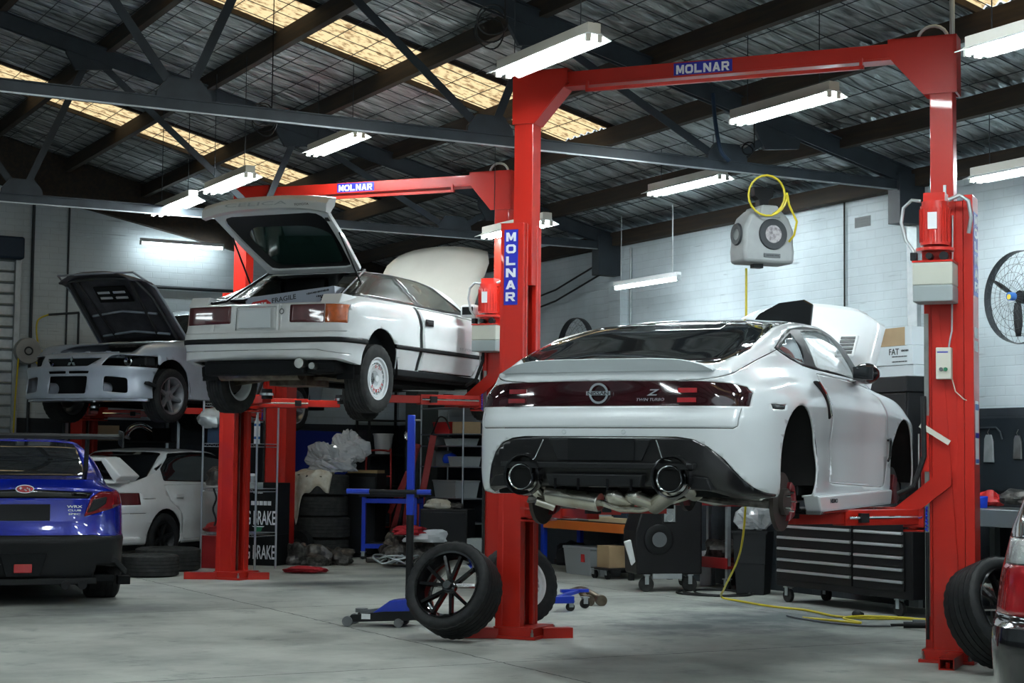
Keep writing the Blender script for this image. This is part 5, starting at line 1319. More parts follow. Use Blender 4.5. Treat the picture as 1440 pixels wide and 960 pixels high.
def saloon_silver():
    E0 = Vector((-3.62,23.19,1.75)); yaw = 153; r = Vector((math.cos(R_(yaw)), math.sin(R_(yaw)), 0))
    t = thing('silver_saloon', 'silver saloon with its bonnet raised and headlamps bare, on the back left lift', 'car', tuple(E0+r*.05), yaw)
    plan = [(0,-.95),(.35,-.94),(.62,-.91),(.78,-.80),(.86,-.5),(.885,0),(.86,.5),(.845,1.1),(.845,1.7),(.87,2.25),(.89,2.62),(.885,3.0),(.82,3.26),(.48,3.43),(0,3.48)]
    lower = [({0:.12,5:.10,14:.1}, {0:.25,14:.20}), ({0:.03,5:.05,12:.0,14:-.03}, {0:.28,10:.24,12:.215,14:.215}), ({0:0,5:.03,7:.05,14:-.03}, {0:.42,10:.32,12:.25,14:.25}), ({0:0,5:0,7:.03,12:.01,14:0}, {0:.55,10:.48,14:.45}),
      ({0:.02,5:0,7:.02,12:0,14:0}, {0:.62,14:.56}), ({0:.03,5:0,7:.02,12:.02,14:.03}, {0:.70,14:.61}), ({0:.05,5:.02,7:.03,10:.02,12:.08,14:.10}, {0:.88,5:.82,9:.84,10:.85,12:.70,14:.69}), ({0:.07,5:.05,7:.045,10:.09,12:.16,14:.16}, {0:.98,5:.94,8:.94,9:.93,10:.915,11:.86,12:.755,14:.74})]
    belt = ({0:0,1:.33,2:.58,3:.68,4:.75,5:.77,7:.775,8:.77,9:.72,10:.70,11:.66,12:.58,13:.33,14:0}, {0:-.82,2:-.80,3:-.74,4:-.48,5:0,6:.5,7:1.1,8:1.6,9:2.1,10:2.5,11:2.9,12:3.06,13:3.2,14:3.24}, {0:1.02,4:1.0,5:.99,7:.97,8:.96,9:.955,10:.93,11:.87,12:.77,14:.76})
    up_ = upper_std(.765, .55, -.25, .35, 1.35, 2.0, 1.02, .97, 1.45, belt)
    S = Shell(grid_bm(body_grid(plan, lower, up_, sharp=(8,), nu=6, nv=4)), t, 'silver_paint')
    fr = lambda c: c.y > 2.7
    for sg in (RT, LF):
        S.drop(circ(0,.33,.37), 'yz', sg); S.drop(circ(2.62,.33,.375), 'yz', sg)
    # openings in the nose
    S.drop(rnd([(-.285,.268),(.285,.268),(.285,.475),(-.285,.475)], .02), 'xz', fr)
    for sg in (-1,1):
        S.drop(rnd([(sg*.50,.295),(sg*.78,.275),(sg*.76,.455),(sg*.50,.475)], .03), 'xz', lambda c, q=sg: fr(c) and c.x*q > 0)
        S.drop(rnd([(sg*.02,.505),(sg*.30,.505),(sg*.31,.535),(sg*.02,.535)], .01), 'xz', lambda c, q=sg: fr(c) and c.x*q > 0)
        S.drop(rnd([(sg*.45,.60),(sg*.90,.585),(sg*.93,.72),(sg*.58,.74),(sg*.50,.725)], .02), 'xz', lambda c, q=sg: c.y > 2.85 and c.x*q > 0)
    S.drop(rnd([(-.42,.695),(-.28,.592),(.28,.592),(.42,.695)], .02), 'xz', fr)
    S.drop([(-.60,2.05),(.60,2.05),(.60,2.9),(.52,3.14),(-.52,3.14),(-.60,2.9)], 'xy', lambda c: c.z > .73)
    S.take('windscreen', [(-.53,1.38),(.53,1.38),(.67,1.9),(.3,2.0),(-.3,2.0),(-.67,1.9)], 'xy', lambda c: c.z > .97, 'tint_glass', gap=.003, thick=.005)
    S.take('rear_window', [(-.50,-.2),(.50,-.2),(.50,.3),(-.50,.3)], 'xy', lambda c: c.z > 1.0, 'tint_glass', gap=.003)
    for sg in (1,-1):
        pr = (lambda c: c.x > .4 and c.z > .96) if sg > 0 else (lambda c: c.x < -.4 and c.z > .96)
        S.take('side_windows', rnd([(.06,1.03),(.38,1.36),(.9,1.39),(1.2,1.37),(1.85,1.01),(1.0,1.0)], .02), 'yz', pr, 'tint_glass', gap=.003)
    S.finish('body')
    MB().bb(-.80,.80,2.95,3.02,.25,.70).build('radiator', 'matt_black', t)
    MB().bb(-.40,.40,3.20,3.24,.28,.48).build('intercooler', 'matt_black', t)
    ng = MB().prism([(-.40,.69),(-.27,.598),(.27,.598),(.40,.69)], 'y', 3.34, 3.36).build('grille', 'satin_black', t)
    for a in (90, 210, 330):
        c = (.036*math.cos(R_(a)), .642+.036*math.sin(R_(a))); e = (math.cos(R_(a)), math.sin(R_(a))); p = (-e[1], e[0])
        MB().prism([(c[0]-e[0]*.034, c[1]-e[1]*.034),(c[0]+p[0]*.02,c[1]+p[1]*.02),(c[0]+e[0]*.034,c[1]+e[1]*.034),(c[0]-p[0]*.02,c[1]-p[1]*.02)], 'y', 3.40, 3.41).build('badge', 'chrome', t)
    # bare slam panel, headlamp units, engine
    sp = MB().prism([(-.60,2.96),(.60,2.96),(.50,3.20),(-.50,3.20)], 'z', .70, .725)
    for k in range(9): sp.bb(-.5+.11*k, -.45+.11*k, 3.0+.02*(k%3), 3.06+.02*(k%2), .72, .75)
    for k in range(12): sp.bb(-.56+.095*k, -.50+.095*k, 3.17-.002*(k-6)**2, 3.20-.002*(k-6)**2, .70, .755+.03*((k*7)%3)/2)
    sp.bb(-.5,.5,3.14,3.17,.70,.775)
    sp.build('slam_panel', 'silver_paint', t, bevel=.005)
    for sg in (-1,1):
        h = MB().bb(sg*.47, sg*.84, 2.90, 3.08, .60, .72).build('headlamp_housing', 'satin_black', t, bevel=.02)
        MB().lathe([(3.10,.02),(3.12,.05),(3.11,.06),(3.05,.06)], 24, 'y', c=(sg*.60,0,.66)).build('reflector', 'chrome', h, smooth=40)
        MB().lathe([(3.06,.02),(3.08,.045),(3.07,.055),(3.0,.055)], 24, 'y', c=(sg*.75,0,.66)).build('reflector', 'chrome', h, smooth=40)
        MB().lathe([(3.36,.02),(3.375,.05),(3.37,.068),(3.30,.075),(3.22,.07)], 24, 'y', c=(sg*.40,0,.335)).cyl((sg*.40,3.355,.335),(sg*.40,3.36,.335),.045,20).build('fog_lamp_socket', 'silver_paint', t, smooth=40)
        MB().cyl((sg*.40,3.366,.335),(sg*.40,3.374,.335),.036,20).build('fog_lamp', 'well_black', t)
        MB().prism([(2.95,.38),(3.12,.42),(3.14,.39),(2.97,.35)], 'x', sg*.87, sg*.93).build('canard', 'satin_black', t)
    MB().prism([(-.92,3.12),(-.60,3.38),(0,3.50),(.60,3.38),(.92,3.12),(.85,3.0),(-.85,3.0)], 'z', .185, .215).build('front_lip', 'silver_paint', t, bevel=.006)
    MB().bb(-.35,.35,2.3,2.75,.55,.80).bb(-.5,-.3,2.2,2.6,.6,.84).bb(.3,.55,2.15,2.4,.6,.82).cyl((-.55,2.1,.92),(.55,2.1,.92),.02,10).build('engine', 'oily', t, bevel=.02)
    # bonnet, seen from below
    n = 14; vs = []
    for i in range(n+1):
        u = i/n
        for j in range(n+1):
            v = j/n*2-1; w_ = .70-.05*u-.10*max(0,(u-.75)/.25)**2*abs(v)
            nose = max(0,(u-.72)/.28)
            vs.append((v*w_, 2.10+.86*u+.10*nose*nose, .98+.86*u-.10*nose*nose-.10*nose*abs(v)**3+.02*(1-v*v)))
    F_ = [(i*(n+1)+j, i*(n+1)+j+1, (i+1)*(n+1)+j+1, (i+1)*(n+1)+j) for i in range(n) for j in range(n)]
    bo = MB().add(vs, F_).build('bonnet', 'bonnet_under', t, smooth=60, solid=.02)
    def BP(x, u, h=.02):
        nose = max(0,(u-.72)/.28); return Vector((x, 2.10+.86*u+.10*nose*nose+h*.70, .98+.86*u-.10*nose*nose-h*.70))
    MB().tube([BP(-.58,.05,.05),BP(-.56,.6,.05),BP(-.50,.88,.05),BP(0,.93,.06),BP(.50,.88,.05),BP(.56,.6,.05),BP(.58,.05,.05)], .022, 8).build('bonnet_frame', 'gunmetal', bo, smooth=50)
    MB().tube([BP(-.70,.0,.01),BP(-.66,.7,.01),BP(-.58,.98,.01),BP(0,1.0,.01),BP(.58,.98,.01),BP(.66,.7,.01),BP(.70,.0,.01)], .014, 8).build('bonnet_edge', 'silver_paint', bo, smooth=50)
    for u, w_ in ((.44,.5),(.17,.52)): MB().tube([BP(-w_,u-.05,.05),BP(0,u,.05),BP(w_,u-.05,.05)], .016, 8).build('bonnet_brace', 'silver_paint', bo, smooth=50)
    for sg in (-1,1): MB().tube([BP(sg*.33,.1,.05),BP(sg*.40,.85,.05)], .018).build('bonnet_brace', 'gunmetal', bo)
    vz = MB().add([BP(-.26,.56,.035),BP(.26,.56,.035),BP(.24,.76,.035),BP(-.24,.76,.035),BP(-.26,.56,.05),BP(.26,.56,.05),BP(.24,.76,.05),BP(-.24,.76,.05)], [(0,1,2,3),(4,7,6,5),(0,4,5,1),(1,5,6,2),(2,6,7,3),(3,7,4,0)]).build('vent_tray', 'satin_black', bo)
    for sg in (-1,1):
        for u in (.62,.69): MB().beam(BP(sg*.03,u,.055), BP(sg*.21,u,.055), .03, .012, up=(0,.7,-.7)).build('vent_slot', 'label_white', vz)
    wells(t, (0, 2.62), .385, .33, xo=.85, xi=.5); floorpan(t, (-.85, 3.1), (0, 2.62), z=.2, R=.36)
    MB().bb(-.6,.6,2.1,2.95,.2,.5).build('subframe', 'matt_black', t)
    seats(t, .9, .5); MB().bb(-.66,.66,1.6,1.95,.7,.95).build('dashboard', 'satin_black', t, bevel=.03)
    for sg in (-1,1):
        wheel(t, (sg*.77,0,.22), .325, .222, .235, 'six', 'rim_grey', sg); wheel(t, (sg*.77,2.62,.27), .325, .222, .235, 'six', 'rim_grey', sg)
    # large rear wing just showing behind the bonnet
    MB().prism([(-.98,1.34),(-.70,1.40),(-.70,1.37),(-.95,1.31)], 'x', -.70, .70).prism([(-.98,1.0),(-.70,1.0),(-.72,1.38),(-.95,1.33)], 'x', -.62, -.60).prism([(-.98,1.0),(-.70,1.0),(-.72,1.38),(-.95,1.33)], 'x', .60, .62).build('rear_wing', 'silver_paint', t)
    return t
saloon_silver()

def saloon_dark():
    t = thing('black_saloon', 'black car with red and clear tail lamp cut off by the bottom right corner', 'car', (3.08,7.68,0), -23)
    plan = [(0,-.95),(.35,-.94),(.62,-.90),(.76,-.80),(.83,-.5),(.85,0),(.85,.5),(.85,1.1),(.85,1.7),(.85,2.2),(.85,2.55),(.83,3.0),(.74,3.25),(.4,3.38),(0,3.40)]
    lower = [({0:.12,5:.08,14:.1}, .22), ({0:.03,5:.03,14:.03}, .27), ({0:0,5:.0,14:0}, .42), ({0:-.01,3:-.01,5:0,14:0}, .54), ({0:.0,3:0,5:0,14:.02}, .62), ({0:.05,3:.05,4:.01,5:0,14:.05}, .65), ({0:.06,3:.055,5:.015,14:.1}, {0:.88,5:.80,14:.70}), ({0:.08,3:.08,5:.05,12:.08,14:.2}, {0:1.0,5:.93,10:.88,14:.76})]
    belt = ({0:0,1:.33,2:.58,3:.68,4:.745,5:.765,7:.77,8:.765,9:.73,10:.70,11:.66,12:.55,13:.3,14:0}, {0:-.72,2:-.70,3:-.66,4:-.48,5:0,6:.5,7:1.1,8:1.7,9:2.1,10:2.5,11:2.9,12:3.1,13:3.2,14:3.2}, {0:1.06,4:1.03,5:.98,7:.96,8:.95,10:.92,12:.84,14:.80})
    up_ = upper_std(.76, .56, -.66, -.30, 1.45, 2.10, 1.08, .96, 1.45, belt)
    S = Shell(grid_bm(body_grid(plan, lower, up_, sharp=(4,8), nu=5, nv=4)), t, 'black_paint')
    for sg in (RT, LF): S.drop(circ(0,.33,.345), 'yz', sg); S.drop(circ(2.55,.33,.345), 'yz', sg)
    for sg in (-1,1):
        pr = lambda c, s_=sg: c.y < -.3 and c.x*s_ > 0
        S.take('reversing_lamp', rnd([(sg*.50,.885),(sg*.50,.985),(sg*.93,1.0),(sg*.93,.885)], .01), 'xz', pr, 'lamp_clear', gap=.002)
        S.take('tail_lamp', rnd([(sg*.50,.665),(sg*.50,.882),(sg*.93,.882),(sg*.93,.665)], .01), 'xz', pr, 'lamp_bright_red', gap=.002)
    S.take('rear_window', rnd([(-.50,-.63),(.50,-.63),(.50,-.33),(-.50,-.33)], .03), 'xy', lambda c: c.z > 1.1, 'car_glass', gap=.003)
    for sg in (1,-1):
        pr = (lambda c: c.x > .4 and c.z > .98) if sg > 0 else (lambda c: c.x < -.4 and c.z > .98)
        S.take('side_windows', rnd([(-.3,1.06),(-.1,1.36),(.9,1.38),(1.4,1.33),(1.95,1.02),(1.0,1.0)], .03), 'yz', pr, 'car_glass', gap=.003)
    S.take('windscreen', [(-.53,1.48),(.53,1.48),(.66,2.0),(.3,2.1),(-.3,2.1),(-.66,2.0)], 'xy', lambda c: c.z > .98, 'car_glass', gap=.003)
    S.finish('body')
    wells(t, (0, 2.55), .355, .33, xo=.78, xi=.48); floorpan(t, (-.8, 3.1), (0, 2.55), z=.2, R=.34)
    for sg in (-1,1):
        wheel(t, (sg*.74,0,.32), .32, .21, .21, 'five', 'gunmetal', sg); wheel(t, (sg*.74,2.55,.32), .32, .21, .21, 'five', 'gunmetal', sg)
saloon_dark()
# ================================================================== right wall
def Mframe(n, up=(0,0,1)):
    """rotation whose x axis is n"""
    x = Vector(n).normalized(); y = Vector(up).cross(x).normalized(); z = x.cross(y); return Matrix((x, y, z)).transposed()
def wall_fan(label, loc, yaw, R=.385):
    t = thing('wall_fan', label, 'fan', loc, yaw, None)     # local -x faces into the room
    c = MB()
    for x, rs in ((-.16, (.13,.20,.27,.33)), (0, (.2,.3))):
        for r in rs: c.lathe([(x*(1-(r/R)**3*.6)-.0016,r-.0016),(x*(1-(r/R)**3*.6)+.0016,r),(x*(1-(r/R)**3*.6)-.0016,r+.0016)], 48, 'x')
    c.lathe([(-.09,R),(-.05,R+.006),(-.01,R),(-.05,R-.003)], 56, 'x', closed=True)
    for k in range(32):
        a = 2*PI*k/32; cs, sn = math.cos(a), math.sin(a)
        c.tube([(-.17,.06*cs,.06*sn),(-.165,.16*cs,.16*sn),(-.13,.28*cs,.28*sn),(-.06,R*cs,R*sn)], .0013, 4)
        if k % 2: c.tube([(-.0,.08*cs,.08*sn),(.01,.25*cs,.25*sn),(-.04,R*cs,R*sn)], .0013, 4)
    c.build('cage', 'fan_cage', t)
    b = MB()
    for k in range(3):
        a0 = 2*PI*k/3+.5; vs = []
        for i in range(9):
            u = i/8; r = .05+.28*u; w = .022+.032*math.sin(PI*min(1,u*1.05))**.8
            for s_ in (-1,1):
                a = a0+s_*w/max(r,.08)*.55; vs.append((-.09-s_*.025*(1-u*.3), r*math.cos(a), r*math.sin(a)))
        b.add(vs, [(2*i,2*i+1,2*i+3,2*i+2) for i in range(8)])
    for k in range(1): b.build('blade_rotor', 'fan_blade', t, smooth=60, solid=.004)
    MB().cyl((-.185,0,0),(-.13,0,0),.035,20).build('hub_cap', 'fan_blue', t); MB().cyl((-.188,0,-.006),(-.184,0,-.006),.022,16).build('hub_badge', 'fan_yellow', t)
    MB().cyl((-.07,0,0),(.06,0,0),.055,20).build('motor', 'satin_black', t, smooth=40)
    MB().beam((.03,0,0),(.24,0,-.05),.04,.04).bb(.235,.25,-.06,.06,-.14,.04).build('wall_bracket', 'satin_black', t)
    return t
wall_fan('large black caged fan on the white wall at the right edge', tuple(bl(-.26,-.62,2.69)), BY)
wall_fan('small-looking caged wall fan rising behind the roof of the raised coupe', tuple(bl(-.26,6.62,2.62)), BY)
# tool chest
t = thing('tool_chest', 'black rolling tool chest with rows of silver drawer handles', 'tool chest', tuple(bl(-.82,2.02,0)), -61.55)
W_, D_ = 1.88, .55
bd = MB().bb(0,W_,0,D_,.15,.86).build('body', 'chest_black', t, bevel=.006)
for c0, c1 in ((.04,1.10),(1.14,1.78)):
    for k in range(6):
        z0 = .215+k*.103
        d = MB().bb(c0,c1,-.012,.0,z0,z0+.094).build('drawer', 'chest_black', t, bevel=.003)
        MB().prism([(-.012,z0+.072),(-.03,z0+.066),(-.034,z0+.076),(-.03,z0+.090),(-.012,z0+.090)], 'x', c0+.005, c1-.005).build('drawer_handle', 'handle_alu', d)
MB().bb(-.01,W_+.01,-.015,D_+.01,.86,.885).build('worktop', 'rubber', t, bevel=.004)
def castor(par, x, y, r=.062, z=0):
    b = MB().cyl((x,y-.018,r+z),(x,y+.018,r+z),r,24).cyl((x,y-.021,r+z),(x,y+.021,r+z),r*.35,16); b.build('castor_wheel', 'rubber_dusty', par, smooth=40)
    MB().bb(x-.02,x+.02,y-.03,y-.024,r+z,2*r+z+.02).bb(x-.02,x+.02,y+.024,y+.03,r+z,2*r+z+.02).bb(x-.03,x+.03,y-.04,y+.04,2*r+z+.012,2*r+z+.022).build('castor_fork', 'galv', par)
for x, y in ((.12,.05),(.14,.48),(1.66,.05),(1.70,.48)): castor(t, x, y)
# waste bin and bag
t = thing('waste_bin', 'black plastic waste bin left of the tool chest', 'bin', (2.42,17.05,0), -22)
b = MB(); 
b.add([(x*q,y*q2,z) for (q,q2,z) in ((.82,.82,.0),(1,1,.62)) for x,y in ((-.17,-.17),(.17,-.17),(.17,.17),(-.17,.17))]+[(x*.93,y*.93,z) for z in (.62,.3) for x,y in ((-.17,-.17),(.17,-.17),(.17,.17),(-.17,.17))], [(0,1,5,4),(1,2,6,5),(2,3,7,6),(3,0,4,7),(3,2,1,0),(4,5,9,8),(5,6,10,9),(6,7,11,10),(7,4,8,11),(8,9,13,12),(9,10,14,13),(10,11,15,14),(11,8,12,15),(12,13,14,15)])
b.build('bin_body', 'bin_plastic', t, bevel=.008); MB().bb(-.182,.182,-.182,-.17,.60,.625).build('rim', 'bin_plastic', t)
def crumple(c, r, sc, seed, m, name, lab, cat, group=None, amp=.25, n=22, sub=0, parent=None):
    rs = np.random.RandomState(seed); K_ = rs.normal(size=(9,3))*rs.uniform(2,5,(9,1)); ph = rs.uniform(0,6,9)
    b = MB(); b.sphere((0,0,0), 1, n, n//2+2); vs = []
    for v in b.v:
        p = np.array(v); f = 1+amp*sum(math.sin(K_[i]@p+ph[i]) for i in range(9))/4
        q = p*f*r*np.array(sc); q[2] = max(q[2], -r*sc[2]*.55); vs.append(tuple(q))
    b.v = vs
    if m == 'film':
        b.v = [tuple(np.array(v)*(1+rs.normal()*.05)) for v in b.v]
    o = b.build(name, m, parent, smooth=None if m == 'film' else 30)
    if parent is None: tag(o, lab, cat, group, loc=c)
    else: o.location = c
    return o
crumple((2.42,17.05,.73), .17, (1,.9,.95), 3, 'film', 'rubbish_bag', 'clear crumpled plastic rubbish on top of the black bin', 'rubbish')
# tall black cabinet and cartons
t = thing('top_box', 'tall black top box standing on the tool chest behind the coupe mirror', 'tool box', tuple(bl(-.62,.42,.886)), BY)
MB().bb(0,.42,0,1.0,.0,1.04).build('carcass', 'chest_black', t, bevel=.008)
MB().bb(-.012,0,.01,.99,.1,1.03).build('door', 'chest_black', t, bevel=.004); MB().bb(-.02,.44,-.01,1.01,1.04,1.18).build('top_lid', 'chest_black', t, bevel=.008)
MB().bb(-.03,-.012,.44,.56,.56,.58).build('handle', 'alu', t)
def carton(label, loc, yaw, d, m='cardboard', tilt=0, tape=None, name='carton', cat='box', group=None):
    t = thing(name, label, cat, loc, yaw, group)
    b = MB().box((0,0,d[2]/2), d).build('box', m, t, bevel=.004)
    if tilt: t.rotation_euler = (R_(tilt), 0, R_(yaw))
    if tape: MB().box((0,0,d[2]+.0006), (d[0]+.002, .05, .001)).build('tape', tape, t)
    return t
c1 = carton('flat white carton directly on the black top box', tuple(bl(-.36,.74,2.068)), BY+90, (.62,.36,.10), 'carton_white')
c2 = carton('white carton printed FAT under the brown one, on the black top box', tuple(bl(-.38,.72,2.17)), BY+90, (.58,.34,.17), 'carton_white')
text('FAT', .13, .055, 'ink', c2, (-.05,.171,.12), xd=(-1,0,0), bold=.01); dashes(.10, .018, 'ink', c2, (-.19,.1705,.125), xd=(-1,0,0), n=7); dashes(.2, .010, 'ink', c2, (-.12,.1705,.075), xd=(-1,0,0), n=16); dashes(.2, .010, 'ink', c2, (-.12,.1705,.03), xd=(-1,0,0), n=15)
c3 = carton('brown cardboard carton with a white end, topmost on the black top box', tuple(bl(-.38,.72,2.345)), BY+90-3, (.56,.30,.16), 'cardboard')
MB().box((-.235,0,.08), (.094,.303,.163)).build('white_end', 'carton_white', c3, bevel=.003)
# work bench
t = thing('work_bench', 'steel topped work bench behind the right lift post', 'bench', tuple(bl(-.74,-2.72,0)), BY)
MB().bb(0,.72,0,2.75,.90,.94).bb(0,.03,0,2.75,.80,.90).build('bench_top', 'bench_steel', t, bevel=.004)
for x,y in ((.05,.05),(.05,2.65),(.65,.05),(.65,2.65)): MB().bb(x-.03,x+.03,y-.03,y+.03,0,.9).build('leg', 'bench_steel', t)
MB().bb(.05,.68,.05,2.7,.22,.25).build('under_shelf', 'shelf_black', t)
pb = MB().bb(-.03,-.002,-2.2,.45,1.08,1.70).build('pegboard', 'pegboard', None); tag(pb, 'dark tool board on the wall above the bench', 'tool board', loc=PW, yaw=BY)
for k, (s, z, w_, h_, mm, lab) in enumerate([(.22,1.45,.05,.22,'galv','narrow pale metal part hanging left on the tool board'),(.04,1.44,.12,.24,'galv','broad pale plate hanging in the middle of the tool board'),(-.30,1.45,.10,.20,'steel','steel part hanging right on the tool board')]):
    o = thing('hanging_part', lab, 'metal part', tuple(bl(-.035,s,z)), BY)
    MB().prism([(-w_/2,-h_/2),(w_/2,-h_/2),(w_/2*.8,h_/2*.7),(w_/4,h_/2),(-w_/4,h_/2),(-w_/2*.9,h_/2*.5)], 'x', -.016, 0).build('plate', mm, o, bevel=.004)
    MB().tube([(0,0,h_/2-.02),(-.02,0,h_/2+.02),(.0,0,h_/2+.05)], .004, 6).build('hook', 'steel', o)
o = MB().tube([(0,.20,0),(0,.20,.36),(0,.16,.40),(0,-.05,.40),(0,-.10,.36),(0,-.12,.3)], .008).build('hook_rail', 'truss_steel', None); tag(o, 'bent dark hook rail on the tool board', 'rail', loc=tuple(bl(-.045,.0,1.22)), yaw=BY)
o = thing('parts_bin', 'blue plastic parts bin at the left end of the steel bench', 'bin', tuple(bl(-.55,-.22,.94)), BY)
MB().prism([(-.10,0),(.10,0),(.11,.10),(-.11,.06)], 'y', -.14, .14).build('bin', 'blue_plastic', o, bevel=.006)
MB().bb(-.114,-.108,-.05,.05,.015,.05).build('label_holder', 'label_white', o)
crumple(bl(-.40,-.62,1.02), .10, (1.3,1.6,.8), 5, 'oily', 'oily_part', 'dark oily part lying on the steel bench', 'car part')
crumple(bl(-.25,-.2,1.0), .09, (1.2,1.5,.9), 8, 'red_plastic', 'red_rag', 'red rag behind the blue bin on the bench', 'rag')
for k,(s,w,r_) in enumerate(((-.25,-.35,.13),(-.65,-.4,.15),(-1.05,-.35,.14))):
    o = crumple(bl(w,s,.25+r_*.6), r_, (1,1.2,1), 20+k, 'oily', 'scrap_part', ['left greasy part on the shelf under the steel bench','middle greasy part on the shelf under the steel bench','right greasy part on the shelf under the steel bench'][k], 'car part')
# wall bits
o = MB()
for i in range(9):
    for j in range(3): o.bb(-.006,0,-.10+.023*i,-.09+.023*i,-.04+.028*j,-.022+.028*j)
o = o.bb(-.004,0,-.115,.115,-.05,.05).build('wall_vent', 'castor_grey', None); tag(o, 'small perforated air vent high on the right wall', 'vent', loc=tuple(bl(0,1.74,3.62)), yaw=BY)
o = MB().tube([(-.02,0,0),(-.02,0,1.9)], .009).build('drop_cable', 'satin_black', None); tag(o, 'dark cable running down the right wall from the eave', 'cable', loc=tuple(bl(0,1.99,1.95)), yaw=BY)
o = MB().tube([(-.02,0,0),(-.02,0,2.2)], .014).build('conduit', 'galv', None); tag(o, 'thin conduit down the wall beside the pilaster', 'pipe', loc=tuple(bl(0,5.86,1.6)), yaw=BY)
for k, dz in enumerate((0, .14)):
    o = MB().tube([tuple(bl(-.25,6.15,3.5+dz)), tuple(bl(-.15,7.4,3.28+dz)), tuple(bl(-.10,9.5,3.05+dz))], .012, 6).build('wall_cable', 'satin_black', None); tag(o, ['lower', 'upper'][k]+' of two black cables sagging from the truss end along the wall', 'cable')
# ---------------------------------------------------------------- hanging hose reel and hose
RX, RY = 2.16, 14.72
t = thing('hose_reel', 'grey retractable hose reel hanging from the roof truss', 'hose reel', (RX,RY,3.24), 20)
prof = [(-.24,-.23),(.24,-.23),(.25,-.12),(.24,-.06),(.24,.06),(.19,.17),(.10,.25),(-.10,.25),(-.19,.17),(-.24,.06),(-.24,-.06),(-.25,-.12)]
MB().prism(prof, 'y', -.14, .14).build('case', 'reel_grey', t, bevel=.03, smooth=30)
MB().prism([(-.11,.16),(.11,.16),(.08,.27),(-.08,.27)], 'y', -.155, .155).build('case_top', 'reel_grey', t, bevel=.02)
MB().lathe([(-.14,.075),(-.152,.075),(-.158,.13),(-.14,.135)], 40, 'y', c=(.03,0,.02), closed=True).build('front_ring', 'reel_dark', t, smooth=40)
MB().cyl((.03,-.14,.02),(.03,-.156,.02),.077,30).build('hub_plate', 'reel_hub', t)
MB().lathe([(-.252,.05),(-.258,.09),(-.24,.10)], 30, 'x', c=(0,0,.02)).build('side_port', 'reel_dark', t)
MB().box((.02,-.146,-.165), (.16,.01,.035)).build('name_plate', 'castor_grey', t, bevel=.003)
dashes(.13, .010, 'ink', t, (.02,-.1515,-.165), n=10)
MB().prism([(-.10,.44),(.10,.44),(.09,.36),(.05,.33),(.035,.24),(-.035,.24),(-.05,.33),(-.09,.36)], 'y', -.04, .04).build('swivel_bracket', 'satin_black', t, bevel=.006)
MB().box((-.05,0,-.245), (.09,.07,.04)).build('hose_outlet', 'reel_dark', t)
pts = []
for k in range(26):
    a = -1.2+2*PI*k/21*1.02; pts.append((RX-.0+.16*math.cos(a)+.0009*k, RY-.22, 3.58+.175*math.sin(a)))
pts += [(RX+.20,RY-.22,3.50),(RX+.27,RY-.2,3.36),(RX+.255,RY-.15,3.25),(RX+.22,RY-.1,3.2)]
o = MB().tube(pts, .010, 8).build('hose_coil', 'yellow_hose', None, smooth=60); tag(o, 'loop of yellow hose hung over the top of the grey reel', 'hose')
def cat(P, n=10):
    P = [Vector(p) for p in P]; o = []
    for i in range(len(P)-1):
        p0 = P[max(i-1,0)]; p1 = P[i]; p2 = P[i+1]; p3 = P[min(i+2,len(P)-1)]
        for k in range(n):
            t_ = k/n; o.append(.5*((2*p1)+(-p0+p2)*t_+(2*p0-5*p1+4*p2-p3)*t_*t_+(-p0+3*p1-3*p2+p3)*t_**3))
    o.append(P[-1]); return o
H = [(2.03,14.76,2.98),(2.03,14.76,2.2),(2.04,14.8,1.2),(2.05,15.2,.55),(2.00,15.9,.16),(2.02,16.35,.02),(2.14,16.0,.012),(2.35,15.45,.012),(2.60,15.1,.012),(2.75,14.55,.012),(2.98,14.35,.012),(3.3,14.35,.012),(3.75,14.2,.012)]
o = MB().tube(cat(H), .010, 8).build('air_hose', 'yellow_hose', None, smooth=60); tag(o, 'yellow air hose dropping from the reel and snaking right over the floor', 'hose')
H = [(2.45,14.35,.012),(2.62,14.15,.014),(2.85,13.95,.012),(2.75,14.15,.03),(2.95,14.35,.03),(3.25,14.25,.03),(3.6,14.1,.012),(3.9,14.05,.012)]
o = MB().tube(cat(H), .010, 8).build('air_hose', 'yellow_hose', None, smooth=60); tag(o, 'loose bight of yellow hose on the floor left of the right post', 'hose')
H = [(2.70,14.30,.012),(2.9,13.85,.012),(3.15,13.62,.012)]
o = thing('air_gun', 'black air tool at the end of the hose near the right post', 'tool', (3.12,13.62,0), -12)
MB().cyl((0,0,.03),(.30,0,.035),.026,14).cyl((-.10,0,.025),(0,0,.03),.012,10).build('barrel', 'satin_black', o, smooth=40); MB().box((.12,0,.06),(.10,.03,.03)).build('trigger', 'castor_grey', o, bevel=.006)
o = MB().tube(cat([(2.35,14.55,.012),(2.5,14.1,.012),(2.8,13.72,.012),(3.02,13.62,.02)]), .009, 8).build('rubber_hose', 'castor_grey', None); tag(o, 'dull grey hose leading to the black air tool', 'hose')
pts = [(1.95+.30*math.cos(a)*(1+.12*math.sin(a*2.3))+.01*a, 17.0+.40*math.sin(a)*(1+.1*math.cos(a*1.7)), .012) for a in np.linspace(0, 6*PI, 90)]
o = MB().tube(pts, .010, 6).build('cable_coil', 'rubber', None, smooth=60); tag(o, 'loose coil of black cable on the floor behind the machine on castors', 'cable')
o = crumple((2.93,14.45,.03), .035, (1.3,1,1), 31, 'satin_black', 'hose_stop', 'black rubber stop ball on the yellow hose', 'stop')
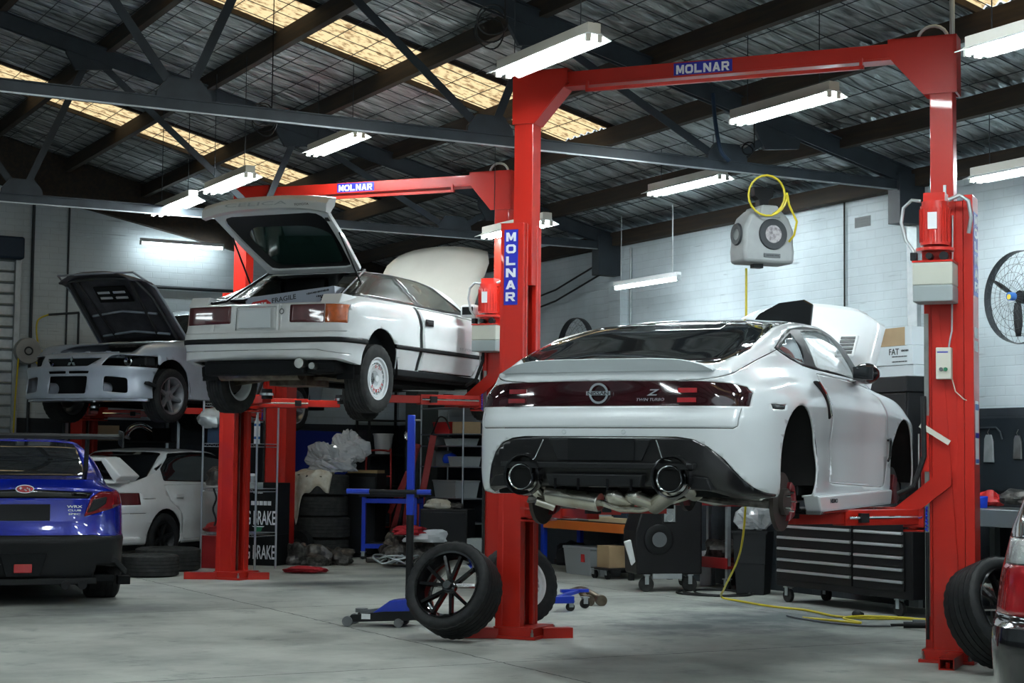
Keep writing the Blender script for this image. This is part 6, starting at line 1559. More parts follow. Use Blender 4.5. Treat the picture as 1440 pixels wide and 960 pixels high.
# ---------------------------------------------------------------- machine on castors, red cart, racking
t = thing('service_machine', 'black service machine on two castors under the coupe', 'machine', (1.27,17.10,0), 12)
MB().prism([(0,.17),(.68,.17),(.68,.98),(.10,.98),(-.02,.60)], 'y', 0, .45).build('cabinet', 'chest_black', t, bevel=.02)
MB().lathe([(-.012,0),(-.02,.08),(-.028,.13),(-.02,.15),(0,.15)], 36, 'y', c=(.22,0,.52)).build('pump_cover', 'satin_black', t, smooth=40)
MB().cyl((.22,-.03,.52),(.22,-.04,.52),.075,28).build('pump_hub', 'castor_grey', t)
MB().prism([(-.14,.50),(-.07,.52),(-.02,.30),(-.06,.26)], 'y', -.02, .02).build('side_handle', 'label_white', t, bevel=.01)
MB().bb(.16,.46,-.02,.02,.13,.18).build('foot_plate', 'alu', t)
castor(t, .10, .02, .075); castor(t, .56, .05, .075)
t = thing('work_lamp', 'flat grey work lamp hanging under the coupe tail', 'lamp', (1.53,16.5,.83), 8)
MB().bb(-.07,.07,-.02,.02,-.13,.13).build('housing', 'satin_black', t, bevel=.02)
MB().bb(-.055,.055,-.026,-.02,-.11,.11).build('lens', 'clear_plastic', t, bevel=.01)
for k in range(3): MB().lathe([(-.028,.03),(-.034,.036),(-.028,.04)], 20, 'y', c=(0,0,-.07+.07*k)).build('lens_ring', 'alu', t)
MB().tube([(0,0,.13),(0,.02,.22),(.02,.03,.30)], .006).build('hanger', 'satin_black', t)
o = carton('narrow white carton standing on the floor right of the machine', (2.09,18.12,0), -22, (.12,.18,.36), 'carton_white')
t = thing('tool_cart', 'dark red two-shelf cart behind the black machine', 'cart', tuple(bl(-.56,4.12,0)), -61.55)
for z in (.22,.85): MB().bb(0,.95,0,.45,z,z+.03).bb(0,.95,-.005,.01,z,z+.11).bb(0,.95,.44,.455,z,z+.09).build('shelf', 'cart_red', t, bevel=.004)
for x,y in ((.03,.03),(.92,.03),(.03,.42),(.92,.42)): MB().bb(x-.02,x+.02,y-.02,y+.02,.12,.95).build('post', 'galv', t)
castor(t, .08, .05, .05); castor(t, .88, .05, .05); castor(t, .08, .4, .05); castor(t, .88, .4, .05)
crumple(tuple(bl(-.3,3.6,.38)), .13, (1.5,1,.9), 41, 'oily', 'greasy_part', 'greasy part on the lower shelf of the red cart', 'car part')
t = thing('pallet_rack', 'low rack with an orange beam and blue upright under the coupe', 'rack', tuple(bl(-.66,6.82,0)), -61.55)
for y in (0,.50): MB().bb(0,.08,y,y+.05,0,.80).build('upright', 'jack_blue', t, bevel=.004); MB().bb(1.95,2.0,y,y+.05,0,.75).build('upright', 'satin_black', t)
MB().bb(.08,1.95,-.01,.03,.50,.60).build('beam', 'orange_beam', t, bevel=.004); MB().bb(.08,1.95,.51,.55,.50,.60).build('beam', 'orange_beam', t, bevel=.004)
MB().bb(.08,1.95,.02,.53,.595,.61).build('shelf_board', 'shelf_black', t)
RK = Matrix.Translation(bl(-.66,6.82,0)) @ Matrix.Rotation(R_(-61.55),4,'Z')
def rk(x,y,z): return tuple(RK @ Vector((x,y,z)))
carton('flat brown cardboard sheet pack lying on the orange beam', rk(1.45,.27,.61), -61.55, (.90,.42,.05), 'cardboard_pale')
carton('pale lilac carton at the left end of the orange rack', rk(.35,.27,.61), -61.55, (.42,.34,.14), 'carton_white')
carton('blue-grey crate between cartons on the orange rack', rk(.74,.3,.61), -61.55, (.28,.30,.17), 'grey_box')
carton('small dark carton standing on the pale sheet pack', rk(1.5,.3,.66), -61.55, (.3,.25,.14), 'dark_blue_box')
def tub(label, loc, yaw, d, m='clear_plastic', lid='clear_plastic', name='storage_tub', tagc=None):
    t = thing(name, label, 'tub', loc, yaw); x, y, z = d[0]/2, d[1]/2, d[2]
    b = MB().add([(-x*.88,-y*.88,0),(x*.88,-y*.88,0),(x*.88,y*.88,0),(-x*.88,y*.88,0),(-x,-y,z*.88),(x,-y,z*.88),(x,y,z*.88),(-x,y,z*.88)], [(3,2,1,0),(0,1,5,4),(1,2,6,5),(2,3,7,6),(3,0,4,7)])
    b.build('tub', m, t, solid=.006); MB().bb(-x*1.04,x*1.04,-y*1.04,y*1.04,z*.88,z*.97).build('lid', lid, t, bevel=.006)
    MB().bb(-x*.7,x*.7,-y*.7,y*.7,.01,z*.6).build('contents', 'castor_grey', t, bevel=.02)
    if tagc: MB().bb(x*.3,x*.55,-y*1.0,-y*.93,z*.45,z*.72).build('sticker', tagc, t)
    return t
tub('clear plastic storage tub with red sticker on the floor under the rack', rk(.95,.12,0), -61.55, (.60,.36,.33), tagc='red_plastic')
carton('small brown carton in front of the rack, on a dolly', rk(1.62,.0,.121), -61.55, (.26,.24,.24), 'cardboard')
tub('small clear tub beside the brown carton', rk(1.36,.14,0), -61.55, (.16,.2,.28))
t = thing('wheel_dolly', 'small black dolly with two castors under the brown carton', 'dolly', rk(1.46,-.18,0), -61.55)
MB().bb(0,.36,.0,.5,.10,.12).build('deck', 'shelf_black', t); castor(t,.04,.03,.045); castor(t,.28,.05,.045)
crumple(rk(.38,.2,.17), .18, (1,.9,1), 44, 'matt_black', 'rubbish_sack', 'black sack on the floor left of the clear tub', 'bag')
# blue stand and exhaust piece
t = thing('creeper_dolly', 'blue dolly with small castors behind the left front post', 'dolly', (.32,14.75,0), 20)
MB().bb(0,.26,0,.09,.07,.13).bb(.24,.50,.25,.30,.14,.17).beam((.12,.05,.12),(.40,.28,.15),.05,.03).build('frame', 'jack_blue', t, bevel=.006)
castor(t,.24,.05,.035); castor(t,.47,.28,.04)
t = thing('exhaust_section', 'short twin exhaust pipe section lying on the floor', 'exhaust pipe', (.62,15.55,0), -8)
MB().tube(cat([(-.15,.25,.07),(0,.2,.12),(.10,.08,.10),(.20,-.02,.06)]), .032, 14).build('pipe', 'burnt_steel', t, smooth=50)
MB().tube(cat([(.0,.2,.12),(.05,.02,.08),(.10,-.08,.05)]), .030, 14).build('pipe', 'burnt_steel', t, smooth=50)
for x,y in ((.10,-.085),(.205,-.03)): MB().cyl((x,y,.05),(x+.02,y-.05,.045),.05,18).build('flange', 'burnt_steel', t)
# ---------------------------------------------------------------- loose wheels
loose_wheel('black ten-spoke wheel with wide tyre leaning on the left front post', (-.40,12.40,.358), Mframe((-.40,-.82,.38)), .335, .247, .28, 'twin', 'gloss_black')
loose_wheel('white multi-slot rally wheel leaning behind the left front post', (.07,13.42,.325), Mframe((.52,-.80,.22)), .312, .192, .205, 'turbine', 'white_paint', tyre='rubber')
loose_wheel('black ten-spoke wheel leaning on the right post beside the dark car', (3.08,10.86,.372), Mframe((.46,-.80,.36)), .335, .247, .28, 'twin', 'gloss_black')
loose_wheel('black wheel mostly hidden behind the one leaning on the right post', (3.52,11.38,.37), Mframe((.42,-.84,.30)), .335, .247, .26, 'twin', 'gloss_black')
def flat_tyre(label, loc, R=.33, r=.21, w=.235, group=None, name='tyre', m='rubber_dusty'):
    o = tyre_mb(R, r, w, 72).xf(Matrix.Rotation(R_(90),4,'Y')).build(name, m, None, smooth=40)
    return tag(o, label, 'tyre', group, loc=(loc[0],loc[1],loc[2]+w/2))
flat_tyre('loose tyre lying flat on the floor, front one beside the blue saloon', (-3.90,18.62,0), .315, .20, .235)
flat_tyre('larger loose tyre lying flat just behind the front one', (-3.90,19.60,0), .37, .22, .26)
for k in range(4): flat_tyre(['lowest','second from the floor','third from the floor','topmost'][k]+' tyre in the stack under the cream cloth', (-2.45+.02*math.sin(k*2),22.15+.02*math.cos(k*3),.272*k), .37, .22, .27, 'tyres stacked under the cloth')
for k in range(4): flat_tyre(['lowest','second','third','topmost'][k]+' tyre of the stack standing behind the cloth-covered one, counted from the floor', (-2.60+.02*math.cos(k*2),23.12+.02*math.sin(k*3),.27*k), .35, .22, .262, 'tyres in the rear stack')
# cloth and film on the stack
b = MB(); vs = []; n = 26; rs = np.random.RandomState(4)
for i in range(n+1):
    for j in range(n+1):
        u = i/n; v = j/n; x = -.46+.62*u; y = -.42+.72*v
        rr = math.hypot(x+.0, y); z = 1.115+.02*math.sin(9*u+5*v)+.02*math.sin(17*v)
        over = max(0, rr-.34)
        if over > 0:
            k_ = .375/rr+.02*math.sin(14*math.atan2(y,x)); z = 1.10-over*2.3-.05*math.sin(13*math.atan2(y,x))*min(1,over*6); x2, y2 = x*k_*1.06, y*k_*1.06
            x, y = x2, y2
        vs.append((x,y,z))
b.add(vs, [(i*(n+1)+j,i*(n+1)+j+1,(i+1)*(n+1)+j+1,(i+1)*(n+1)+j) for i in range(n) for j in range(n)])
o = b.build('dust_cloth', 'cloth_cream', None, smooth=60, solid=.006); tag(o, 'stained cream cloth draped over the tyre stack', 'cloth', loc=(-2.45,22.15,0), yaw=0)
crumple((-2.36,22.18,1.24), .25, (1.35,.9,.85), 9, 'film', 'plastic_film', 'crumpled clear plastic film lying on the tyre stack', 'plastic film', amp=.42, n=40)
crumple((-2.10,22.24,1.36), .19, (.95,.8,1.05), 12, 'film', 'film_bundle', 'upper bundle of clear film at the right of the tyre stack', 'plastic film', amp=.42, n=36)
# ================================================================== far end and left side
# roller door, pipes on the gable wall
t = MB()
for k in range(26): t.prism([(SG-.10,.15*k),(SG-.06,.15*k+.02),(SG-.06,.15*k+.13),(SG-.10,.15*k+.15),(SG-.09,.15*k+.15),(SG-.05,.15*k+.135),(SG-.05,.15*k+.015),(SG-.09,.15*k)], 'x', -8.9, -5.74)
struct(t.build('door_1', 'galv'))
struct(MB().bb(-5.74,-5.67,SG-.14,SG-.01,0,3.95).build('trim_30', 'galv'))
struct(MB().bb(-8.9,-5.66,SG-.30,SG-.02,3.9,4.2).build('trim_31', 'dark_blue_box', bevel=.03))
for k,(w,r) in enumerate(((-5.50,.022),(-5.02,.014))): struct(MB().cyl((w,SG-.04,0),(w,SG-.04,5.0),r,10).build('trim_%d'%(32+k), 'truss_steel'))
struct(MB().cyl((-4.0,SG-.04,3.66),(-1.0,SG-.04,3.66),.025,8).build('trim_34', 'truss_steel'))
struct(MB().bb(-.32,0,11.0,11.42,0,3.7).build('trim_35', 'pillar_paint'))
t = thing('air_hose_reel', 'grey air hose reel on the far wall at the left edge', 'hose reel', tuple(bl(-5.56,SG-.16,2.68)), BY)
MB().lathe([(-.08,0),(-.08,.165),(-.05,.18),(.04,.18),(.07,.165),(.07,0)], 32, 'y').build('drum_case', 'reel_grey', t, smooth=40); MB().lathe([(-.085,.04),(-.10,.05),(-.085,.06)], 20, 'y').build('hub', 'reel_dark', t); MB().bb(-.03,.03,.05,.15,-.15,.15).build('bracket', 'galv', t)
o = MB().tube(cat([bl(-5.46,SG-.2,2.55),bl(-5.37,SG-.22,2.45),bl(-5.35,SG-.2,2.6),bl(-5.42,SG-.1,2.85),bl(-5.42,SG-.1,3.1),bl(-5.28,SG-.1,3.19)]), .012, 6).build('yellow_hose', 'yellow_hose', None); tag(o, 'short yellow hose curving up from the left wall reel', 'hose')
o = MB().tube([bl(-5.68,SG-.22,2.72),bl(-5.72,SG-.24,2.0),bl(-5.74,SG-.24,.8)], .012, 6).build('yellow_hose', 'yellow_hose', None); tag(o, 'yellow hose hanging straight down beside the roller door', 'hose')
o = MB().cyl(bl(-5.28,SG-.1,3.19),bl(-4.86,SG-.08,3.24),.016,8).cyl(bl(-4.86,SG-.06,3.24),bl(-4.86,SG-.06,.9),.016,8).build('air_pipe', 'truss_steel', None); tag(o, 'air pipe with elbow behind the raised silver bonnet', 'pipe')
# blue board
o = thing('blue_board', 'large blue board standing against the far wall behind the tyres', 'board', tuple(bl(-1.35,SG-.08,0)), BY); MB().prism([(-.62,.25),(.62,.25),(.62,1.55),(.35,1.68),(-.62,1.70)], 'y', -.02, .02).build('panel', 'cloth_blue', o, bevel=.004)
MB().bb(.28,.62,-.05,-.03,1.60,1.63).build('ledge', 'galv', o)
# dark steel locker + wood
o = thing('dark_locker', 'black low locker right of the tyre stacks', 'cabinet', (-1.92,22.75,0), -15); MB().bb(-.22,.22,-.2,.2,0,1.10).build('carcass', 'matt_black', o, bevel=.01); MB().bb(-.20,.20,-.212,-.2,.05,1.05).build('door', 'satin_black', o, bevel=.004)
o = MB().box((0,0,.02), (.42,.30,.04)).build('wood_board', 'wood', None, bevel=.004); tag(o, 'thin wooden board lying on the black locker', 'board', loc=(-1.92,22.75,1.10), yaw=-15)
# hand truck
t = thing('hand_truck', 'red tubular hand truck standing behind the blue trolley', 'hand truck', (-1.83,23.75,0), -10)
MB().tube(cat([(-.18,0,.05),(-.18,0,1.32),(-.15,0,1.40),(.13,0,1.40),(.17,0,1.30),(.18,0,.05)],6), .014, 8).build('frame', 'red_steel', t, smooth=50)
for z in (.35,.7,1.05): MB().cyl((-.18,0,z),(.18,0,z),.012,8).build('cross_bar', 'red_steel', t)
MB().bb(-.2,.2,-.25,0,.01,.02).build('toe_plate', 'red_steel', t)
for x in (-.22,.22): MB().cyl((x-.02,.1,.12),(x+.02,.1,.12),.12,20).build('tyre', 'rubber', t, smooth=40)
# blue trolley
t = thing('steel_trolley', 'blue framed trolley table beside the upright jack handle', 'trolley', (-1.92,22.10,0), -8)
for x,y in ((.03,.03),(.70,.03),(.03,.45),(.70,.45)): MB().bb(x-.025,x+.025,y-.025,y+.025,.08,.80).build('leg', 'jack_blue', t)
for z in (.14,.72): MB().bb(.03,.70,.01,.05,z,z+.06).bb(.03,.70,.43,.47,z,z+.06).bb(.01,.05,.03,.45,z,z+.06).bb(.68,.72,.03,.45,z,z+.06).build('rail', 'jack_blue', t, bevel=.004)
MB().bb(-.03,.76,-.02,.50,.80,.86).build('table_top', 'satin_black', t, bevel=.006); MB().bb(.05,.68,.05,.43,.19,.21).build('lower_shelf', 'shelf_black', t)
for x in (.03,.70): castor(t, x, .03, .04)
crumple((-1.45,22.2,.30), .12, (1.2,.9,1), 51, 'burnt_steel', 'rusty_part', 'rusty brown part on the lower shelf of the blue trolley', 'car part')
MBf = MB().bb(-.16,.16,-.12,.12,0,.07); o = MBf.build('jack_base', 'oily', None, bevel=.02); tag(o, 'dark flat base block on the floor in front of the blue trolley', 'block', loc=(-1.62,21.5,0), yaw=-10)
# engine crane, folded
t = thing('engine_crane', 'red folded engine crane leaning by the grey pillar', 'engine crane', (-1.32,23.3,0), -5)
MB().beam((-.32,0,.1),(.05,.0,1.50),.07,.09).build('leg', 'red_steel', t, bevel=.005); MB().beam((.0,.05,.15),(.25,.1,1.62),.07,.09).build('leg', 'red_steel', t, bevel=.005)
MB().beam((-.12,-.08,.2),(.02,-.05,1.45),.06,.08).build('mast', 'red_steel', t, bevel=.005); MB().beam((-.32,0,.55),(-.08,0,1.12),.05,.06).build('boom', 'red_steel', t, bevel=.005)
MB().bb(-.4,.1,-.1,.12,.02,.10).build('base', 'red_steel', t, bevel=.01); MB().cyl((-.2,-.05,.3),(-.05,-.05,1.0),.03,12).build('ram', 'satin_black', t)
t = thing('work_light', 'round silver work light clipped to the grey pillar', 'lamp', tuple(bl(-.40,11.1,1.62)), 0)
MB().lathe([(-.05,.02),(-.06,.07),(-.02,.085),(.04,.05),(.05,0)], 24, 'y').build('reflector', 'chrome', t, smooth=40); MB().cyl((0,-.055,0),(0,-.06,0),.06,20).build('lens', 'lamp_clear', t)
# black shelf with bucket
t = thing('steel_shelf', 'black steel shelf in the far corner holding a white bucket', 'shelf', tuple(bl(-.72,SG-.55,0)), BY)
for x,y in ((0,0),(.62,0),(0,.45),(.62,.45)): MB().bb(x-.015,x+.015,y-.015,y+.015,0,2.35).build('post', 'shelf_black', t)
for z in (.35,.9,1.36,1.86,2.3): MB().bb(0,.62,0,.45,z-.02,z).build('shelf_board', 'shelf_black', t)
t = thing('bucket', 'white plastic bucket on the black corner shelf', 'bucket', tuple(bl(-.42,SG-.38,1.36)), 0)
MB().lathe([(0,0),(0,.115),(.30,.145),(.30,.152),(.285,.155),(.28,.146)], 28, 'z').build('pail', 'label_white', t, smooth=40); MB().tube([(.15*math.cos(a),.02,.29-.10*math.sin(a)) for a in np.linspace(0,PI,10)], .003,5).build('handle', 'steel', t)
# open shelving against the right wall far end
t = thing('wire_shelving', 'tall shelving with tubs against the wall left of the coupe', 'shelf', tuple(bl(-.48,9.25,0)), BY)
for x,y in ((0,0),(.42,0),(0,1.30),(.42,1.30)): MB().cyl((x,y,0),(x,y,2.12),.013,10).build('post', 'wire_chrome', t)
for z in (.45,.78,1.20,1.48,1.64,2.0): MB().bb(-.01,.43,-.01,1.31,z-.015,z).build('shelf_board', 'wire_chrome', t)
SH = Matrix.Translation(bl(-.48,9.25,0)) @ Matrix.Rotation(R_(BY),4,'Z')
def sh(x,y,z): return tuple(SH @ Vector((x,y,z)))
tub('red tool case on the upper shelf left of the coupe', sh(.2,.78,1.64), BY+90, (.50,.30,.17), 'red_plastic', 'red_plastic', 'tool_case')
carton('brown carton right of the red tool case on the shelving', sh(.2,.30,1.64), BY, (.28,.30,.16), 'cardboard')
o = MB().tube(cat([(-.0,.98,1.62),(-.02,.85,1.70),(-.02,.7,1.86),(-.02,.5,1.84),(0,.4,1.70)]), .012,6).build('rubber_hose', 'rubber', None); tag(o, 'black hose arched over the red tool case', 'hose', loc=tuple(bl(-.48,9.25,0)), yaw=BY)
carton('black and yellow boxed part on the top of the shelving', sh(.2,.95,2.0), BY, (.3,.5,.07), 'satin_black')
carton('small beige carton on top of the shelving, right end', sh(.2,.30,2.0), BY, (.2,.25,.10), 'cardboard_pale')
tub('small clear tub at the left of the middle shelf', sh(.2,1.12,1.48), BY+90, (.24,.25,.13)); tub('low grey tray at the right of the middle shelf', sh(.2,.45,1.48), BY+90, (.45,.3,.10), 'grey_box','grey_box','parts_tray')
tub('clear tub left of the blue ball on the shelving', sh(.2,1.12,1.20), BY+90, (.26,.25,.22)); tub('low clear tub right of the blue ball on the shelving', sh(.2,.35,1.20), BY+90, (.4,.3,.14))
crumple(sh(.2,.78,1.29), .10, (1.1,1.1,.9), 60, 'blue_plastic', 'blue_ball', 'round blue plastic item on the shelving', 'plastic item', amp=.06)
tub('large clear tub on the low shelf left of the coupe bumper', sh(.2,.6,.78), BY+90, (.70,.36,.24), 'clear_plastic')
t = thing('low_cabinet', 'black low cabinet with rags on it below the shelving', 'cabinet', (-1.15,21.9,0), -12)
MB().bb(0,.62,0,.45,0,.66).build('carcass', 'chest_black', t, bevel=.01); MB().bb(.01,.61,-.012,0,.04,.62).build('door', 'satin_black', t, bevel=.003)
crumple((-.92,22.1,.70), .13, (1.5,1,.6), 61, 'cloth_cream', 'brown_rag', 'brown crumpled rag on the black low cabinet', 'rag'); crumple((-.70,22.05,.69), .08, (1.3,1,.6), 62, 'oily', 'small_part', 'small dark part right of the brown rag', 'car part')
carton('grey box on the floor right of the black low cabinet', (-.42,21.8,0), -12, (.20,.25,.30), 'grey_box')
# rags and loom pile on the floor
crumple((-1.30,20.75,.16), .24, (1.1,.9,.9), 70, 'oily', 'parts_pile', 'tangle of wiring and steel parts on the floor by the jack', 'car parts', amp=.45, n=34)
crumple((-1.05,20.55,.36), .17, (1.2,.8,.6), 71, 'cloth_white', 'white_cloth', 'pale cloth on the parts heap by the jack', 'cloth', amp=.4, n=30)
crumple((-1.20,20.50,.43), .15, (1.3,.7,.5), 72, 'cloth_red', 'red_cloth', 'red cloth on top of the parts heap by the jack', 'cloth', amp=.4, n=30)
o = MB().tube([(-1.5+.16*math.cos(a)+.01*a, 20.45+.12*math.sin(a), .05+.10*abs(math.sin(a*.7))) for a in np.linspace(0,9*PI,110)], .012, 6).build('wiring_loom', 'galv', None, smooth=60); tag(o, 'pale looped wiring loom at the left of the parts heap', 'wiring')
crumple((-2.30,19.35,.035), .20, (1.05,.75,.22), 73, 'cloth_red', 'red_rag', 'dark red rag lying on the open floor', 'rag', amp=.4, n=30)
# ---------------------------------------------------------------- floor jack with T handle
t = thing('floor_jack', 'low blue trolley jack with tall upright handle and crossbar', 'jack', (-1.25,13.45,0), -8)
for y in (-.13,.13): MB().prism([(.0,.04),(.05,.09),(.30,.12),(.55,.13),(.56,.06),(.05,.035)], 'y', y-.006, y+.006).build('side_plate', 'satin_black', t, bevel=.003)
MB().prism([(.20,.10),(.34,.20),(.50,.22),(.54,.14),(.52,.08),(.24,.07)], 'y', -.10, .10).build('cover', 'jack_blue', t, bevel=.01)
MB().beam((.10,0,.10),(.32,0,.13),.10,.03).cyl((.10,0,.10),(.10,0,.13),.05,16).build('lift_arm', 'castor_grey', t)
MB().bb(.13,.20,-.138,-.132,.06,.10).build('label', 'label_white', t)
for y in (-.12,.12): MB().cyl((.02,y-.03,.04),(.02,y+.03,.04),.04,20).build('front_roller', 'castor_grey', t, smooth=40); MB().cyl((.42,y-.02,.035),(.42,y+.02,.035),.035,20).build('rear_castor', 'castor_grey', t, smooth=40)
hx = .475
MB().cyl((hx,0,.12),(hx,0,.86),.030,16).build('handle_socket', 'satin_black', t, smooth=40); MB().bb(hx-.028,hx+.028,-.028,.028,.86,1.64).build('handle', 'jack_blue', t, bevel=.006)
MB().cyl((hx-.46,-.04,1.04),(hx+.17,-.04,1.04),.017,12).build('crossbar', 'satin_black', t, smooth=40)
for a,b_ in ((hx-.50,hx-.32),(hx+.06,hx+.17)): MB().cyl((a,-.04,1.04),(b_,-.04,1.04),.021,12).build('grip', 'jack_blue', t, smooth=40)
MB().cyl((hx,0,1.60),(hx+.07,0,1.60),.008,8).build('release_knob', 'steel', t)
# ---------------------------------------------------------------- chrome wire shelf with goods
t = thing('wire_shelf', 'chrome wire shelf standing behind the middle lift post', 'shelf', (-3.60,20.0,0), -24)
WS, DS = .74, .45
for x,y in ((0,0),(WS,0),(0,DS),(WS,DS)): MB().cyl((x,y,0),(x,y,1.95),.013,10).build('post', 'wire_chrome', t, smooth=40)
for z in (.42,.93,1.45,1.92):
    s_ = MB(); 
    for q in (0,.035):
        s_.cyl((0,0,z-q),(WS,0,z-q),.004,6).cyl((0,DS,z-q),(WS,DS,z-q),.004,6).cyl((0,0,z-q),(0,DS,z-q),.004,6).cyl((WS,0,z-q),(WS,DS,z-q),.004,6)
    for k in range(24): s_.cyl((WS*k/23,0,z),(WS*k/23,DS,z),.0025,4)
    s_.tube([(WS*k/24,0,z-(.035 if k%2 else 0)) for k in range(25)], .003, 4)
    s_.build('wire_deck', 'wire_chrome', t)
WM = Matrix.Translation((-3.60,20.0,0)) @ Matrix.Rotation(R_(-24),4,'Z')
def wsx(x,y,z): return tuple(WM @ Vector((x,y,z)))
c1 = carton('upper of two black cartons lettered BIG BRAKE behind the wire shelf', (-2.98,20.80,.37), -18, (.50,.36,.62), 'banner_black')
text('BIG BRAKE', .47, .17, 'sign_white', c1, (0,-.182,.20), bold=.012); 
for k in range(5): MB().bb(-.09+.055*k,-.045+.055*k,-.184,-.181,.35,.40).build('pictogram', 'sign_white', c1)
MB().prism([(-.05,.09),(.07,.09),(.04,.03),(-.02,.03)], 'y', -.184, -.181).build('green_mark', 'banner_green', c1); MB().prism([(-.07,.10),(.09,.10),(.08,.09),(-.06,.09)], 'y', -.184, -.181).build('mark_border', 'sign_white', c1)
dashes(.13, .02, 'sign_white', c1, (.0,-.1805,.50), n=7)
c2 = carton('lower of two black cartons lettered BIG BRAKE, on the floor', (-2.98,20.80,0), -18, (.50,.36,.37), 'banner_black')
text('BIG BRAKE', .47, .17, 'sign_white', c2, (0,-.182,.16), bold=.012)
t = thing('spray_bottle', 'white bottle with blue bands at the right of the upper wire shelf', 'bottle', wsx(.66,.12,1.455), 0)
MB().lathe([(0,0),(0,.036),(.24,.036),(.28,.016),(.33,.014)], 20, 'z').build('bottle', 'label_white', t, smooth=40)
for z in (.05,.20): MB().lathe([(z,.0365),(z+.03,.0365)], 20, 'z').build('band', 'fan_blue', t)
MB().cyl((0,0,.33),(0,0,.36),.018,12).build('cap', 'satin_black', t)
carton('dark blue box at the left of the upper wire shelf', wsx(.18,.22,1.455), -24, (.30,.36,.26), 'dark_blue_box')
carton('small grey tin box on the middle wire shelf', wsx(.60,.15,.935), -24, (.18,.16,.07), 'grey_box')
t = thing('jar', 'small white-lidded jar on the grey tin box', 'jar', wsx(.60,.15,1.006), 0); MB().cyl((0,0,0),(0,0,.07),.03,16).build('glass', 'clear_plastic', t); MB().cyl((0,0,.07),(0,0,.10),.033,16).build('lid', 'label_white', t)
crumple(wsx(.15,.2,1.05), .15, (1,.8,1.1), 80, 'oily', 'gearbox_part', 'dark mechanical part hanging at the left middle of the wire shelf', 'car part', amp=.4, n=28)
o = MB().tube([wsx(.20+.02*math.sin(z*25), -.03, z) for z in np.linspace(.93,.50,22)], .012, 6).build('wiring_loom', 'satin_black', None); tag(o, 'black wiring loom hanging from the middle wire shelf', 'wiring')
crumple(wsx(.12,.2,.47), .15, (1.2,1,.6), 81, 'cart_red', 'red_caliper', 'dull red part at the left of the low wire shelf', 'car part', amp=.3)
carton('dark red box on the floor under the left of the wire shelf', wsx(.10,.2,0), -24, (.26,.30,.38), 'cart_red'); carton('yellow packet right of the dark red box', wsx(.31,.05,.0), -24, (.08,.12,.30), 'fan_yellow')
carton('cream bottle-shaped box standing beside the base of the middle post', wsx(.58,-.22,0), -24, (.09,.08,.20), 'tank_plastic')
crumple(wsx(.05,.1,1.70), .12, (1.3,1,1.1), 82, 'galv', 'foil_ducting', 'crushed silver ducting near the top left of the wire shelf', 'ducting', amp=.35)
for k, (x, y, r_, lab) in enumerate([(-2.55,20.9,.17,'greasy brake part nearest the wire shelf on the floor'),(-2.30,20.75,.14,'greasy brake part in the middle of the floor heap'),(-2.12,20.95,.15,'greasy brake part at the right of the floor heap')]):
    crumple((x,y,r_*.5), r_, (1.2,.9,.9), 90+k, 'oily', 'brake_part', lab, 'car part', amp=.45, n=28)
t = thing('brake_drum', 'dark ring-shaped brake drum leaning in the floor heap', 'brake drum', (-2.62,21.35,.20), -30); MB().lathe([(-.05,.10),(-.05,.19),(.05,.20),(.05,.18),(-.03,.17),(-.03,.10)], 36, 'y', closed=True).build('drum', 'matt_black', t, smooth=40); MB().cyl((0,-.03,0),(0,-.02,0),.05,20).build('hub', 'oily', t)
# shelf under the silver saloon against the far wall
t = thing('black_shelf', 'black steel shelf against the far wall under the silver saloon', 'shelf', tuple(bl(-4.98,SG-.56,0)), BY)
for x,y in ((0,0),(1.4,0),(0,.5),(1.4,.5)): MB().bb(x-.02,x+.02,y-.02,y+.02,0,2.2).build('post', 'wire_chrome', t)
for z in (.5,1.0,1.50,2.18): MB().bb(0,1.4,0,.5,z-.02,z).build('shelf_board', 'shelf_black', t)
BSM = Matrix.Translation(bl(-4.98,SG-.56,0)) @ Matrix.Rotation(R_(BY),4,'Z')
carton('brown carton on the black shelf over the white saloon roof', tuple(BSM @ Vector((.45,.2,1.50))), BY, (.30,.3,.20), 'cardboard_pale')
t = thing('intake_pipe', 'shiny bent intake pipe on the black shelf over the white saloon roof', 'pipe', tuple(BSM @ Vector((.95,.15,1.50))), BY)
MB().tube(cat([(-.22,0,.05),(-.16,0,.16),(-.02,0,.20),(.14,0,.12),(.28,0,.05)]), .05, 16).build('pipe', 'chrome', t, smooth=60); MB().cyl((-.23,0,.03),(-.22,0,.06),.06,20).build('clamp', 'steel', t)
carton('black case on the top board under the silver saloon', tuple(BSM @ Vector((1.2,.22,1.50))), BY, (.25,.3,.18), 'matt_black')
# added lamps out of view on the camera side, lighting car rears and foreground
for k, (w, s) in enumerate(((-7.2,-2.5),(-5.0,-4.0),(-7.6,-8.6),(-4.4,-6.6),(-10.9,-5.2),(-13.2,-1.5),(-10.8,1.6),(-8.9,-12.2),(-4.2,-11.0),(-2.0,-8.0),(-12.0,4.8))):
    dup(proto, tuple(bl(w, s, 4.3 if k < 2 else 3.8)), BY, 'added twin tube light outside the view, brightening the car rears and foreground', 'twin tube lights added out of view for extra light')
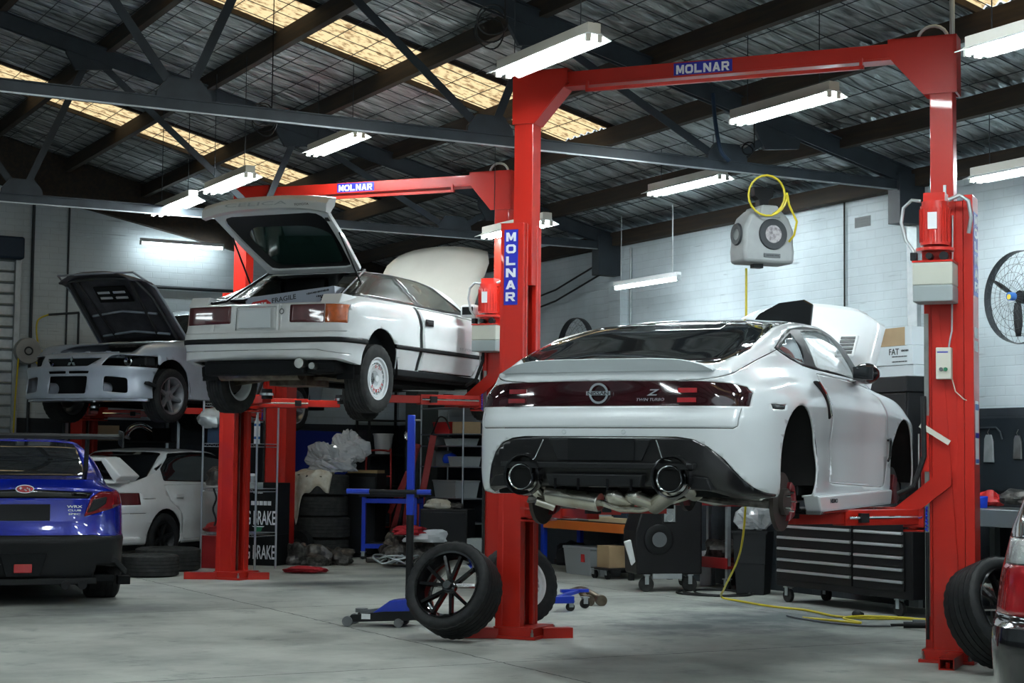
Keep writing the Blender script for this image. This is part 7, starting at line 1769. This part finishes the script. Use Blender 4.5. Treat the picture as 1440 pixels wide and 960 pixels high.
# loops of cable near the ceiling
for k, (p, r_, lab) in enumerate([((-.17,11.3,4.25), .10, 'coil of black cable hung near the top of the left front post'),((2.02,14.55,4.0), .05, 'knot of black cable on the truss above the grey hose reel'),((-2.2,14.6,4.25),.10,'coil of black cable above the middle left light')]):
    pts = [(p[0]+r_*math.cos(a)*(1+.15*math.sin(a*1.3)), p[1]+.02*a, p[2]+r_*math.sin(a)*(1+.2*math.cos(a*.7))) for a in np.linspace(0,6*PI,60)]
    w = (Vector(p)-PW).dot(VB)
    o = MB().tube(pts, .006, 5).cyl((p[0]+r_,p[1],p[2]), (p[0]+r_,p[1],PW.z+roof_z(w)-.14), .005, 5).build('cable_loop', 'satin_black', None); tag(o, lab, 'cable')
o = MB().tube(cat([tuple(bl(-2.35,.9,4.45)),tuple(bl(-2.36,.85,4.2)),tuple(bl(-2.34,.8,3.95)),tuple(bl(-2.25,.8,3.86))]), .018, 8).build('supply_hose', 'dark_blue_box', None); tag(o, 'thick dark hose dropping to the truss left of the grey reel', 'hose')
# ================================================================== camera, light
cam = bpy.data.cameras.new('camera'); co = bpy.data.objects.new('camera', cam); COL.objects.link(co)
pt = math.atan(166/2400.); ro = .0108
fw = Vector((0, math.cos(pt), math.sin(pt))); up0 = Vector((0, -math.sin(pt), math.cos(pt))); r0 = Vector((1,0,0))
rt = r0*math.cos(ro)+up0*math.sin(ro); u2 = -r0*math.sin(ro)+up0*math.cos(ro)
co.matrix_world = Matrix.Translation((0,0,1.3)) @ Matrix((rt, u2, -fw)).transposed().to_4x4()
cam.sensor_width = 36; cam.lens = 2400/1440*36; cam.clip_start = .05; cam.clip_end = 200
SC.camera = co
w = bpy.data.worlds.new('world'); SC.world = w; w.use_nodes = True
nt = w.node_tree; bg = nt.nodes['Background']
tc = nt.nodes.new('ShaderNodeTexCoord'); sx = nt.nodes.new('ShaderNodeSeparateXYZ'); mr = nt.nodes.new('ShaderNodeMapRange')   # overcast sky: zenith brighter than horizon
nt.links.new(tc.outputs['Generated'], sx.inputs[0]); nt.links.new(sx.outputs[2], mr.inputs['Value']); mr.inputs['From Min'].default_value = 0; mr.inputs['From Max'].default_value = 1
mr.inputs['To Min'].default_value = .4; mr.inputs['To Max'].default_value = 3.0; nt.links.new(mr.outputs[0], bg.inputs[1])
bg.inputs[0].default_value = (.80,.92,1.0,1)
SC.view_settings.view_transform = 'Standard'; SC.view_settings.look = 'None'; SC.view_settings.exposure = .38; SC.view_settings.gamma = 1
SC.view_settings.use_curve_mapping = False
